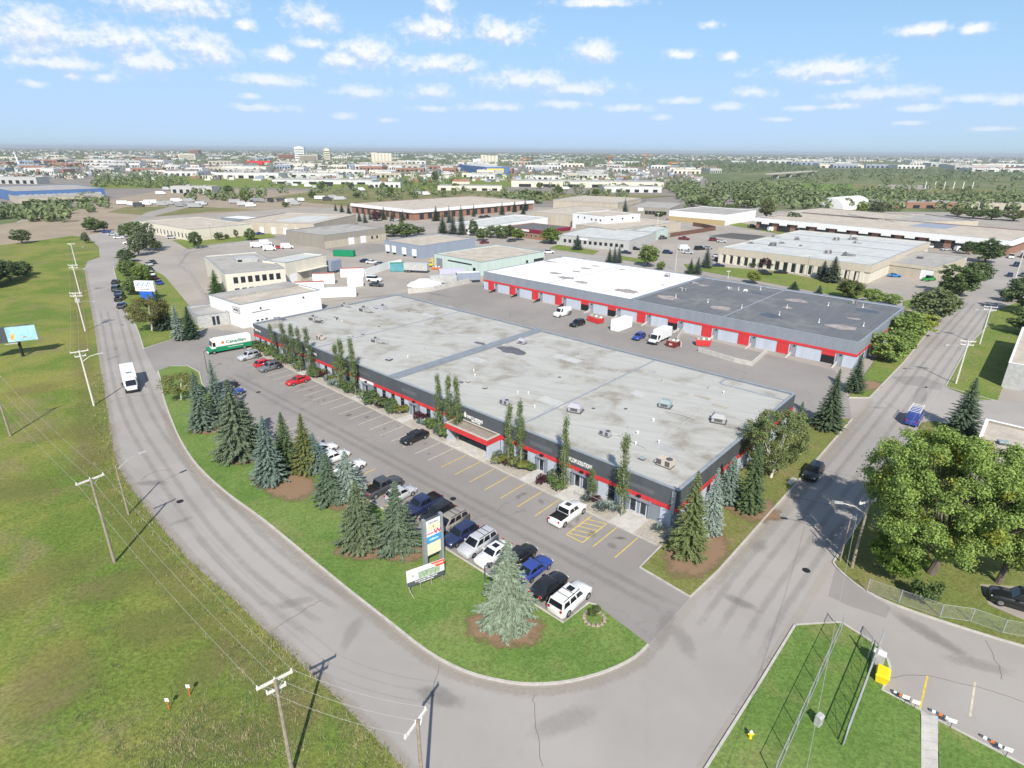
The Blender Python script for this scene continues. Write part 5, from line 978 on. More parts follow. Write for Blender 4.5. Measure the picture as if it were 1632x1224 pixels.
# ---------------- roof plant (each unit stands on a roof: its own thing)
def unit_mesh(kind, seed):
    r = random.Random(seed); mb = MB()
    if kind == 'package':
        mb.box(-1.0,1.0,-.62,.62,.0,.14,1); mb.box(-.95,.95,-.58,.58,.14,1.05,0); mb.box(-.97,-.3,-.6,-.585,.25,.95,1); mb.box(.2,.85,-.6,-.585,.25,.95,1); mb.cyl(.5,0,1.05,1.14,.42,12,1); mb.box(-.9,-.2,-.5,.5,1.05,1.10,0)
        mb.hull8([(-1.35,-.5,.3),(-.95,-.5,.3),(-.95,.5,.3),(-1.35,.5,.3)], [(-1.0,-.5,.95),(-.95,-.5,.95),(-.95,.5,.95),(-1.0,.5,.95)], 0)
    elif kind == 'hood':
        mb.box(-1.2,1.2,-1.0,1.0,0,.18,1); mb.box(-1.0,1.0,-.85,.85,.18,.85,0); mb.hull8([(-1.1,-.95,.85),(1.1,-.95,.85),(1.1,.95,.85),(-1.1,.95,.85)], [(-.7,-.5,1.45),(.7,-.5,1.45),(.7,.5,1.45),(-.7,.5,1.45)], 0); mb.box(-.6,.6,-.87,-.85,.3,.75,1)
    elif kind == 'cluster':
        mb.box(-1.3,.2,-.7,.7,0,.95,0); mb.box(.2,1.6,-.4,.4,.2,.7,0); mb.box(-1.32,-.2,-.72,-.7,.15,.8,1); mb.tube([(1.5,0,.45),(2.1,0,.45),(2.3,.2,.1)], .2, 8, 0); mb.cyl(-.6,0,.95,1.25,.3,10,1)
    elif kind == 'vent': mb.cyl(0,0,0,.55,.13,8,0); mb.cyl(0,0,.55,.72,.24,10,0,.16)
    elif kind == 'turbine': mb.cyl(0,0,0,.35,.22,10,0); mb.cyl(0,0,.35,.5,.30,10,0,.36); mb.cyl(0,0,.5,.75,.36,10,0,.12)
    elif kind == 'hatch': mb.box(-.6,.6,-.5,.5,0,.4,1); mb.hull8([(-.65,-.55,.4),(.65,-.55,.4),(.65,.55,.4),(-.65,.55,.4)], [(-.55,-.45,.52),(.55,-.45,.52),(.55,.45,.52),(-.55,.45,.52)], 0)
    elif kind == 'stack': mb.cyl(0,0,0,1.1,.10,8,0); mb.cyl(0,0,0,.25,.3,8,0,.12); mb.cyl(0,0,1.1,1.2,.17,8,0)
    return mb.mesh('roof_unit', [TINT, UNITD])
UM = {k: unit_mesh(k, 1) for k in ('package','hood','cluster','vent','turbine','hatch','stack')}
UC = {'grey': (.38,.38,.37,1), 'cream': (.55,.48,.40,1), 'blue-grey': (.29,.35,.36,1), 'white': (.78,.78,.77,1), 'dark': (.2,.2,.21,1), 'lilac-grey': (.40,.39,.43,1)}
UN = {'package': 'rooftop_air_handler', 'hood': 'hooded_roof_ventilator', 'cluster': 'ducted_roof_unit', 'vent': 'roof_vent', 'turbine': 'roof_turbine', 'hatch': 'roof_hatch', 'stack': 'vent_stack'}
def unit(kind, col, b, rd, u, v, s, rot, label, group):
    p = G(u, v, b.h-rd); o = link(UN[kind], UM[kind], None, (p.x, p.y, b.h-rd), b.ang+rot, UC[col], s); return tag(o, label, 'roof vent' if kind in ('vent','turbine','stack') else 'roof unit', group)
g_ = 'plant on the main grey roof'
for k, c, u, v, s, r_, lab in (('package','cream',1060,742,1.0,0,'cream rooftop air handler at the front right corner of the main roof'),('package','lilac-grey',965,694,.75,0,'low grey rooftop unit set back from the front right of the main roof'),('hood','lilac-grey',917,655,.95,.3,'large grey hooded ventilator in the middle right of the main roof'),('hood','blue-grey',1060,648,.85,.2,'blue-grey hooded ventilator towards the back right of the main roof'),('hood','grey',1145,672,.95,.3,'grey hooded ventilator near the birch on the main roof'),
 ('package','lilac-grey',805,644,.75,0,'small grey unit behind the two aspens on the main roof'),('hatch','dark',735,610,.5,0,'left one of two small dark boxes on the main roof'),('hatch','cream',746,609,.5,.2,'right one of two small dark boxes on the main roof'),('hatch','grey',773,619,.6,.5,'small grey box on the main roof by the canopy'),('hood','lilac-grey',832,547,.75,.2,'grey ventilator just right of the raised fire wall'),('hatch','lilac-grey',620,574,.9,.2,'small grey box left of the raised fire wall'),('cluster','grey',602,546,.9,.3,'ducted unit midway on the left half of the main roof'),('package','cream',511,541,.8,0,'pale unit near the front of the left half of the main roof'),('cluster','grey',503,511,1.0,.4,'ducted unit at the far left of the main roof'),('cluster','grey',535,509,.6,2.2,'small ducts right of the far left ducted unit'),
 ('cluster','grey',583,497,1.1,.2,'left part of the large ducted unit near the back of the main roof'),('cluster','lilac-grey',607,493,1.1,3.3,'right part of the large ducted unit near the back of the main roof'),('cluster','grey',551,489,.8,.2,'small ducted unit at the back left of the main roof'),('hatch','grey',578,533,.5,0,'flat hatch beside the left seam of the main roof'),('hatch','grey',533,552,.4,0,'tiny box by the front left edge of the main roof'),('hatch','blue-grey',1023,732,.6,0,'flat blue-grey hatch left of the cream air handler')): unit(k, c, m1, .28, u, v, s, r_, lab, g_)
for i, (k, u, v, w_) in enumerate((('turbine',1016,691,'second from the front right corner'),('turbine',1041,671,'in front of the blue-grey ventilator'),('vent',1013,708,'white by the bend of the gas pipe'),('vent',1050,706,'dark on the gas pipe'),('vent',852,650,'white by the long thin seam'),('stack',1056,608,'tall at the back right'),('stack',1130,620,'by the back right corner'),('vent',1153,627,'white by the back right corner'),('stack',985,592,'near the back edge in the middle'),('stack',923,566,'beyond the blank pale patch'),('vent',842,628,'grey right of the raised wall'),('vent',825,627,'small behind the aspens'),('stack',676,558,'left of the raised wall'),('stack',721,528,'near the back left of the raised wall'),('vent',650,570,'white between the small boxes'),('stack',663,487,'near the back left edge'),('stack',610,480,'tiny at the back left edge'),('vent',755,592,'white right of the raised wall'),('vent',757,600,'second white right of the raised wall'),('stack',975,556,'at the rear edge'),('vent',545,513,'white near the far left ducts'))): unit(k, 'white' if k != 'stack' else 'grey', m1, .28, u, v, .62, 0, f'small roof vent {w_} of the main roof', g_)
# ---------------- second long building with loading doors
m2 = Bld.px('warehouse_building', 'long warehouse with red loading doors and half white half dark roof', (771,433), (1370,547), (1427,487), 5.6, PALEB, ROOF2D, rdrop=.25)
xs = m2.fx(1004,472)[0]
MB().box(.3, xs, .3, m2.D-.3, m2.h-.25, m2.h-.18).obj('white_roof', ROOF2W, m2.roof); MB().box(xs, xs+.9, -.05, m2.D, m2.h-.25, m2.h+.14).obj('roof_divider', GREYW, m2.roof)
for fxx in (xs*.47, xs+(m2.L-xs)*.46): MB().box(fxx-.12, fxx+.12, .35, m2.D-.35, m2.h-.25, m2.h-.08).obj('roof_divider', CAP, m2.roof)
BAND2 = mat('grey_blue_fascia', (0.25,0.275,0.31), .08, .8, .6, 0, .3, 0, True)
m2.band(3.15, 5.598, BAND2, 'upper_cladding', .05, 'flr'); m2.band(2.62, 3.146, RED, 'red_band', .13, 'flr')
for i, (u, v, op) in enumerate(((783,458,0),(817,466,0),(853,474,0),(890,482,0),(932,490,1),(975,497,1),(1022,507,0),(1072,516,1),(1126,530,0),(1185,540,0),(1247,555,0),(1319,570,1))):
    x, z = m2.fx(u, v); x = max(2, min(m2.L-2, x))
    if op:
        m2.panel('f', x, 0, 2.7, 2.6, BLACK, 'dock_opening_shade', .02, None, .02); m2.panel('f', x, 1.75, 2.7, .95, RED, 'loading_door', .07, None, .05)  # flat black panel paints the shade inside the open door
    else:
        d = m2.panel('f', x, .05, 2.6, 2.55, RED, 'loading_door', .07, None, .06)
        for k in range(4): m2.panel('f', x, .62+k*.55, 2.6, .03, BURG, 'door_rib', .085, d, .015)
    p_ = m2.panel('f', x+2.25, 0, 1.3, 2.6, GREYW, 'side_bay', .06, None, .06); d = m2.panel('f', x+2.25, .05, .9, 2.05, CAP, 'door', .075, p_, .015); MB().box(x+2.3, x+2.6, -.3, -.06, 2.25, 2.45).obj('wall_light', BLACK, m2.e)
    MB().hull8([(x+1.7,-3.0,.02),(x+2.0,-3.0,.02),(x+2.0,-.1,.02),(x+1.7,-.1,.02)], [(x+1.7,-3.0,.06),(x+2.0,-3.0,.06),(x+2.0,-.1,.8),(x+1.7,-.1,.8)]).obj('dock_ramp', BLACK if i < 4 else CONC, m2.e)
for i in range(8): m2.panel('r', 3+i*5.0, .1, 1.8, 2.3, GREYW, 'side_bay', .07, None, .06); m2.window('r', 5.6+i*5.0, .9, 1.2, 1.4, CAP)
for i, (u, v, rx, ry_, m) in enumerate(((875,417,3,.7,WSTAIN),(885,436,2.4,.9,WSTAIN),(934,428,2,.8,WSTAIN),(948,424,1.5,.7,WSTAIN),(902,443,2.6,1.0,WSTAIN),(918,433,1.8,.6,WSTAIN),(1000,464,3.4,1.3,WSTAIN),(992,430,1.5,.5,WSTAIN),(926,450,2.4,1.0,WSTAIN))): stain(m2, u, v, rx*1.15, ry_*1.8, m, .075+.001*i, i+20, .25)
for i, (u, v, rx, ry_, m) in enumerate(((1063,474,3.0,1.4,WSTAIN),(1150,491,2.6,1.2,WSTAIN),(1228,503,3.0,1.3,BSTAIN),(1270,479,3.0,1.2,WSTAIN),(1341,521,3.0,1.5,WSTAIN),(1382,495,2.8,1.3,BSTAIN),(1205,467,1.6,.7,BSTAIN),(1255,490,1.4,.6,WSTAIN),(1122,455,1.6,.8,WSTAIN),(1362,508,1.6,.6,WSTAIN))): stain(m2, u, v, rx*1.05, ry_*1.7, m, .008+.001*i, i+40, .25)
for k, c, u, v, s, lab in (('hood','grey',1063,441,.8,'grey hooded unit beside the dividing wall of the second roof'),('package','grey',1088,464,.9,'grey unit on the dark roof beside the dividing wall'),('package','white',1162,461,.6,'white unit on the dark roof'),('hood','white',1188,465,.5,'small white hood on the dark roof'),('package','grey',1360,484,.8,'grey unit at the back edge of the dark roof'),('hatch','dark',1056,455,.5,'small dark box on the white roof by the divider'),('hatch','grey',930,413,.8,'pale hatch at the back of the white roof'),('package','grey',893,411,.6,'low unit at the back left of the white roof'),('cluster','lilac-grey',1105,452,.6,'low ducts on the dark roof')): unit(k, c, m2, .25, u, v, s, .2, lab, 'plant on the second roof')
for i, (u, v) in enumerate(((1128,482),(1305,514),(1376,520),(1242,502),(1182,491),(1077,474),(1177,462),(1212,462),(1375,490),(1254,491),(1320,487),(1042,447))): unit('stack', 'white', m2, .25, u, v, .75, 0, 'white vent stack, %s on the second roof' % ('leftmost in front','rightmost in front','near the street end','beside the dark puddle','between the stained patches','near the divider','in the rear group, left','in the rear group, right','by the street end puddle','in the middle right','thin, far right rear','on the white half')[i], 'plant on the second roof')
# yard walls, skips and containers
def wallrun(name, label, pts, h, w=.25, m=CONC, cat='wall'): return tag(MB().strip(GP(pts), w, -.05, h).obj(name, m), label, cat)
wallrun('retaining_wall', 'low pale concrete retaining wall round the sunken dock in the yard', [(1113,560),(1140,568),(1170,577),(1198,583),(1223,561)], 1.0)
wallrun('retaining_wall', 'low grey concrete wall beside the white box truck in the yard', [(1085,553),(1078,545),(1092,524)], 1.1)
def skip(label, u, v, ang, L, m, h=1.4, name='waste_skip', cat='skip'):
    p = G(u, v); e = thing(name, label, cat, (p.x, p.y, 0), ang); w = 1.0
    MB().hull8([(-L/2+.3,-w,.1),(L/2-.3,-w,.1),(L/2-.3,w,.1),(-L/2+.3,w,.1)], [(-L/2,-w,h),(L/2,-w,h),(L/2,w,h),(-L/2,w,h)]).obj('bin', m, e)
    MB().box(-L/2+.15, L/2-.15, -w+.1, w-.1, h, h+.02).obj('rubbish', WOOD, e)
    for k in range(4): MB().box(-L/2+.5+k*(L-1)/3-.06, -L/2+.5+k*(L-1)/3+.06, -w-.08, -w, .2, h).obj('rib', m, e)
    for k in range(3): MB().box(-L/3+k*L/3-.2, -L/3+k*L/3+.3, -.4+.2*k, .2+.2*k, h, h+.3).obj('rubbish', WHITE if k else CONC, e)
    return e
skip('red waste skip heaped with rubbish beside the black car in the yard', 949,513, m2.ang-.2, 4.6, RED); skip('red waste skip inside the sunken dock wall', 1120,550, m2.ang+.5, 3.6, RED)
sk = skip('dark red steel bin with white lettering beside the grey yard wall', 1072,552, m2.ang, 2.6, mat('dark_red_steel', (0.22,0.03,0.03), .15, 2, .6)); text('BFI', .6, sk, (0,-1.1,.7), (math.pi/2,0,0), WHITE)
def container(label, u, v, ang, L, h, m, top=None, name='storage_container', cat='container', wheels=False, group=None, w=1.22):
    p = G(u, v); e = thing(name, label, cat, (p.x, p.y, 0), ang, group); z0 = .9 if wheels else .05
    link('box', bevelled(MB().box(-L/2, L/2, -w, w, z0, z0+h).mesh('box', m), .03, 1), e)
    if top: MB().box(-L/2+.05, L/2-.05, -w+.05, w-.05, z0+h, z0+h+.03).obj('roof_panel', top, e)
    for k in range(int(L/1.2)): MB().box(-L/2+.6+k*1.2, -L/2+.66+k*1.2, -w-.03, -w, z0+.1, z0+h-.1).obj('rib', m, e)
    for s in (-1, 1): MB().box(L/2, L/2+.03, s*.6-.55, s*.6+.55, z0+.1, z0+h-.1).obj('end_door', m, e)
    if wheels:
        for x in (-L/2+1, -L/2+2.1):
            for s in (-1, 1): link('wheel', KITS['suv']['wheel'], e, (x, s*(w-.15), .42))
    return e
REDTOP = mat('faded_red_roof', (0.42,0.16,0.13), .15, 1, .8); TEAL = mat('teal_container', (0.10,0.30,0.33), .15, 1, .6); LILAC = mat('pale_lilac_panel', (.5,.48,.58), .1, 1, .6)
container('white steel box standing in the loading yard before the red doors', 990,524, NB, 6.4, 2.7, WHITE)
for lab, u, v, a_, L, h_, m, t, wh in (('long white container nearest the white building', 536,473, .22, 12, 2.7, WHITE, None, 0),('white container with faded red roof left in the yard row', 494,462, .22, 9, 2.6, WHITE, REDTOP, 0),('white container with faded red roof in the middle of the yard row', 517,452, .22, 7, 3.4, WHITE, REDTOP, 0),('white container with faded red roof behind the dark car', 562,441, .22, 8, 3.0, WHITE, REDTOP, 0),('small white container beside the dark car', 567,456, .22, 5, 2.8, WHITE, None, 0),('grey box trailer beside the cream block', 533,434, 1.2, 6, 3.6, BLUEG, None, 1),('teal and blue container in the gravel yard', 637,432, .2, 7, 3.0, TEAL, GREENP, 0),('silver box trailer right of the teal container', 664,434, -.2, 9, 2.6, UNIT, None, 1),('long green open bin in the gravel yard', 549,408, -.15, 9, 2.4, GREENP, None, 0),('silver trailer with windows by the concrete wall', 706,454, .3, 9, 2.4, UNIT, None, 1),('pale lilac trailer behind the concrete wall', 720,443, .3, 9, 2.4, LILAC, None, 1),('blue and white trailer at the end of the concrete wall', 746,450, .3, 8, 2.6, BLUEG, WHITE, 1)): container(lab, u, v, a_, L, h_, m, t, wheels=bool(wh), group='containers and trailers in the back yards')
wallrun('concrete_wall', 'long low pale concrete wall of the back yard beside the trailers', [(650,468),(690,464),(752,450)], 1.6); wallrun('mural_wall', 'pale yard wall with dark mural panels', [(582,441),(620,428),(640,424)], 2.6, .2, WHITE)
# white tarpaulin heap
def heap(label, u, v, rx, ry_, h_, m, name, cat, seed):
    r = random.Random(seed); p = G(u, v); mb = MB(); n = 14; vs = []; fs = []
    for j in range(5):
        for k in range(n):
            q = 1-j/5*.85; t = 6.283*k/n; s = 1+r.uniform(-.15,.15); vs.append((rx*q*s*math.cos(t), ry_*q*s*math.sin(t), h_*(j/4)**.7*(1+r.uniform(-.1,.1))))
    for j in range(4):
        for k in range(n): fs.append((j*n+k, j*n+(k+1)%n, (j+1)*n+(k+1)%n, (j+1)*n+k))
    fs.append(tuple(range(4*n, 5*n))); o = mb.add(vs, fs).obj(name, m, None, True, loc=(p.x,p.y,0)); return tag(o, label, cat)
heap('heap under a white tarpaulin in the back yard', 678,455, 6, 4, 2.2, WHITE, 'tarpaulin_heap', 'heap', 3); heap('heap of brown soil in the back yard', 642,442, 6, 3, 1.2, EARTH, 'soil_heap', 'heap', 4)
fk_ = thing('forklift', 'yellow forklift beside the mint building', 'forklift', tuple(G(686,425)), .6); MB().box(-.9,.7,-.6,.6,.4,1.1).obj('chassis', YPLAS, fk_); MB().box(.75,.9,-.5,.5,.1,3.2).obj('mast', YPLAS, fk_); MB().box(-.6,.5,-.55,.55,2.1,2.2).obj('overhead_guard', YPLAS, fk_)
for x in (-.55,.45):
    for s in (-1,1): MB().box(x-.04,x+.04,s*.5-.04,s*.5+.04,1.1,2.1).obj('post', BLACK, fk_); link('wheel', KITS['sedan']['wheel'], fk_, (x, s*.55, .34))
skip('orange steel tray beside the yellow forklift', 695,429, -.2, 3.4, ORNG, .8)
# ---------------- neighbours
b = Bld.px('white_building', 'white stucco building with boxed sign beside the long grey roof', (382,486), (510,462), (345,468), 6.0, WHITE, R_TAN)
MB().box(.3, b.L-.3, b.D*.62, b.D-.3, b.h-.34, b.h+.1).obj('rear_roof', R_GREY, b.roof)
x, z = b.fx(417,504); d = b.panel('f', x, 0, 4.2, 3.4, WHITE, 'overhead_door', .06); b.panel('f', x, 3.4, 4.6, .12, BLACK, 'door_head', .08)
for k in range(3): b.panel('f', x-1.2+k*1.2, 1.0, .7, .4, GLASS, 'pane', .075, d)
sx_, sz = b.fx(377,493,'l'); f = b.panel('l', max(2.2, sx_), 3.6, 3.4, 1.5, BLACK, 'sign_frame', .05); b.panel('l', max(2.2, sx_), 3.72, 3.16, 1.26, WHITE, 'sign_panel', .06, f); text('MORE', .95, b.e, (-.08, max(2.2, sx_), 4.35), (math.pi/2,0,-math.pi/2), BLACK)
for u, v in ((415,492),(483,475)): x, z = b.fx(u, v); b.panel('f', x, z, .35, .4, BLACK, 'wall_light', .2)
an = Bld.px('low_annex', 'low grey annex with two tall windows left of the white building', (313,504), (364,497), (302,488), 3.2, UNIT, R_GREY)
for u in (341,348): x, z = an.fx(u, 512); an.window('f', x, .3, .75, 2.3, CAP)
cb = Bld.px('cream_office', 'cream two-storey office with seven dark windows', (358,437), (454,428), (320,408), 6.8, CREAM, R_GREY)
cb.row('f', cb.L*.10, cb.L*.93, 7, 3.7, 1.3, 1.9, BLACK); cb.row('f', cb.L*.10, cb.L*.93, 7, .6, 1.3, 1.6, BLACK)
wx = cb.fx(340,430,'l')[0]
gp = MB().box(-2.6, -.05, 8.0, 14.0, 2.6, 2.9).obj('porch_roof', CREAM, cb.e)
for y in (8.2, 11, 13.8): MB().box(-2.5, -2.2, y-.15, y+.15, 0, 2.6).obj('porch_post', CREAM, gp)
p_ = MB().box(cb.L*.40, cb.L*.78, cb.D*.50, cb.D*.62, cb.h-.35, cb.h+1.0).obj('roof_penthouse', UNIT, cb.roof); MB().box(cb.L*.42, cb.L*.50, cb.D*.50-.03, cb.D*.50, cb.h, cb.h+.7).obj('louvre', BLACK, p_)
cr_ = Bld.px('cream_block', 'taller cream block with loading bays right of the office', (454,419), (519,406), (476,404), 7.2, CREAM, R_PALE)
for u, w_, m in ((468,3.2,WHITE),(486,3.8,TAN),(505,3.8,UNIT)): x, z = cr_.fx(u, 440); cr_.panel('f', max(2,min(cr_.L-2,x)), .2, w_, 3.0, m, 'loading_door', .06)
MB().box(cr_.L*.25, cr_.L*.95, -1.6, -.05, 3.5, 3.7).obj('dock_canopy', CREAM, cr_.e)
tb = Bld.px('tan_roof_workshop', 'flat tan-roofed workshop with a long row of narrow windows', (304,366), (401,357), (252,350), 5.6, CREAM, R_TAN)
for i in range(14): tb.window('l', 2+i*(tb.D-3)/14, 1.0, 1.1, 2.4, UNIT)
for i in range(7): tb.panel('f', 3+i*(tb.L-4)/7, 1.2, 2.6, .12, TAN, 'wall_rib', .04)
ts = Bld.px('grey_shed', 'small dark grey shed with white roof beside the workshop', (397,350), (423,347), (404,341), 4.4, GREYW, WHITE, rdrop=.05); ts.panel('f', ts.L*.4, 0, 1.6, 3, WHITE, 'door', .05)
gw = Bld.px('tan_warehouse', 'pale tan warehouse with white doors behind the dark yard', (500,357), (567,342), (430,343), 5.8, TAN, R_TAN)
for i in range(6): gw.panel('l', 3+i*(gw.D-5)/6, 0, 2.2, 3.4, WHITE, 'overhead_door', .06)
MB().box(gw.L*.2, gw.L*.8, gw.D*.15, gw.D*.6, gw.h-.34, gw.h-.30).obj('pale_roof_field', R_PALE, gw.roof)
bw = Bld.px('brown_warehouse', 'brown-grey warehouse with two white doors above the gravel yard', (516,375), (614,363), (462,366), 6.0, BROWNG, R_GREY)
for u, v in ((560,386),(579,381)): x, z = bw.fx(u, v); bw.panel('f', x, .3, 3.4, 3.2, WHITE, 'overhead_door', .06)
for u in (593,601): x, z = bw.fx(u, 378); bw.window('f', x, 1.4, 1.2, 1.6, BLACK)
bw.band(0, 3.2, TAN, 'lower_wall', .04, 'f')
bg_ = Bld.px('blue_grey_warehouse', 'blue-grey warehouse with four white doors on its left wall', (671,392), (757,380), (610,383), 5.2, BLUEG, R_TAN)
for u in (612,628,644,660): x, z = bg_.fx(u, 398, 'l'); bg_.panel('l', max(2,min(bg_.D-2,x)), .6, 2.8, 2.8, WHITE, 'overhead_door', .07); MB().box(-1.4,-.1,max(2,min(bg_.D-2,x))-1.2,max(2,min(bg_.D-2,x))-1.0,0,.6).obj('dock_bumper', BLACK, bg_.e)
mi = Bld.px('mint_building', 'pale mint block building with ribbon window and tan roof', (768,418), (868,401), (687,405), 4.8, MINT, R_TAN)
x, z = mi.fx(730,419,'l'); mi.panel('l', mi.D*.45, 3.0, mi.D*.5, .5, GLASS, 'ribbon_window', .05); x, z = mi.fx(696,418,'l'); mi.panel('l', min(mi.D-3,x), 0, 3.4, 3.4, GREYW, 'overhead_door', .06); mi.panel('l', 4.0, 0, 1.4, 2.3, BLACK, 'door', .06)
mi.panel('f', mi.L*.70, 1.4, 1.2, 1.2, BLACK, 'window', .05); mi.panel('f', mi.L*.90, 0, mi.L*.17, 2.6, GLASS, 'glazed_front', .05)
for i in range(5): mi.panel('f', mi.L*(.1+.14*i), 0, .5, 4.6, MINT, 'pilaster', .12)
bu = Bld.px('burgundy_roof_office', 'low brick office with burgundy metal fascia', (804,361), (863,368), (838,354), 4.6, BRICK, R_DARK); bu.band(3.3, 4.8, BURG, 'burgundy_fascia', .35, 'flr'); bu.row('f', 2, bu.L-2, 7, .9, 1.2, 1.6, WHITE); bu.panel('f', bu.L*.5, 3.5, bu.L*.38, 1.0, WHITE, 'sign_panel', .40, None, .05)
go = Bld.px('grey_office', 'low pale grey office with a row of small windows', (888,374), (1003,384), (1012,368), 4.6, UNIT, R_PALE); go.row('f', 3, go.L-2, 12, 1.4, 1.4, 1.5, BLACK); go.panel('f', go.L*.38, 3.2, 5, .7, WHITE, 'sign_panel', .08)
def arch(name, label, p, q, R, m, cat, wallm=None):
    A, B = G(*p), G(*q); d = B-A; e = thing(name, label, cat, (A.x,A.y,0), math.atan2(d.y,d.x)); L = d.length; mb = MB(); n = 12; vs = []; fs = []
    for x in (0, L):
        for k in range(n+1): t = math.pi*k/n; vs.append((x, -R*math.cos(t), R*.85*math.sin(t)))
    fs = [(k, k+1, n+2+k, n+1+k) for k in range(n)]+[tuple(range(n+1))[::-1], tuple(range(n+1, 2*n+2))]; mb.add(vs, fs).obj('arched_shell', m, e)
    for k in range(int(L/3)): MB().tube([(1.5+k*3, -R*1.004*math.cos(math.pi*j/10), R*.85*1.004*math.sin(math.pi*j/10)) for j in range(11)], .07, 4).obj('shell_rib', m, e)
    MB().box(L, L+.06, -R*.35, R*.35, 0, R*.55).obj('end_door', wallm or UNIT, e); return e
arch('arched_shed', 'pale blue arched metal shed behind the grey office', (952,372), (1018,382), 5.2, mat('pale_blue_metal', (.42,.50,.54), .1, 1, .5, .2), 'shed', mat('mossy_end', (.30,.29,.20), .3, 1, .9))
arch('white_tent', 'big white arched fabric shelter beyond the white fascia building', (1322,334), (1365,330), 11, WHITE, 'tent')
w2 = Bld.px('white_two_storey_block', 'white two-storey block with small square windows', (913,339), (963,345), (989,337), 8.5, WHITE, R_TAN); w2.row('f', 2, w2.L*.5, 2, 6, 1, 1, BLACK); w2.row('f', w2.L*.55, w2.L-1, 3, 5.6, 1, 1, BLACK); w2.row('r', 2, w2.D-2, 3, 6, 1.4, 1, BLACK); w2.window('f', w2.L*.4, 1, 1.6, 2, BLACK)
tb2 = Bld.px('tan_block', 'plain pale tan block left of the white two-storey one', (842,337), (914,343), (985,332), 6.5, TAN, R_TAN)
tt = Bld.px('tan_two_storey_block', 'distant tan two-storey block with conifers before it', (882,318), (985,323), (985,314), 9.0, TAN, R_TAN); tt.row('f', 3, tt.L-3, 14, 1.4, 2.2, 2.0, BLACK); tt.band(8.2, 8.95, R_TAN, 'cornice', .15, 'flr')
bk = Bld.px('brick_block', 'long brick block with continuous white fascia', (659,335), (849,320), (576,323), 6.4, BRICK, R_TAN); bk.band(4.6, 6.5, WHITE, 'white_fascia', .8, 'flr'); bk.row('f', 3, bk.L-3, 16, .4, 3.4, 3.4, BLACK); bk.row('l', 3, bk.D-3, 9, .4, 3.0, 3.4, BLACK)
wl_ = Bld.px('white_low_block', 'low block with pale roof behind the burgundy office', (772,361), (873,346), (737,353), 4.6, WHITE, R_PALE); wl_.row('l', 2, wl_.D-2, 5, .8, 1.4, 1.6, BLACK)
lw = Bld.px('long_white_building', 'long white building with tan lower front', (1067,335), (1157,342), (1198,334), 6.6, WHITE, R_GREY); lw.band(0, 3.0, mat('ochre_stucco', (.45,.35,.18), .1, 1, .85), 'lower_front', .06, 'f'); lw.row('f', 3, lw.L-2, 10, .6, 2.0, 2.0, BLACK)
gf = Bld.px('grey_flat_block', 'dark grey flat block with small white sign', (1002,329), (1068,332), (1078,323), 5.6, BROWNG, R_GREY); gf.panel('f', gf.L*.3, 3, 4, 2, WHITE, 'sign_panel', .1); gf.row('f', gf.L*.4, gf.L-2, 6, .8, 2.4, 2.4, BLACK)
t3 = Bld.px('tan_flat_block', 'low tan flat block beside the brown fenced yard', (982,366), (1086,353), (975,352), 4.8, TAN, R_TAN); t3.panel('f', t3.L*.62, .3, t3.L*.25, 3, GLASS, 'glazed_front', .06); gs = Bld.px('green_shed', 'small pale green shed beside the brown fenced yard', (1040,370), (1066,363), (1034,361), 4.6, MINT, R_PALE)
wallrun('timber_fence', 'brown board fence round the yard beside the tan flat block', [(1068,378),(1140,367),(1118,362),(1104,360)], 2.2, .12, mat('brown_boards', (.15,.08,.06), .2, 1, .9), 'fence')
bo = Bld.px('beige_office', 'wide beige office with pale flat roof and recessed dark windows', (1147,394), (1389,423), (1466,384), 6.2, CREAM, R_PALE)
FASC = mat('beige_fascia', (.52,.46,.37), .08, .8, .85, 0, .2, 0, True); bo.band(3.7, 6.19, FASC, 'beige_fascia', .35, 'fr')
for i in range(17): bo.window('f', 3+i*(bo.L-5)/17, .3, 1.7, 3.0, BLACK)
for i in range(18): bo.panel('f', .9+i*(bo.L-2)/17.4, 0, 1.4, 3.68, CREAM, 'pier', .3, None, .28)
for fy in (.28, .55, .8): MB().box(.4, bo.L-.4, bo.D*fy-.15, bo.D*fy+.15, bo.h-.35, bo.h-.2).obj('roof_divider', CAP, bo.roof)
for i, (k, u, v, s, lab) in enumerate((('package',1232,392,1.3,'first front'),('hood',1197,388,1.0,'left front'),('hood',1246,388,1.0,'middle'),('hood',1270,382,.9,'right of middle'),('cluster',1235,378,1.0,'left rear'),('package',1320,404,1.2,'front right'),('cluster',1350,408,1.2,'far right front'),('hood',1360,382,1.5,'pale, right rear'),('package',1333,383,1.2,'rear'),('hatch',1276,392,.9,'small, middle'),('hatch',1272,364,1.2,'back edge'),('cluster',1365,388,.9,'right'))): unit(k, 'grey' if i % 3 else 'dark', bo, .35, u, v, s, .4, f'roof unit on the beige office, {lab}', 'plant on the beige office roof')
be = Bld.px('beige_wing', 'low beige wing right of the wide beige office', (1411,416), (1490,426), (1535,408), 4.6, TAN, R_GREY); be.band(3.4, 4.6, FASC, 'beige_fascia', .2, 'f'); be.panel('f', be.L*.88, 0, 4, 3.6, WHITE, 'overhead_door', .08); unit('hatch', 'dark', be, .35, 1466, 412, 1.6, 0, 'dark box on the roof of the beige wing', 'plant on the beige office roof')
wf = Bld.px('white_fascia_building', 'very long brick building with white fascia and house number', (1207,347), (1612,384), (1626,366), 6.6, BRICK, R_TAN); wf.band(4.6, 6.62, WHITE, 'white_fascia', 1.2, 'flr')
for i in range(11): wf.panel('f', 6+i*(wf.L-9)/10.4, .2, wf.L/16, 4.0, GLASS, 'shopfront', .05); wf.panel('f', 6+i*(wf.L-9)/10.4, 3.6, 4.5, 1.2, WHITE, 'tenant_sign', 1.3, None, .1)
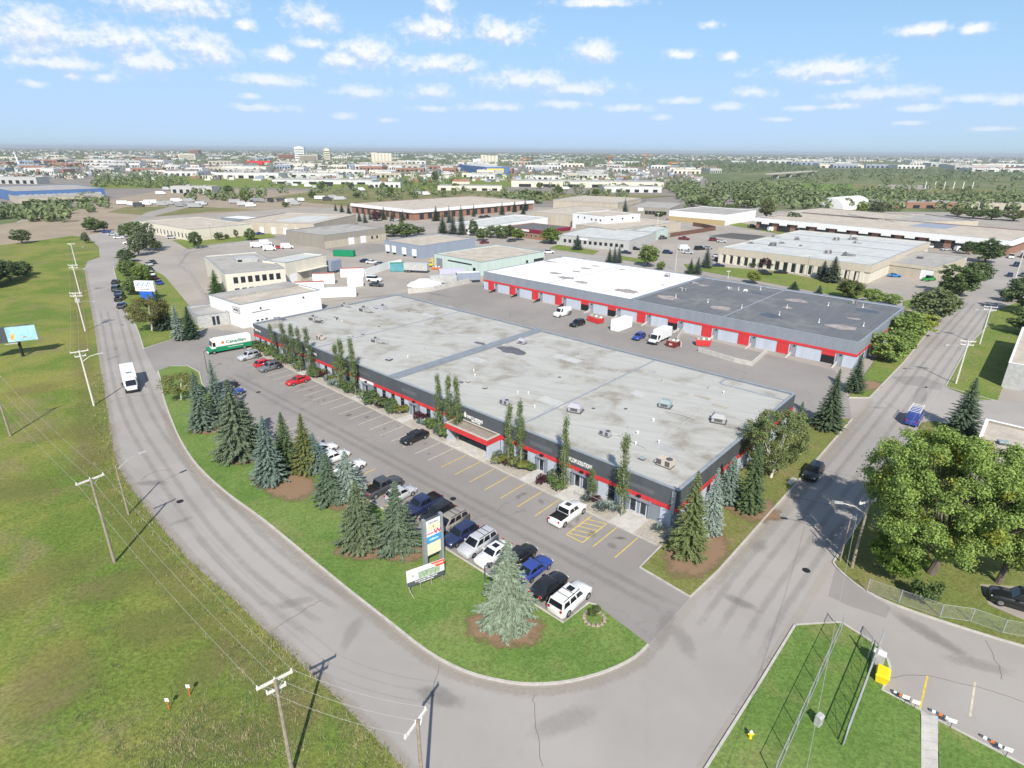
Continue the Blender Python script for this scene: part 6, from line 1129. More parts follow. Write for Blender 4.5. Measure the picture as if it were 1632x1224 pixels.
text('3778', 2.0, wf.e, (wf.L-6, -1.23, 5.6), (math.pi/2,0,0), BLACK, 'house_number', .02)
MB().box(wf.L*.58, wf.L*.72, wf.D*.55, wf.D*.98, wf.h-.34, wf.h-.28).obj('blue_roof_field', BLUEG, wf.roof)
wb = Bld.px('tan_rear_wing', 'tan roofed wing behind the white fascia building', (1250,337), (1400,350), (1395,338), 6.6, TAN, R_TAN); wb2 = Bld.px('grey_rear_wing', 'grey roofed wing behind the right part of the white fascia building', (1425,353), (1560,352), (1480,341), 6.4, TAN, R_GREY)
sa = math.atan2(*(lambda d: (d.y, d.x))(G(1572,668,4.2)-G(1548,730,4.2)))
rb_ = Bld('tan_roof_shop', 'tan gravel roof building with white edge behind the great poplar', G(1546,735,4.2), sa-math.pi/2, 26, (G(1572,668,4.2)-G(1546,735,4.2)).length, 4.2, BROWNG, R_TAN, WHITE); unit('hatch', 'blue-grey', rb_, .35, 1598, 708, 1.0, .4, 'grey box on the tan gravel roof at the right', 'single roof boxes')
rg = Bld('grey_depot', 'grey building with white door at the right edge across the street', G(1608,578,5.0), sa-math.pi/2, 26, (G(1627,530,5.0)-G(1608,578,5.0)).length+6, 5.0, UNIT, R_TAN, WHITE); rg.panel('f', 6.0, .1, 5, 3.2, WHITE, 'overhead_door', .08)
p = G(1607,614); pl = thing('pallet_stack', 'orange pallets leaning on the grey building wall at right', 'pallets', (p.x,p.y,0), sa)
for k in range(3): MB().box(-.6,.6,-.5,.5,.05+k*.55,.5+k*.55).obj('pallet', ORNG, pl)
p = G(1494,682); wb_ = thing('waste_bin', 'round blue drum on the grass by the tan roof building', 'drum', (p.x+2.6,p.y-1,0.12)); MB().cyl(0,0,0,.9,.3,12).obj('drum', BLUEP, wb_); MB().cyl(0,0,.9,.94,.32,12).obj('lid', BLUEP, wb_)
# ------------------------------------------------------------------ poles, wires, lamps
TIPS = {}
def pole(key, label, base, top, arms, h=None, lamp=None, transformer=False, r=0.16, m=WOOD, name='utility_pole', cat='utility pole', nins=3, z0=0.0):
    p = G(*base); h = h or HT(base[0], base[1], top[0], top[1]); e = thing(name, label, cat, (p.x,p.y,z0)); h -= z0
    MB().tube([(0,0,-.1),(0,0,h)], [r, r*.68], 9).obj('shaft', m, e); tips = []
    for (z, L, ang) in arms:
        c, s = math.cos(ang), math.sin(ang); q = MB().box(-L/2,L/2,-.07,.07,h-z-.08,h-z+.08).xf(Matrix.Rotation(ang,4,'Z') @ Matrix.Translation((0,.16,0))).obj('crossarm', ARM, e)
        for k in range(nins):
            t = -L/2*.94+L*.94*k/(nins-1); x, y = c*t-s*.16, s*t+c*.16; MB().cyl(x,y,h-z+.08,h-z+.26,.055,7).obj('insulator', WHITE, q); tips.append(Vector((p.x+x,p.y+y,z0+h-z+.27)))
        for sg in (-1, 1): MB().tube([(c*sg*L*.28-s*.12, s*sg*L*.28+c*.12, h-z-.08),(0,0,h-z-.75)], .02, 5).obj('brace', GALV, q)
    if lamp:
        (lu, lv), zf = lamp; zl = h*zf; q = G(lu, lv, zl+.6); d = Vector((q.x-p.x, q.y-p.y, 0)); MB().tube([(0,0,zl-.5),(d.x*.5,d.y*.5,zl+.3),(d.x,d.y,zl+.5)], .035, 6).obj('lamp_arm', GALV, e)
        n = d.normalized(); a = math.atan2(n.y,n.x); MB().box(-.1,.75,-.16,.16,zl+.44,zl+.6).xf(Matrix.Translation((d.x,d.y,0)) @ Matrix.Rotation(a,4,'Z')).obj('lamp_head', UNIT, e)
    if transformer:
        for sx in (-.38,.38): MB().cyl(sx,.1,h-2.4,h-1.5,.24,10).obj('transformer', UNIT, e)
    TIPS[key] = tips; return e
def armang(a, b, h): d = G(*b, h)-G(*a, h); return math.atan2(d.y, d.x)
UP = lambda a, z=.35, L=2.5: [(z, L, a)]
pole('p1', 'wooden utility pole with pale crossarm at the bottom edge beside the road', (466,1232), (441,1083), [(.15,2.4,armang((410,1105),(467,1076),8.6)),(.95,1.3,armang((410,1105),(467,1076),8.6))])
pole('p0', 'mossy utility pole with slanted pale crossarm at the bottom centre of the road', (676,1300), (670,1143), [(.3,2.3,armang((657,1183),(691,1135),8.4))], h=8.9)
pole('p2', 'wooden utility pole with crossarm on the meadow left of the road lamp', (183,897), (145,763), [(.15,2.6,armang((126,779),(168,763),10.3))])
pole('p3', 'wooden utility pole at the left edge of the meadow', (17,695), (-2,600), [(.15,2.4,armang((-20,606),(10,598),9.4))])
pole('p5', 'utility pole with pale crossarm and lamp beside the white box truck', (150,647), (125,560), [(.1,2.6,armang((115,558),(141,554),9.9)),(.9,1.6,armang((115,558),(141,554),9.9))], lamp=((156,563),.86), m=ARM)
pole('p6', 'utility pole with two transformers beside the upper road', (136,528), (126,466), [(.1,2.8,.1),(.8,2.8,.1)], lamp=((148,480),.80), transformer=True, m=ARM)
pole('p7', 'utility pole with double crossarm opposite the five parked cars', (128,470), (118,422), [(.1,2.8,.1),(.9,2.6,.1)], lamp=((133,428),.86), m=ARM)
pole('p8', 'farthest utility pole at the top of the meadow', (122,424), (115,388), [(.1,2.8,.1)], lamp=((131,393),.9), m=ARM)
pole('lamp', 'road lamp on a wooden pole at the bend of the left road', (205,820), (184,741), [], lamp=((222,722),.97), r=.12, name='street_lamp', cat='street lamp')
pole('r1', 'utility pole with lamp arm in the great poplar shadow', (1357,906), (1384,797), [(.3,2.2,armang((1365,797),(1400,790),8.8))], lamp=((1342,802),.86), z0=.12)
pole('r1b', 'slim leaning guy pole beside the poplar shadow pole', (1338,896), (1372,835), [], r=.09, z0=.12)
pole('r2', 'tall pale utility pole with double crossarm on the verge across the street', (1523,612), (1541,543), [(.1,2.6,armang((1528,547),(1553,549),8.6)),(.8,2.2,armang((1528,547),(1553,549),8.6))], lamp=((1512,550),.85), m=ARM, z0=.12)
pole('r3', 'pale utility pole with double crossarm further along the street', (1561,549), (1582,489), [(.1,2.6,armang((1570,489),(1592,491),8.8)),(.8,2.4,armang((1570,489),(1592,491),8.8))], lamp=((1558,494),.86), m=ARM, z0=.12)
pole('r4', 'thin utility pole near the parked cars on the far street', (1618,445), (1632,400), [(.1,2.2,.2)], m=ARM)
for i, (b, t, lab) in enumerate((((1283,447),(1290,407),'wooden pole before the beige office block'),((1076,431),(1079,397),'lamp post behind the white roof'),((1053,396),(1053,372),'thin wooden pole in the far lot'),((1160,445),(1161,432),'short pole on the footpath behind the dark roof'),((338,384),(335,356),'wooden pole before the tan-roofed workshop'),((459,383),(459,358),'wooden pole beside the dark yard'),((994,344),(995,322),'lamp post by the white two-storey block'),((1046,376),(1050,340),'pole by the tan flat block'))):
    pole('m%d' % i, lab, b, t, [(.1,1.8,.4)] if i not in (1,6) else [], r=.10, m=ARM if i % 2 else WOOD, lamp=((t[0]+5,t[1]+2),.95) if i in (1,6) else None)
def wire(label, pts, sag=.5, r=.009):
    path = []
    for a, b in zip(pts[:-1], pts[1:]):
        for k in range(10): t = k/10; q = a.lerp(b, t); q.z -= sag*4*t*(1-t); path.append(q)
    path.append(pts[-1]); return tag(MB().tube(path, r, 4, cap=False).obj('power_line', WIRE), label, 'power line', 'overhead lines')
for k, nm in enumerate(('left outer','middle','right outer')):
    wire(f'{nm} power line running over the meadow between the bottom pole and the edge pole', [TIPS['p1'][k], TIPS['p2'][k], TIPS['p3'][k]], .8)
    wire(f'{nm} power line over the road from the bottom pole to the bottom centre pole', [TIPS['p1'][k], TIPS['p0'][k]], .5)
    wire(f'{nm} power line along the upper left road', [TIPS['p5'][k], TIPS['p6'][k], TIPS['p7'][k], TIPS['p8'][k]], .7)
    wire(f'{nm} power line further up the right street', [TIPS['r1'][k], TIPS['r2'][k], TIPS['r3'][k], TIPS['r4'][k]], .8)
for k, q in enumerate((Vector((11.0,14,7.5)),)): wire('long low cable crossing the fenced lawn to the poplar pole', [q, TIPS['r1'][k]-Vector((0,0,1.5))], .6, .014)
def post_lamp(label, base, top, arm):
    p = G(*base); h = HT(*base, *top); e = thing('lamp_post', label, 'lamp post', (p.x,p.y,.1)); MB().tube([(0,0,0),(0,0,h)], [.08,.05], 8).obj('shaft', CHAR, e); q = G(*arm, h); d = Vector((q.x-p.x,q.y-p.y,0)); MB().tube([(0,0,h-.05),(d.x,d.y,h)], .035, 6).obj('lamp_arm', CHAR, e); MB().box(d.x-.25,d.x+.25,d.y-.15,d.y+.15,h-.06,h+.08).obj('lamp_head', CHAR, e)
post_lamp('dark car park lamp post beside the upper spruces', (331,595), (322,562), (329,560)); post_lamp('dark short lamp post left of the wide pale blue spruce', (773,928), (771,902), (779,900))
# ------------------------------------------------------------------ signs
SLOPE = math.pi/2
pa, pb = G(679,908), G(705,895); d = pb-pa; sg = thing('pylon_sign', 'tall grey pylon sign with stacked tenant panels on the front lawn', 'sign', (pa.x,pa.y,.12), math.atan2(d.y,d.x)); w = d.length; hh = 6.2
for x in (0, w): MB().box(x-.16,x+.16,-.22,.22,0,hh).obj('sign_post', CAP, sg)
fr = MB().box(.16,w-.16,-.14,.20,1.55,hh-.2).obj('cabinet', CHAR, sg)
CRM = mat('cream_sign_face', (.72,.70,.50), .06, 2, .5); SBL = mat('blue_sign_face', (.05,.33,.66), .06, 2, .5); REDL = mat('red_lettering', (.60,.02,.05), .05, 2, .5)
for z0, z1, m in ((1.65,3.1,CRM),(3.2,3.95,SBL),(3.98,4.65,WHITE),(4.68,5.35,CRM),(5.38,5.95,WHITE)): MB().box(.2,w-.2,-.18,-.141,z0,z1).obj('tenant_panel', m, fr)
text('W', .85, fr, (w-.55,-.19,4.32), (SLOPE,0,0), REDL); text('women in', .28, fr, (.75,-.19,4.35), (SLOPE,0,0), REDL); text('Udicom', .34, fr, (w/2,-.19,3.55), (SLOPE,0,0), WHITE); text('+', .4, fr, (w/2,-.19,5.05), (SLOPE,0,0), REDL); text('AVENTERRA', .24, fr, (w/2,-.19,5.6), (SLOPE,0,0), GREYW)
pa, pb = G(650,948), G(709,926); d = pb-pa; bd = thing('leasing_board', 'wide leasing board with red corner on timber posts on the front lawn', 'sign', (pa.x,pa.y,.12), math.atan2(d.y,d.x)); w = d.length
for k in range(4): MB().box(.25+k*(w-.5)/3-.05,.25+k*(w-.5)/3+.05,.06,.16,0,2.6).obj('post', WOOD, bd)
f = MB().box(0,w,0,.055,.75,2.75).obj('board', WHITE, bd); MB().box(.0,w,-.006,-.001,.75,1.32).obj('grey_strip', CHAR, f); MB().box(w*.30,w*.88,-.006,-.001,1.38,2.2).obj('photo_panel', mat('printed_photo', (.33,.42,.30), .5, 6, .5), f)
MB().add([(w*.62,-.008,2.75),(w*.80,-.008,2.12),(w,-.008,2.12),(w,-.008,2.75)], [(0,1,2,3)]).obj('red_corner', mat('red_print', (.70,.09,.05), .05, 2, .5), f)
text('FOR LEASE', .24, f, (w*.83,-.012,2.45), (SLOPE,0,0), WHITE); text('Commercial Office Space', .24, f, (w*.5,-.012,1.17), (SLOPE,0,0), WHITE); text('Foothills Industrial', .22, f, (w*.5,-.012,.92), (SLOPE,0,0), WHITE); text('A', .4, f, (w*.16,-.012,1.95), (SLOPE,0,0), GREYW)
MB().tube([(.1,-.02,.8),(.3,-.9,0)], .05, 5).obj('prop', WOOD, bd)
p = G(37,568); bb = thing('billboard', 'pale blue billboard on a black pole on the meadow', 'billboard', (p.x,p.y,.03), armang((2,545),(52,540),3.3)); MB().tube([(0,0,0),(0,0,4.0)], .28, 10).obj('pole', BLACK, bb)
fr = MB().box(-6.2,3.6,-.35,-.05,3.4,6.7).obj('board', CAP, bb); MB().box(-6.1,3.5,-.365,-.351,3.5,6.6).obj('poster', mat('pale_blue_poster', (.36,.62,.72), .25, .5, .5), fr); MB().box(-1.0,-.3,-.375,-.366,3.9,5.2).obj('poster_print', mat('amber_print', (.62,.42,.15), .4, 2, .5), fr); MB().cyl(0,0,0,.01,.01,4).obj('pole_cap', BLACK, bb)
MB().add([(1.0,-.372,4.1),(1.7,-.372,4.3),(1.75,-.372,4.45),(1.1,-.372,4.3)], [(0,1,2,3)]).obj('poster_print', REDL, fr); text('LITE', .6, fr, (-4.6,-.38,4.2), (SLOPE,0,0), WHITE)
MB().box(-6.2,2.6,.05,.35,3.4,6.7).xf(Matrix.Rotation(.25,4,'Z')).obj('rear_board', CHAR, bb); MB().box(-6.0,-3.2,-.9,-.35,3.1,3.2).obj('catwalk', UNIT, bb); MB().box(-2.2,0,-.9,-.35,3.1,3.2).obj('catwalk', UNIT, bb)
p = G(236,478); ms = thing('monument_sign', 'white and blue monument sign with zigzag emblem between the trees', 'sign', (p.x,p.y,.1), -.05); MB().box(-1.9,1.9,-.35,.35,0,2.6).obj('base', BLUEP, ms); f = MB().box(-2.9,2.9,-.4,.4,2.6,5.6).obj('panel', WHITE, ms)
MB().strip([(x,y) for x,y in ((-2.3,0),(-1.4,1.2),(-.7,0),(0,1.2),(.7,0),(1.3,1.2),(2.1,.9))], .42, 0, .03).xf(Matrix.Translation((0,-.41,4.0)) @ Matrix.Rotation(SLOPE,4,'X')).obj('zigzag_emblem', mat('steel_blue_print', (.22,.36,.55), .1, 2, .5), f); text('INDUSTRIES', .5, f, (0,-.42,3.15), (SLOPE,0,0), BLUEP)
# ------------------------------------------------------------------ fences and small street things
m, t, b_, o = new_mat('chain_link_mesh'); g = t.node('ShaderNodeNewGeometry'); tcn = t.node('ShaderNodeTexCoord'); s3 = t.node('ShaderNodeSeparateXYZ', {0: tcn.outputs['Object']})
lx = t.math('ADD', s3.outputs[0], s3.outputs[2]); ly = t.math('SUBTRACT', s3.outputs[0], s3.outputs[2]); k1 = t.math('PINGPONG', t.math('MULTIPLY', lx, 9.0), .5); k2 = t.math('PINGPONG', t.math('MULTIPLY', ly, 9.0), .5)
al = t.math('LESS_THAN', t.math('MINIMUM', k1, k2), .034); t.put(b_.inputs['Base Color'], (.5,.5,.5,1)); t.put(b_.inputs['Alpha'], al); b_.inputs['Roughness'].default_value = .5; LINK_M = m
def fence(label, pts, h, name='chain_link_fence', step=2.6, rr=.026):
    P = GP(pts); e = thing(name, label, 'fence', (P[0].x,P[0].y,.1))
    for a, b in zip(P[:-1], P[1:]):
        d = b-a; L = d.length; n = max(1, round(L/step)); ang = math.atan2(d.y,d.x); o = a-P[0]; M_ = Matrix.Translation((o.x,o.y,0)) @ Matrix.Rotation(ang,4,'Z')
        for k in range(n+1): MB().cyl(L*k/n,0,0,h+.05,.035 if 0 < k < n else .05,7).xf(M_).obj('post', GALV, e)
        for z in (h-.03, .08): MB().tube([(0,0,z),(L,0,z)], rr, 6).xf(M_).obj('rail', GALV, e)
        q = MB().quad((0,0,.05),(L,0,.05),(L,0,h-.05),(0,0,h-.05)).obj('mesh_panel', LINK_M, e); q.location = (o.x,o.y,0); q.rotation_euler = (0,0,ang)
    return e
fence('galvanised chain link fence crossing the lawn at bottom right', [(1232,1245),(1340,1005)], 1.9)
fence('chain link fence on the dry verge beneath the great poplar', [(1381,944),(1432,962),(1497,985),(1546,992),(1597,1010),(1660,1022)], 1.6, rr=.011, step=4.0)
fence('chain link fence round the upper left yard', [(333,487),(297,432),(283,424),(297,404),(335,396),(400,390)], 2.0, step=3.2)
fence('chain link fence of the back yard beside the loading yard', [(512,460),(510,447)], 2.0)
# sliding gate standing open on the lawn
A, B = G(1342,1192), G(1402,1030); d = B-A; sgt = thing('sliding_gate', 'open galvanised sliding gate standing on the lawn beside the side lot', 'gate', (A.x,A.y,.12), math.atan2(d.y,d.x)); L = d.length
for z in (.15,.55,2.1): MB().tube([(0,0,z),(L,0,z)], .045, 7).obj('rail', GALV, sgt)
for k in range(11): MB().tube([(L*k/10,0,.15),(L*k/10,0,2.1)], .028, 6).obj('upright', GALV, sgt)
for k in range(5): MB().tube([(L*k/5,0,.55),(L*(k+1)/5,0,2.1)], .015, 5).obj('brace', GALV, sgt)
q = MB().quad((0,.02,.55),(L,.02,.55),(L,.02,2.1),(0,.02,2.1)).obj('mesh_panel', LINK_M, sgt)
def small(name, label, cat, px, z=.12, rz=0.0):
    p = G(*px); return thing(name, label, cat, (p.x,p.y,z), rz)
e = small('gate_operator', 'pale grey gate operator cabinet beside the sliding gate', 'cabinet', (1397,1060), .12, .9); MB().box(-.3,.3,-.45,.45,0,1.3).obj('cabinet', UNIT, e); MB().box(-.33,.33,-.48,.48,1.3,1.36).obj('lid', WHITE, e); MB().cyl(-.6,.2,0,2.5,.06,8).obj('post', GALV, e); MB().cyl(.2,.75,0,2.4,.06,8).obj('post', GALV, e); MB().box(-.72,-.5,.08,.34,1.1,1.5).obj('switch_box', UNIT, e)
e = small('grit_bin', 'bright yellow grit bin beside the side lot kerb', 'bin', (1404,1084), .12, .95); MB().hull8([(-.55,-.4,0),(.55,-.4,0),(.55,.4,0),(-.55,.4,0)], [(-.65,-.5,.75),(.65,-.5,.75),(.65,.5,.75),(-.65,.5,.75)]).obj('bin', YPLAS, e); MB().hull8([(-.68,-.53,.75),(.68,-.53,.75),(.68,.53,.75),(-.68,.53,.75)], [(-.6,-.3,.98),(.6,-.3,.98),(.6,.45,.98),(-.6,.45,.98)]).obj('lid', YPLAS, e)
e = small('fire_hydrant', 'small yellow and white hydrant on the lawn by the street', 'hydrant', (1195,1178), .12); MB().cyl(0,0,0,.62,.13,10).obj('barrel', YPLAS, e); MB().cyl(0,0,.62,.8,.15,10,0,.05).obj('bonnet', WHITE, e); MB().tube([(-.24,0,.42),(.24,0,.42)], .07, 8).obj('outlet', YPLAS, e)
e = small('utility_box', 'grey utility box on the lawn between the fences', 'utility box', (1303,1156), .12, .6); MB().box(-.28,.28,-.22,.22,0,.85).obj('cabinet', UNIT, e); MB().hull8([(-.3,-.25,.85),(.3,-.25,.85),(.3,.25,.85),(-.3,.25,.85)], [(-.3,-.1,1.0),(.3,-.1,1.0),(.3,.2,1.0),(-.3,.2,1.0)]).obj('lid', UNIT, e)
for i, (b, t) in enumerate((((270,1131),(266,1114)), ((303,1109),(298,1093)))):
    e = small('marker_post', ('left','right')[i]+' orange and white marker post on the meadow', 'marker post', b, .03); MB().tube([(0,0,0),(0,0,.95)], .045, 6).obj('post', ORNG, e); MB().box(-.16,.16,-.02,.02,.85,1.2).obj('panel', WHITE, e)
for i, (u, v) in enumerate(((1440,1117),(1456,1125),(1514,1155),(1602,1201))):
    e = small('bay_sign', 'small white parking bay sign, %s by the side lot kerb' % ('nearest the yellow bin','second from the yellow bin','right of the footpath','farthest right')[i], 'sign', (u,v+6), .12, -.45); MB().cyl(0,0,0,.9,.025,6).obj('post', CHAR, e); MB().box(-.26,.26,-.03,-.015,.55,.92).obj('panel', WHITE, e)
for i, (a, b) in enumerate((((1420,1101),(1451,1116)), ((1480,1131),(1518,1149)), ((1561,1172),(1603,1194)))):
    A, B = G(*a), G(*b); d = B-A; e = thing('wheel_stop', 'striped wheel stop, %s along the side lot kerb' % ('nearest the yellow bin','middle','right')[i], 'wheel stop', (A.x,A.y,.01), math.atan2(d.y,d.x)); L = d.length
    for k in range(7): MB().hull8([(L*k/7,-.11,0),(L*(k+1)/7,-.11,0),(L*(k+1)/7,.11,0),(L*k/7,.11,0)], [(L*k/7,-.07,.13),(L*(k+1)/7,-.07,.13),(L*(k+1)/7,.07,.13),(L*k/7,.07,.13)]).obj('stripe_block', (CHAR, WHITE, CHAR, ORNG)[k % 4], e)
e = small('stone_planter_ring', 'ring of stones round a small shrub at the lawn tip', 'planter', (947,987), .12)
for k in range(14): t_ = 6.283*k/14; MB().hull8([(1.0*math.cos(t_)-.2,1.0*math.sin(t_)-.16,0),(1.0*math.cos(t_)+.2,1.0*math.sin(t_)-.16,0),(1.0*math.cos(t_)+.2,1.0*math.sin(t_)+.16,0),(1.0*math.cos(t_)-.2,1.0*math.sin(t_)+.16,0)], [(1.0*math.cos(t_)-.13,1.0*math.sin(t_)-.1,.18),(1.0*math.cos(t_)+.13,1.0*math.sin(t_)-.1,.2),(1.0*math.cos(t_)+.13,1.0*math.sin(t_)+.1,.17),(1.0*math.cos(t_)-.13,1.0*math.sin(t_)+.1,.2)]).obj('stone', mat('brown_stone', (.30,.24,.19), .3, 3, .9), e)
p = G(947,985); o = link('shrub', SHR[0], None, (p.x,p.y,.13), 0, (.08,.11,.035,1), (.8,.8,.9)); tag(o, 'small shrub inside the stone ring on the lawn tip', 'shrub')
e = small('concrete_pad', 'small concrete pad set in the verge beside the black car', 'pad', (1262,768), .12, .8); MB().box(-1.1,1.1,-.35,.35,0,.06).obj('slab', CONC, e)
# white ladder rack on the blue van
vn = [o for o in bpy.data.objects if o.name.startswith('cargo_van') and 'blue van' in o.get('label', '')][0]
for s in (-1, 1): MB().tube([(-2.4,s*.8,2.55),(2.2,s*.8,2.55)], .05, 6).obj('rack_rail', WHITE, vn)
for k in range(6): MB().tube([(-2.2+k*.8,-.8,2.55),(-2.2+k*.8,.8,2.55)], .04, 6).obj('rack_bar', WHITE, vn)
# ------------------------------------------------------------------ the far district
hz = lambda u: 233.4+0.00873*u
rf_ = random.Random(12)
um = {}
FWH = mat('far_white_wall', (.60,.60,.58), .12, .05, .7); FWR = mat('far_pale_roof', (.40,.39,.37), .15, .02, .9)
for nm, wm, rm in (('white', FWH, FWR), ('tan', TAN, R_TAN), ('grey', UNIT, R_GREY), ('pale', CREAM, FWR), ('blue', BLUEG, FWR), ('brick', BRICK, R_GREY)):
    mb = MB(); mb.box(-.5,.5,-.5,.5,0,1,0,1)
    for k in range(6): mb.box(-.45+k*.16,-.37+k*.16,-.505,-.5,.05,.55,2)
    mb.box(-.2,-.1,-.1,.1,1,1.15,1); mb.box(.2,.25,.1,.3,1,1.1,1); um[nm] = mb.mesh('far_warehouse', [wm, rm, GLASS])
def far_b(u, dv, w, d, h, kind, ang, label, group='far warehouses', name='far_warehouse'):
    p = G(u, hz(u)+dv); o = link(name, um[kind], None, (p.x,p.y,-.3), ang, None, (w,d,h)); return tag(o, label, 'building', group)
FW = {'white': 'low white warehouse far off in the industrial district', 'tan': 'low tan warehouse far off in the industrial district', 'grey': 'low grey warehouse far off in the industrial district', 'pale': 'low cream warehouse far off in the industrial district', 'blue': 'low blue-grey warehouse far off in the industrial district', 'brick': 'low brick warehouse far off in the industrial district'}
def sector(u, dv):
    return ('by the left edge' if u < 150 else 'left of the white tower' if u < 440 else 'between the white tower and the silos' if u < 640 else 'right of the silos' if u < 820 else 'under the cranes' if u < 1080 else 'on the right above the woods' if u < 1350 else 'at far right'), ('nearest row' if dv > 30 else 'middle rows' if dv > 18 else 'farthest rows')
def flab(k, u, dv): a_, b_2 = sector(u, dv); return FW[k].replace('far off in the industrial district', f'far off {a_}, {b_2}')
n = 0
while n < 236:
    u = rf_.uniform(-20, 1150); dv = 11+34*rf_.random()**1.35
    if u > 1000 and dv > 34: continue
    if 44 < dv and u < 450: continue
    if 26+u*.012 < 49-dv+26 and 40 < dv < 47 and 300 < u < 1000: continue
    k = rf_.choice(('white','white','white','pale','tan','grey','grey','blue','brick')); far_b(u, dv, rf_.uniform(28,95)*(1 if dv < 30 else .7), rf_.uniform(18,45), rf_.uniform(5,10), k, rf_.choice((.0,.08,-.1,.15))+rf_.uniform(-.05,.05), flab(k, u, dv), 'far warehouses, '+k); n += 1
for i in range(46):
    u = rf_.uniform(1180, 1660); dv = rf_.uniform(6, 24); k = rf_.choice(('white','white','pale','blue','grey')); far_b(u, dv, rf_.uniform(50,160), rf_.uniform(30,60), rf_.uniform(8,13), k, rf_.uniform(-.1,.1), flab(k, u, dv), 'far warehouses, '+k)
for u0, u1, v, h_, m_, lab in ((352,452,283,8,'white','long bright white warehouse behind the green embankment'),(452,545,281,6,'white','second long white warehouse right of the brightest one'),(360,430,272,9,'pale','pale blue-roofed shed behind the long white warehouse'),(0,70,292,8,'grey','pale factory building behind the blue-roofed sheds'),(1538,1660,273,9,'white','long white warehouse with red stripe far right'),(1164,1186,260,10,'white','bright white shed on the far green slope'),(815,1050,296,7,'pale','long pale sheds beyond the tan two-storey block'),(960,1050,305,6,'white','white low buildings beyond the tan two-storey block'),(590,640,298,6,'white','white low shed in the dry field'),(700,800,302,5,'pale','pale low buildings right in the dry field'),(280,345,307,7,'grey','grey-roofed shed behind the dirt yard'),(445,600,291,5,'white','row of white trailers and sheds below the embankment'),(1390,1520,329,5,'brick','low brown building with ruined front at right'),(1530,1632,332,5,'tan','row of small brown structures at far right')):
    A, B = G(u0, v), G(u1, v+.00873*(u1-u0)); d = B-A; p = (A+B)/2; o = link('far_warehouse', um[m_], None, (p.x,p.y,-.2), math.atan2(d.y,d.x), None, (d.length, min(50, d.length*.4), h_)); tag(o, lab, 'building', 'far warehouses named')
A, B = G(1540,271), G(1660,272); d = B-A; p = (A+B)/2+Vector((0,-26,0)); tag(MB().box(-d.length/2,d.length/2,-.4,.4,4,8).obj('stripe_fascia', mat('far_red_stripe', (.55,.04,.05), .1, 1, .6), None, loc=(p.x,p.y,0), rz=math.atan2(d.y,d.x)), 'red stripe fascia along the far right white warehouse', 'fascia')
def far_tower(label, u, vb, vt, wpx, m, n=1, name='grain_elevator', cat='silo', cyl=True, cap=None):
    p = G(u, vb); h = HT(u, vb, u, vt); w = wpx*p.length/943.0; e = thing(name, label, cat, (p.x,p.y,-.3))
    if cyl:
        for k in range(n): MB().cyl(-w/2+w*(k+.5)/n, 0, 0, h*.9, w/n*.52, 10).obj('silo', m, e)
        MB().box(-w*.5,w*.5,-w/n*.3,w/n*.3,h*.9,h*.95).obj('headhouse', m, e); MB().box(-w*.5,-w*.5+w*.28,-w/n*.4,w/n*.4,h*.9,h).obj('headhouse', m, e)
    else:
        MB().box(-w/2,w/2,-w/3,w/3,0,h).obj('wall', m, e); MB().box(-w*.2,w*.1,-w*.2,w*.2,h,h*1.05).obj('penthouse', m, e)
        for k in range(5): MB().box(-w/2+.05*w,w/2-.05*w,-w/3-.2,-w/3,h*(.12+.16*k),h*(.18+.16*k)).obj('window_band', GLASS, e)
    return e
far_tower('tall white tower block on the skyline', 480, 256, 234, 13, WHITE, name='tower_block', cat='tower', cyl=False); far_tower('slim beige tower right of the tall white one', 523, 258, 237, 8, CREAM, name='tower_block', cat='tower', cyl=False); far_tower('low beige block at the foot of the tall white tower', 495, 257, 247, 26, TAN, name='mid_rise_block', cat='tower', cyl=False)
far_tower('beige grain elevator with many silos', 609, 262, 243, 30, CREAM, 6); far_tower('pale grain elevator on the right', 780, 262, 247, 26, CREAM, 5); far_tower('small white elevator left of the pale one', 760, 263, 253, 12, WHITE, 3); far_tower('small brown block on the skyline centre left', 460, 253, 246, 24, BRICK, name='mid_rise_block', cat='tower', cyl=False); far_tower('pale block on the skyline at left', 303, 254, 245, 22, CREAM, name='mid_rise_block', cat='tower', cyl=False); far_tower('brown apartment block on the skyline at left', 312, 247, 239, 12, BRICK, name='mid_rise_block', cat='tower', cyl=False)
p = G(30,262); sp_ = thing('white_spire', 'slender white mast leaning at the far left skyline', 'mast', (p.x,p.y,0)); h = HT(30,262,26,240); MB().tube([(0,0,0),(-4,0,h)], [2.4,.5], 8).obj('mast', WHITE, sp_)
for i, (u, vb, vt) in enumerate(((970,266,249),(1026,268,246),(1069,269,258),(834,266,252))):
    p = G(u, vb); h = HT(u, vb, u, vt); e = thing('tower_crane', 'thin red tower crane, %s on the skyline' % ('left','tallest','right','faint left')[i], 'crane', (p.x,p.y,0)); MB().tube([(0,0,0),(0,0,h)], .9, 4).obj('mast', ORNG, e); MB().box(-9,22,-.5,.5,h-2,h-1).obj('jib', ORNG, e)
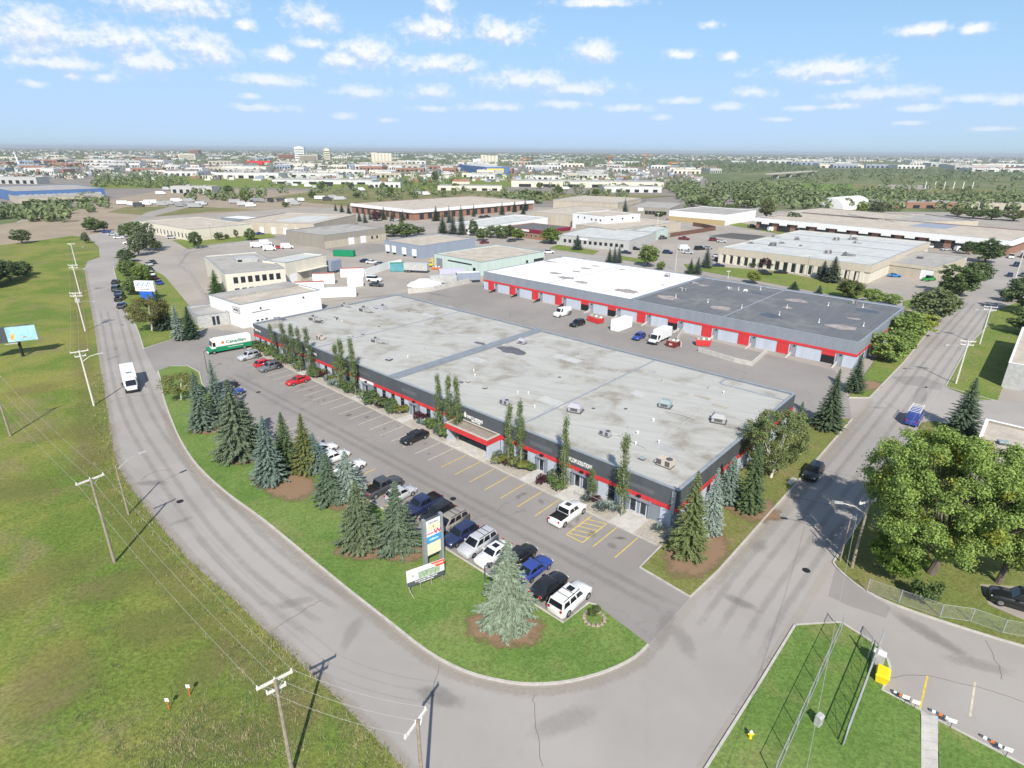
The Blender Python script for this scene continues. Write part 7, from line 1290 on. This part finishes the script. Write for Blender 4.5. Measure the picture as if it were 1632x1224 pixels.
# blue roofed factory at far left
fb = Bld.px('blue_factory', 'long blue-roofed factory shed at far left', (22,305), (166,300), (30,296), 8, mat('faded_blue_cladding', (.09,.17,.36), .15, .3, .6), R_GREY); fb.row('f', 4, fb.L-4, 14, 1, 6, 4, WHITE, UNIT)
lf = Bld.px('brown_row_building', 'low grey-roofed row building before the blue factory', (28,316), (166,311), (30,309), 5, TAN, R_GREY); lf.row('f', 3, lf.L-3, 16, .8, 5, 2, BRICK)
yb = Bld.px('yellow_blue_store', 'far store with blue wall and yellow frame', (774,266), (812,266), (780,262), 14, mat('faded_blue_cladding', (.09,.17,.36)), R_PALE); yb.panel('f', yb.L*.4, 2, yb.L*.7, 9, YPLAS, 'yellow_frame', .6); yb.panel('f', yb.L*.4, 2, yb.L*.62, 7, UNIT, 'front', .7)
rs_ = thing('red_portal', 'red T-shaped store front on the far district', 'building', tuple(G(416,266))); MB().box(-34,26,-3,3,10,14).obj('beam', RED, rs_); MB().box(-6,6,-4,4,0,14).obj('portal', RED, rs_)
for i in range(3):
    p = G(726+i*9, 293); e = thing('red_roof_house', 'red-roofed house, %s of three in the dry field' % ('left','middle','right')[i], 'house', (p.x,p.y,0)); MB().box(-4,4,-4,4,0,3.5).obj('wall', CREAM, e); MB().add([(-4.5,-4.5,3.5),(4.5,-4.5,3.5),(4.5,4.5,3.5),(-4.5,4.5,3.5),(0,-4.5,6.5),(0,4.5,6.5)], [(0,1,4),(1,2,5,4),(2,3,5),(3,0,4,5)]).obj('roof', REDTOP, e)
# flyover on the right
A, B = G(1236,284), G(1292,279); d = B-A; br = thing('flyover', 'concrete flyover bridge in the far trees at right', 'bridge', (A.x,A.y,0), math.atan2(d.y,d.x)); L = d.length; MB().box(-40,L+30,-6,6,6.2,7.6).obj('deck', A_ROAD, br)
for s in (-1, 1): MB().box(-40,L+30,s*6-.2,s*6+.2,7.6,8.6).obj('parapet', CONC, br)
for k in range(4): MB().box(L*k/3-.8,L*k/3+.8,-5,5,-.3,6.2).obj('pier', CONC, br)
flat('flyover_road', [(1180,292),(1236,285),(1292,279),(1310,274),(1255,268),(1250,269),(1298,274.5),(1285,278),(1232,282),(1170,289)], 2.0, A_ROAD) if False else None
for i in range(6):
    p = G(1474+i*15, 301); tag(MB().tube([(0,0,0),(0,0,9)], .5, 6).obj('far_mast', WHITE, None, loc=(p.x+0,p.y,0)), 'white floodlight mast in the far sports field row', 'mast', 'far field masts')
# ------------------------------------------------------------------ far woods and suburbs: uncountable masses
def woods(name, label, regions, color, seed, nq=16):
    r = random.Random(seed); mb = MB()
    for (u0, u1, d0, d1, n, h0, h1) in regions:
        for k in range(n):
            u = r.uniform(u0, u1); p = G(u, hz(u)+r.uniform(d0, d1)); h = r.uniform(h0, h1); w = h*r.uniform(.45,.8)
            for j in range(nq):
                v = Vector((r.gauss(0,1), r.gauss(0,1), r.gauss(0,1))).normalized(); c = Vector((p.x+v.x*w*.8, p.y+v.y*w*.8, h*.5+v.z*h*.42)); leafcard(mb, c, (v+Vector((r.uniform(-.4,.4), r.uniform(-.4,.4), .3))).normalized(), h*r.uniform(.22,.42), r)
    o = mb.obj(name, LEAF, None, kind='stuff', color=color); o['label'] = label; o['category'] = 'woods'; return o
woods('middle_woods', 'belts of green trees beyond the industrial yards', [(1060,1700,44,74,130,5,9),(1000,1100,40,62,60,5,8),(700,1000,66,78,60,4,7),(420,700,56,74,40,4,7),(1080,1700,74,90,200,6,10),(1080,1280,52,72,170,6,10),(1380,1700,62,72,90,4,7),(1250,1420,66,78,90,6,9),(850,1000,50,62,40,5,8),(640,720,50,60,30,6,9),(-30,110,98,120,60,5,9),(60,180,80,104,40,4,7),(150,300,48,64,90,5,9),(300,420,66,84,40,5,8),(560,700,66,82,20,4,7),(790,860,72,84,30,6,9)], (.18,.225,.105,1), 1, 40)
woods('far_woods', 'far belts of dark woodland', [(-30,1080,13,50,520,5,9),(1270,1700,24,44,330,7,12),(1080,1280,16,32,350,8,13),(700,1250,11,24,900,9,14),(380,560,26,36,120,6,10),(0,300,26,52,220,6,10),(560,1000,26,46,220,5,9),(0,700,14,24,300,8,12)], (.16,.20,.115,1), 2, 14)
woods('skyline_woods', 'dark tree masses along the skyline', [(-60,1700,3.0,14,4200,11,17),(-60,760,2.5,8,700,12,20)], (.11,.14,.10,1), 3, 7)
r = random.Random(4); mb = MB()
for k in range(1000):
    u = r.uniform(-60,1700); dv = 3.6+9*r.random()**1.2; p = G(u, hz(u)+dv); w, d_, h = r.uniform(10,30), r.uniform(10,20), r.uniform(5,9); mb.box(p.x-w/2,p.x+w/2,p.y-d_/2,p.y+d_/2,0,h,r.choice((0,0,1,2)),3)
o = mb.obj('far_suburb', [FWH, TAN, UNIT, R_GREY], None, kind='stuff'); o['label'] = 'tiny pale houses of the far suburbs'; o['category'] = 'suburb'
mb = MB(); cm_ = [FWH, CREAM, UNIT, R_GREY, BRICK, BLUEG, R_DARK, TAN]
for k in range(1500):
    u = r.uniform(-40,1120); dv = 13+38*r.random()**1.2; p = G(u, hz(u)+dv); w, d_, h = r.uniform(3,14), r.uniform(3,9), r.uniform(1.6,4.5); q = r.choice((0,0,0,1,2,2,3,4,5,6,7)); mb.box(p.x-w/2,p.x+w/2,p.y-d_/2,p.y+d_/2,-.3,h,q,r.choice((q,q,3,2)))
o = mb.obj('far_yard_clutter', cm_, None, kind='stuff'); o['label'] = 'sheds, trailers and parked vehicles massed in the far district'; o['category'] = 'clutter'
# ------------------------------------------------------------------ air
m = bpy.data.materials.new('haze'); m.use_nodes = True; m.node_tree.nodes.clear(); t = NT(m.node_tree); o = t.node('ShaderNodeOutputMaterial'); v = t.node('ShaderNodeVolumePrincipled'); v.inputs['Color'].default_value = (.90,.95,1,1); v.inputs['Density'].default_value = 7.5e-5; v.inputs['Anisotropy'].default_value = .2; t.l.new(v.outputs[0], o.inputs['Volume'])
hb_ = MB().box(-33000,33000,-3500,34000,-2.0,80.0).obj('haze', m, None, kind='stuff')
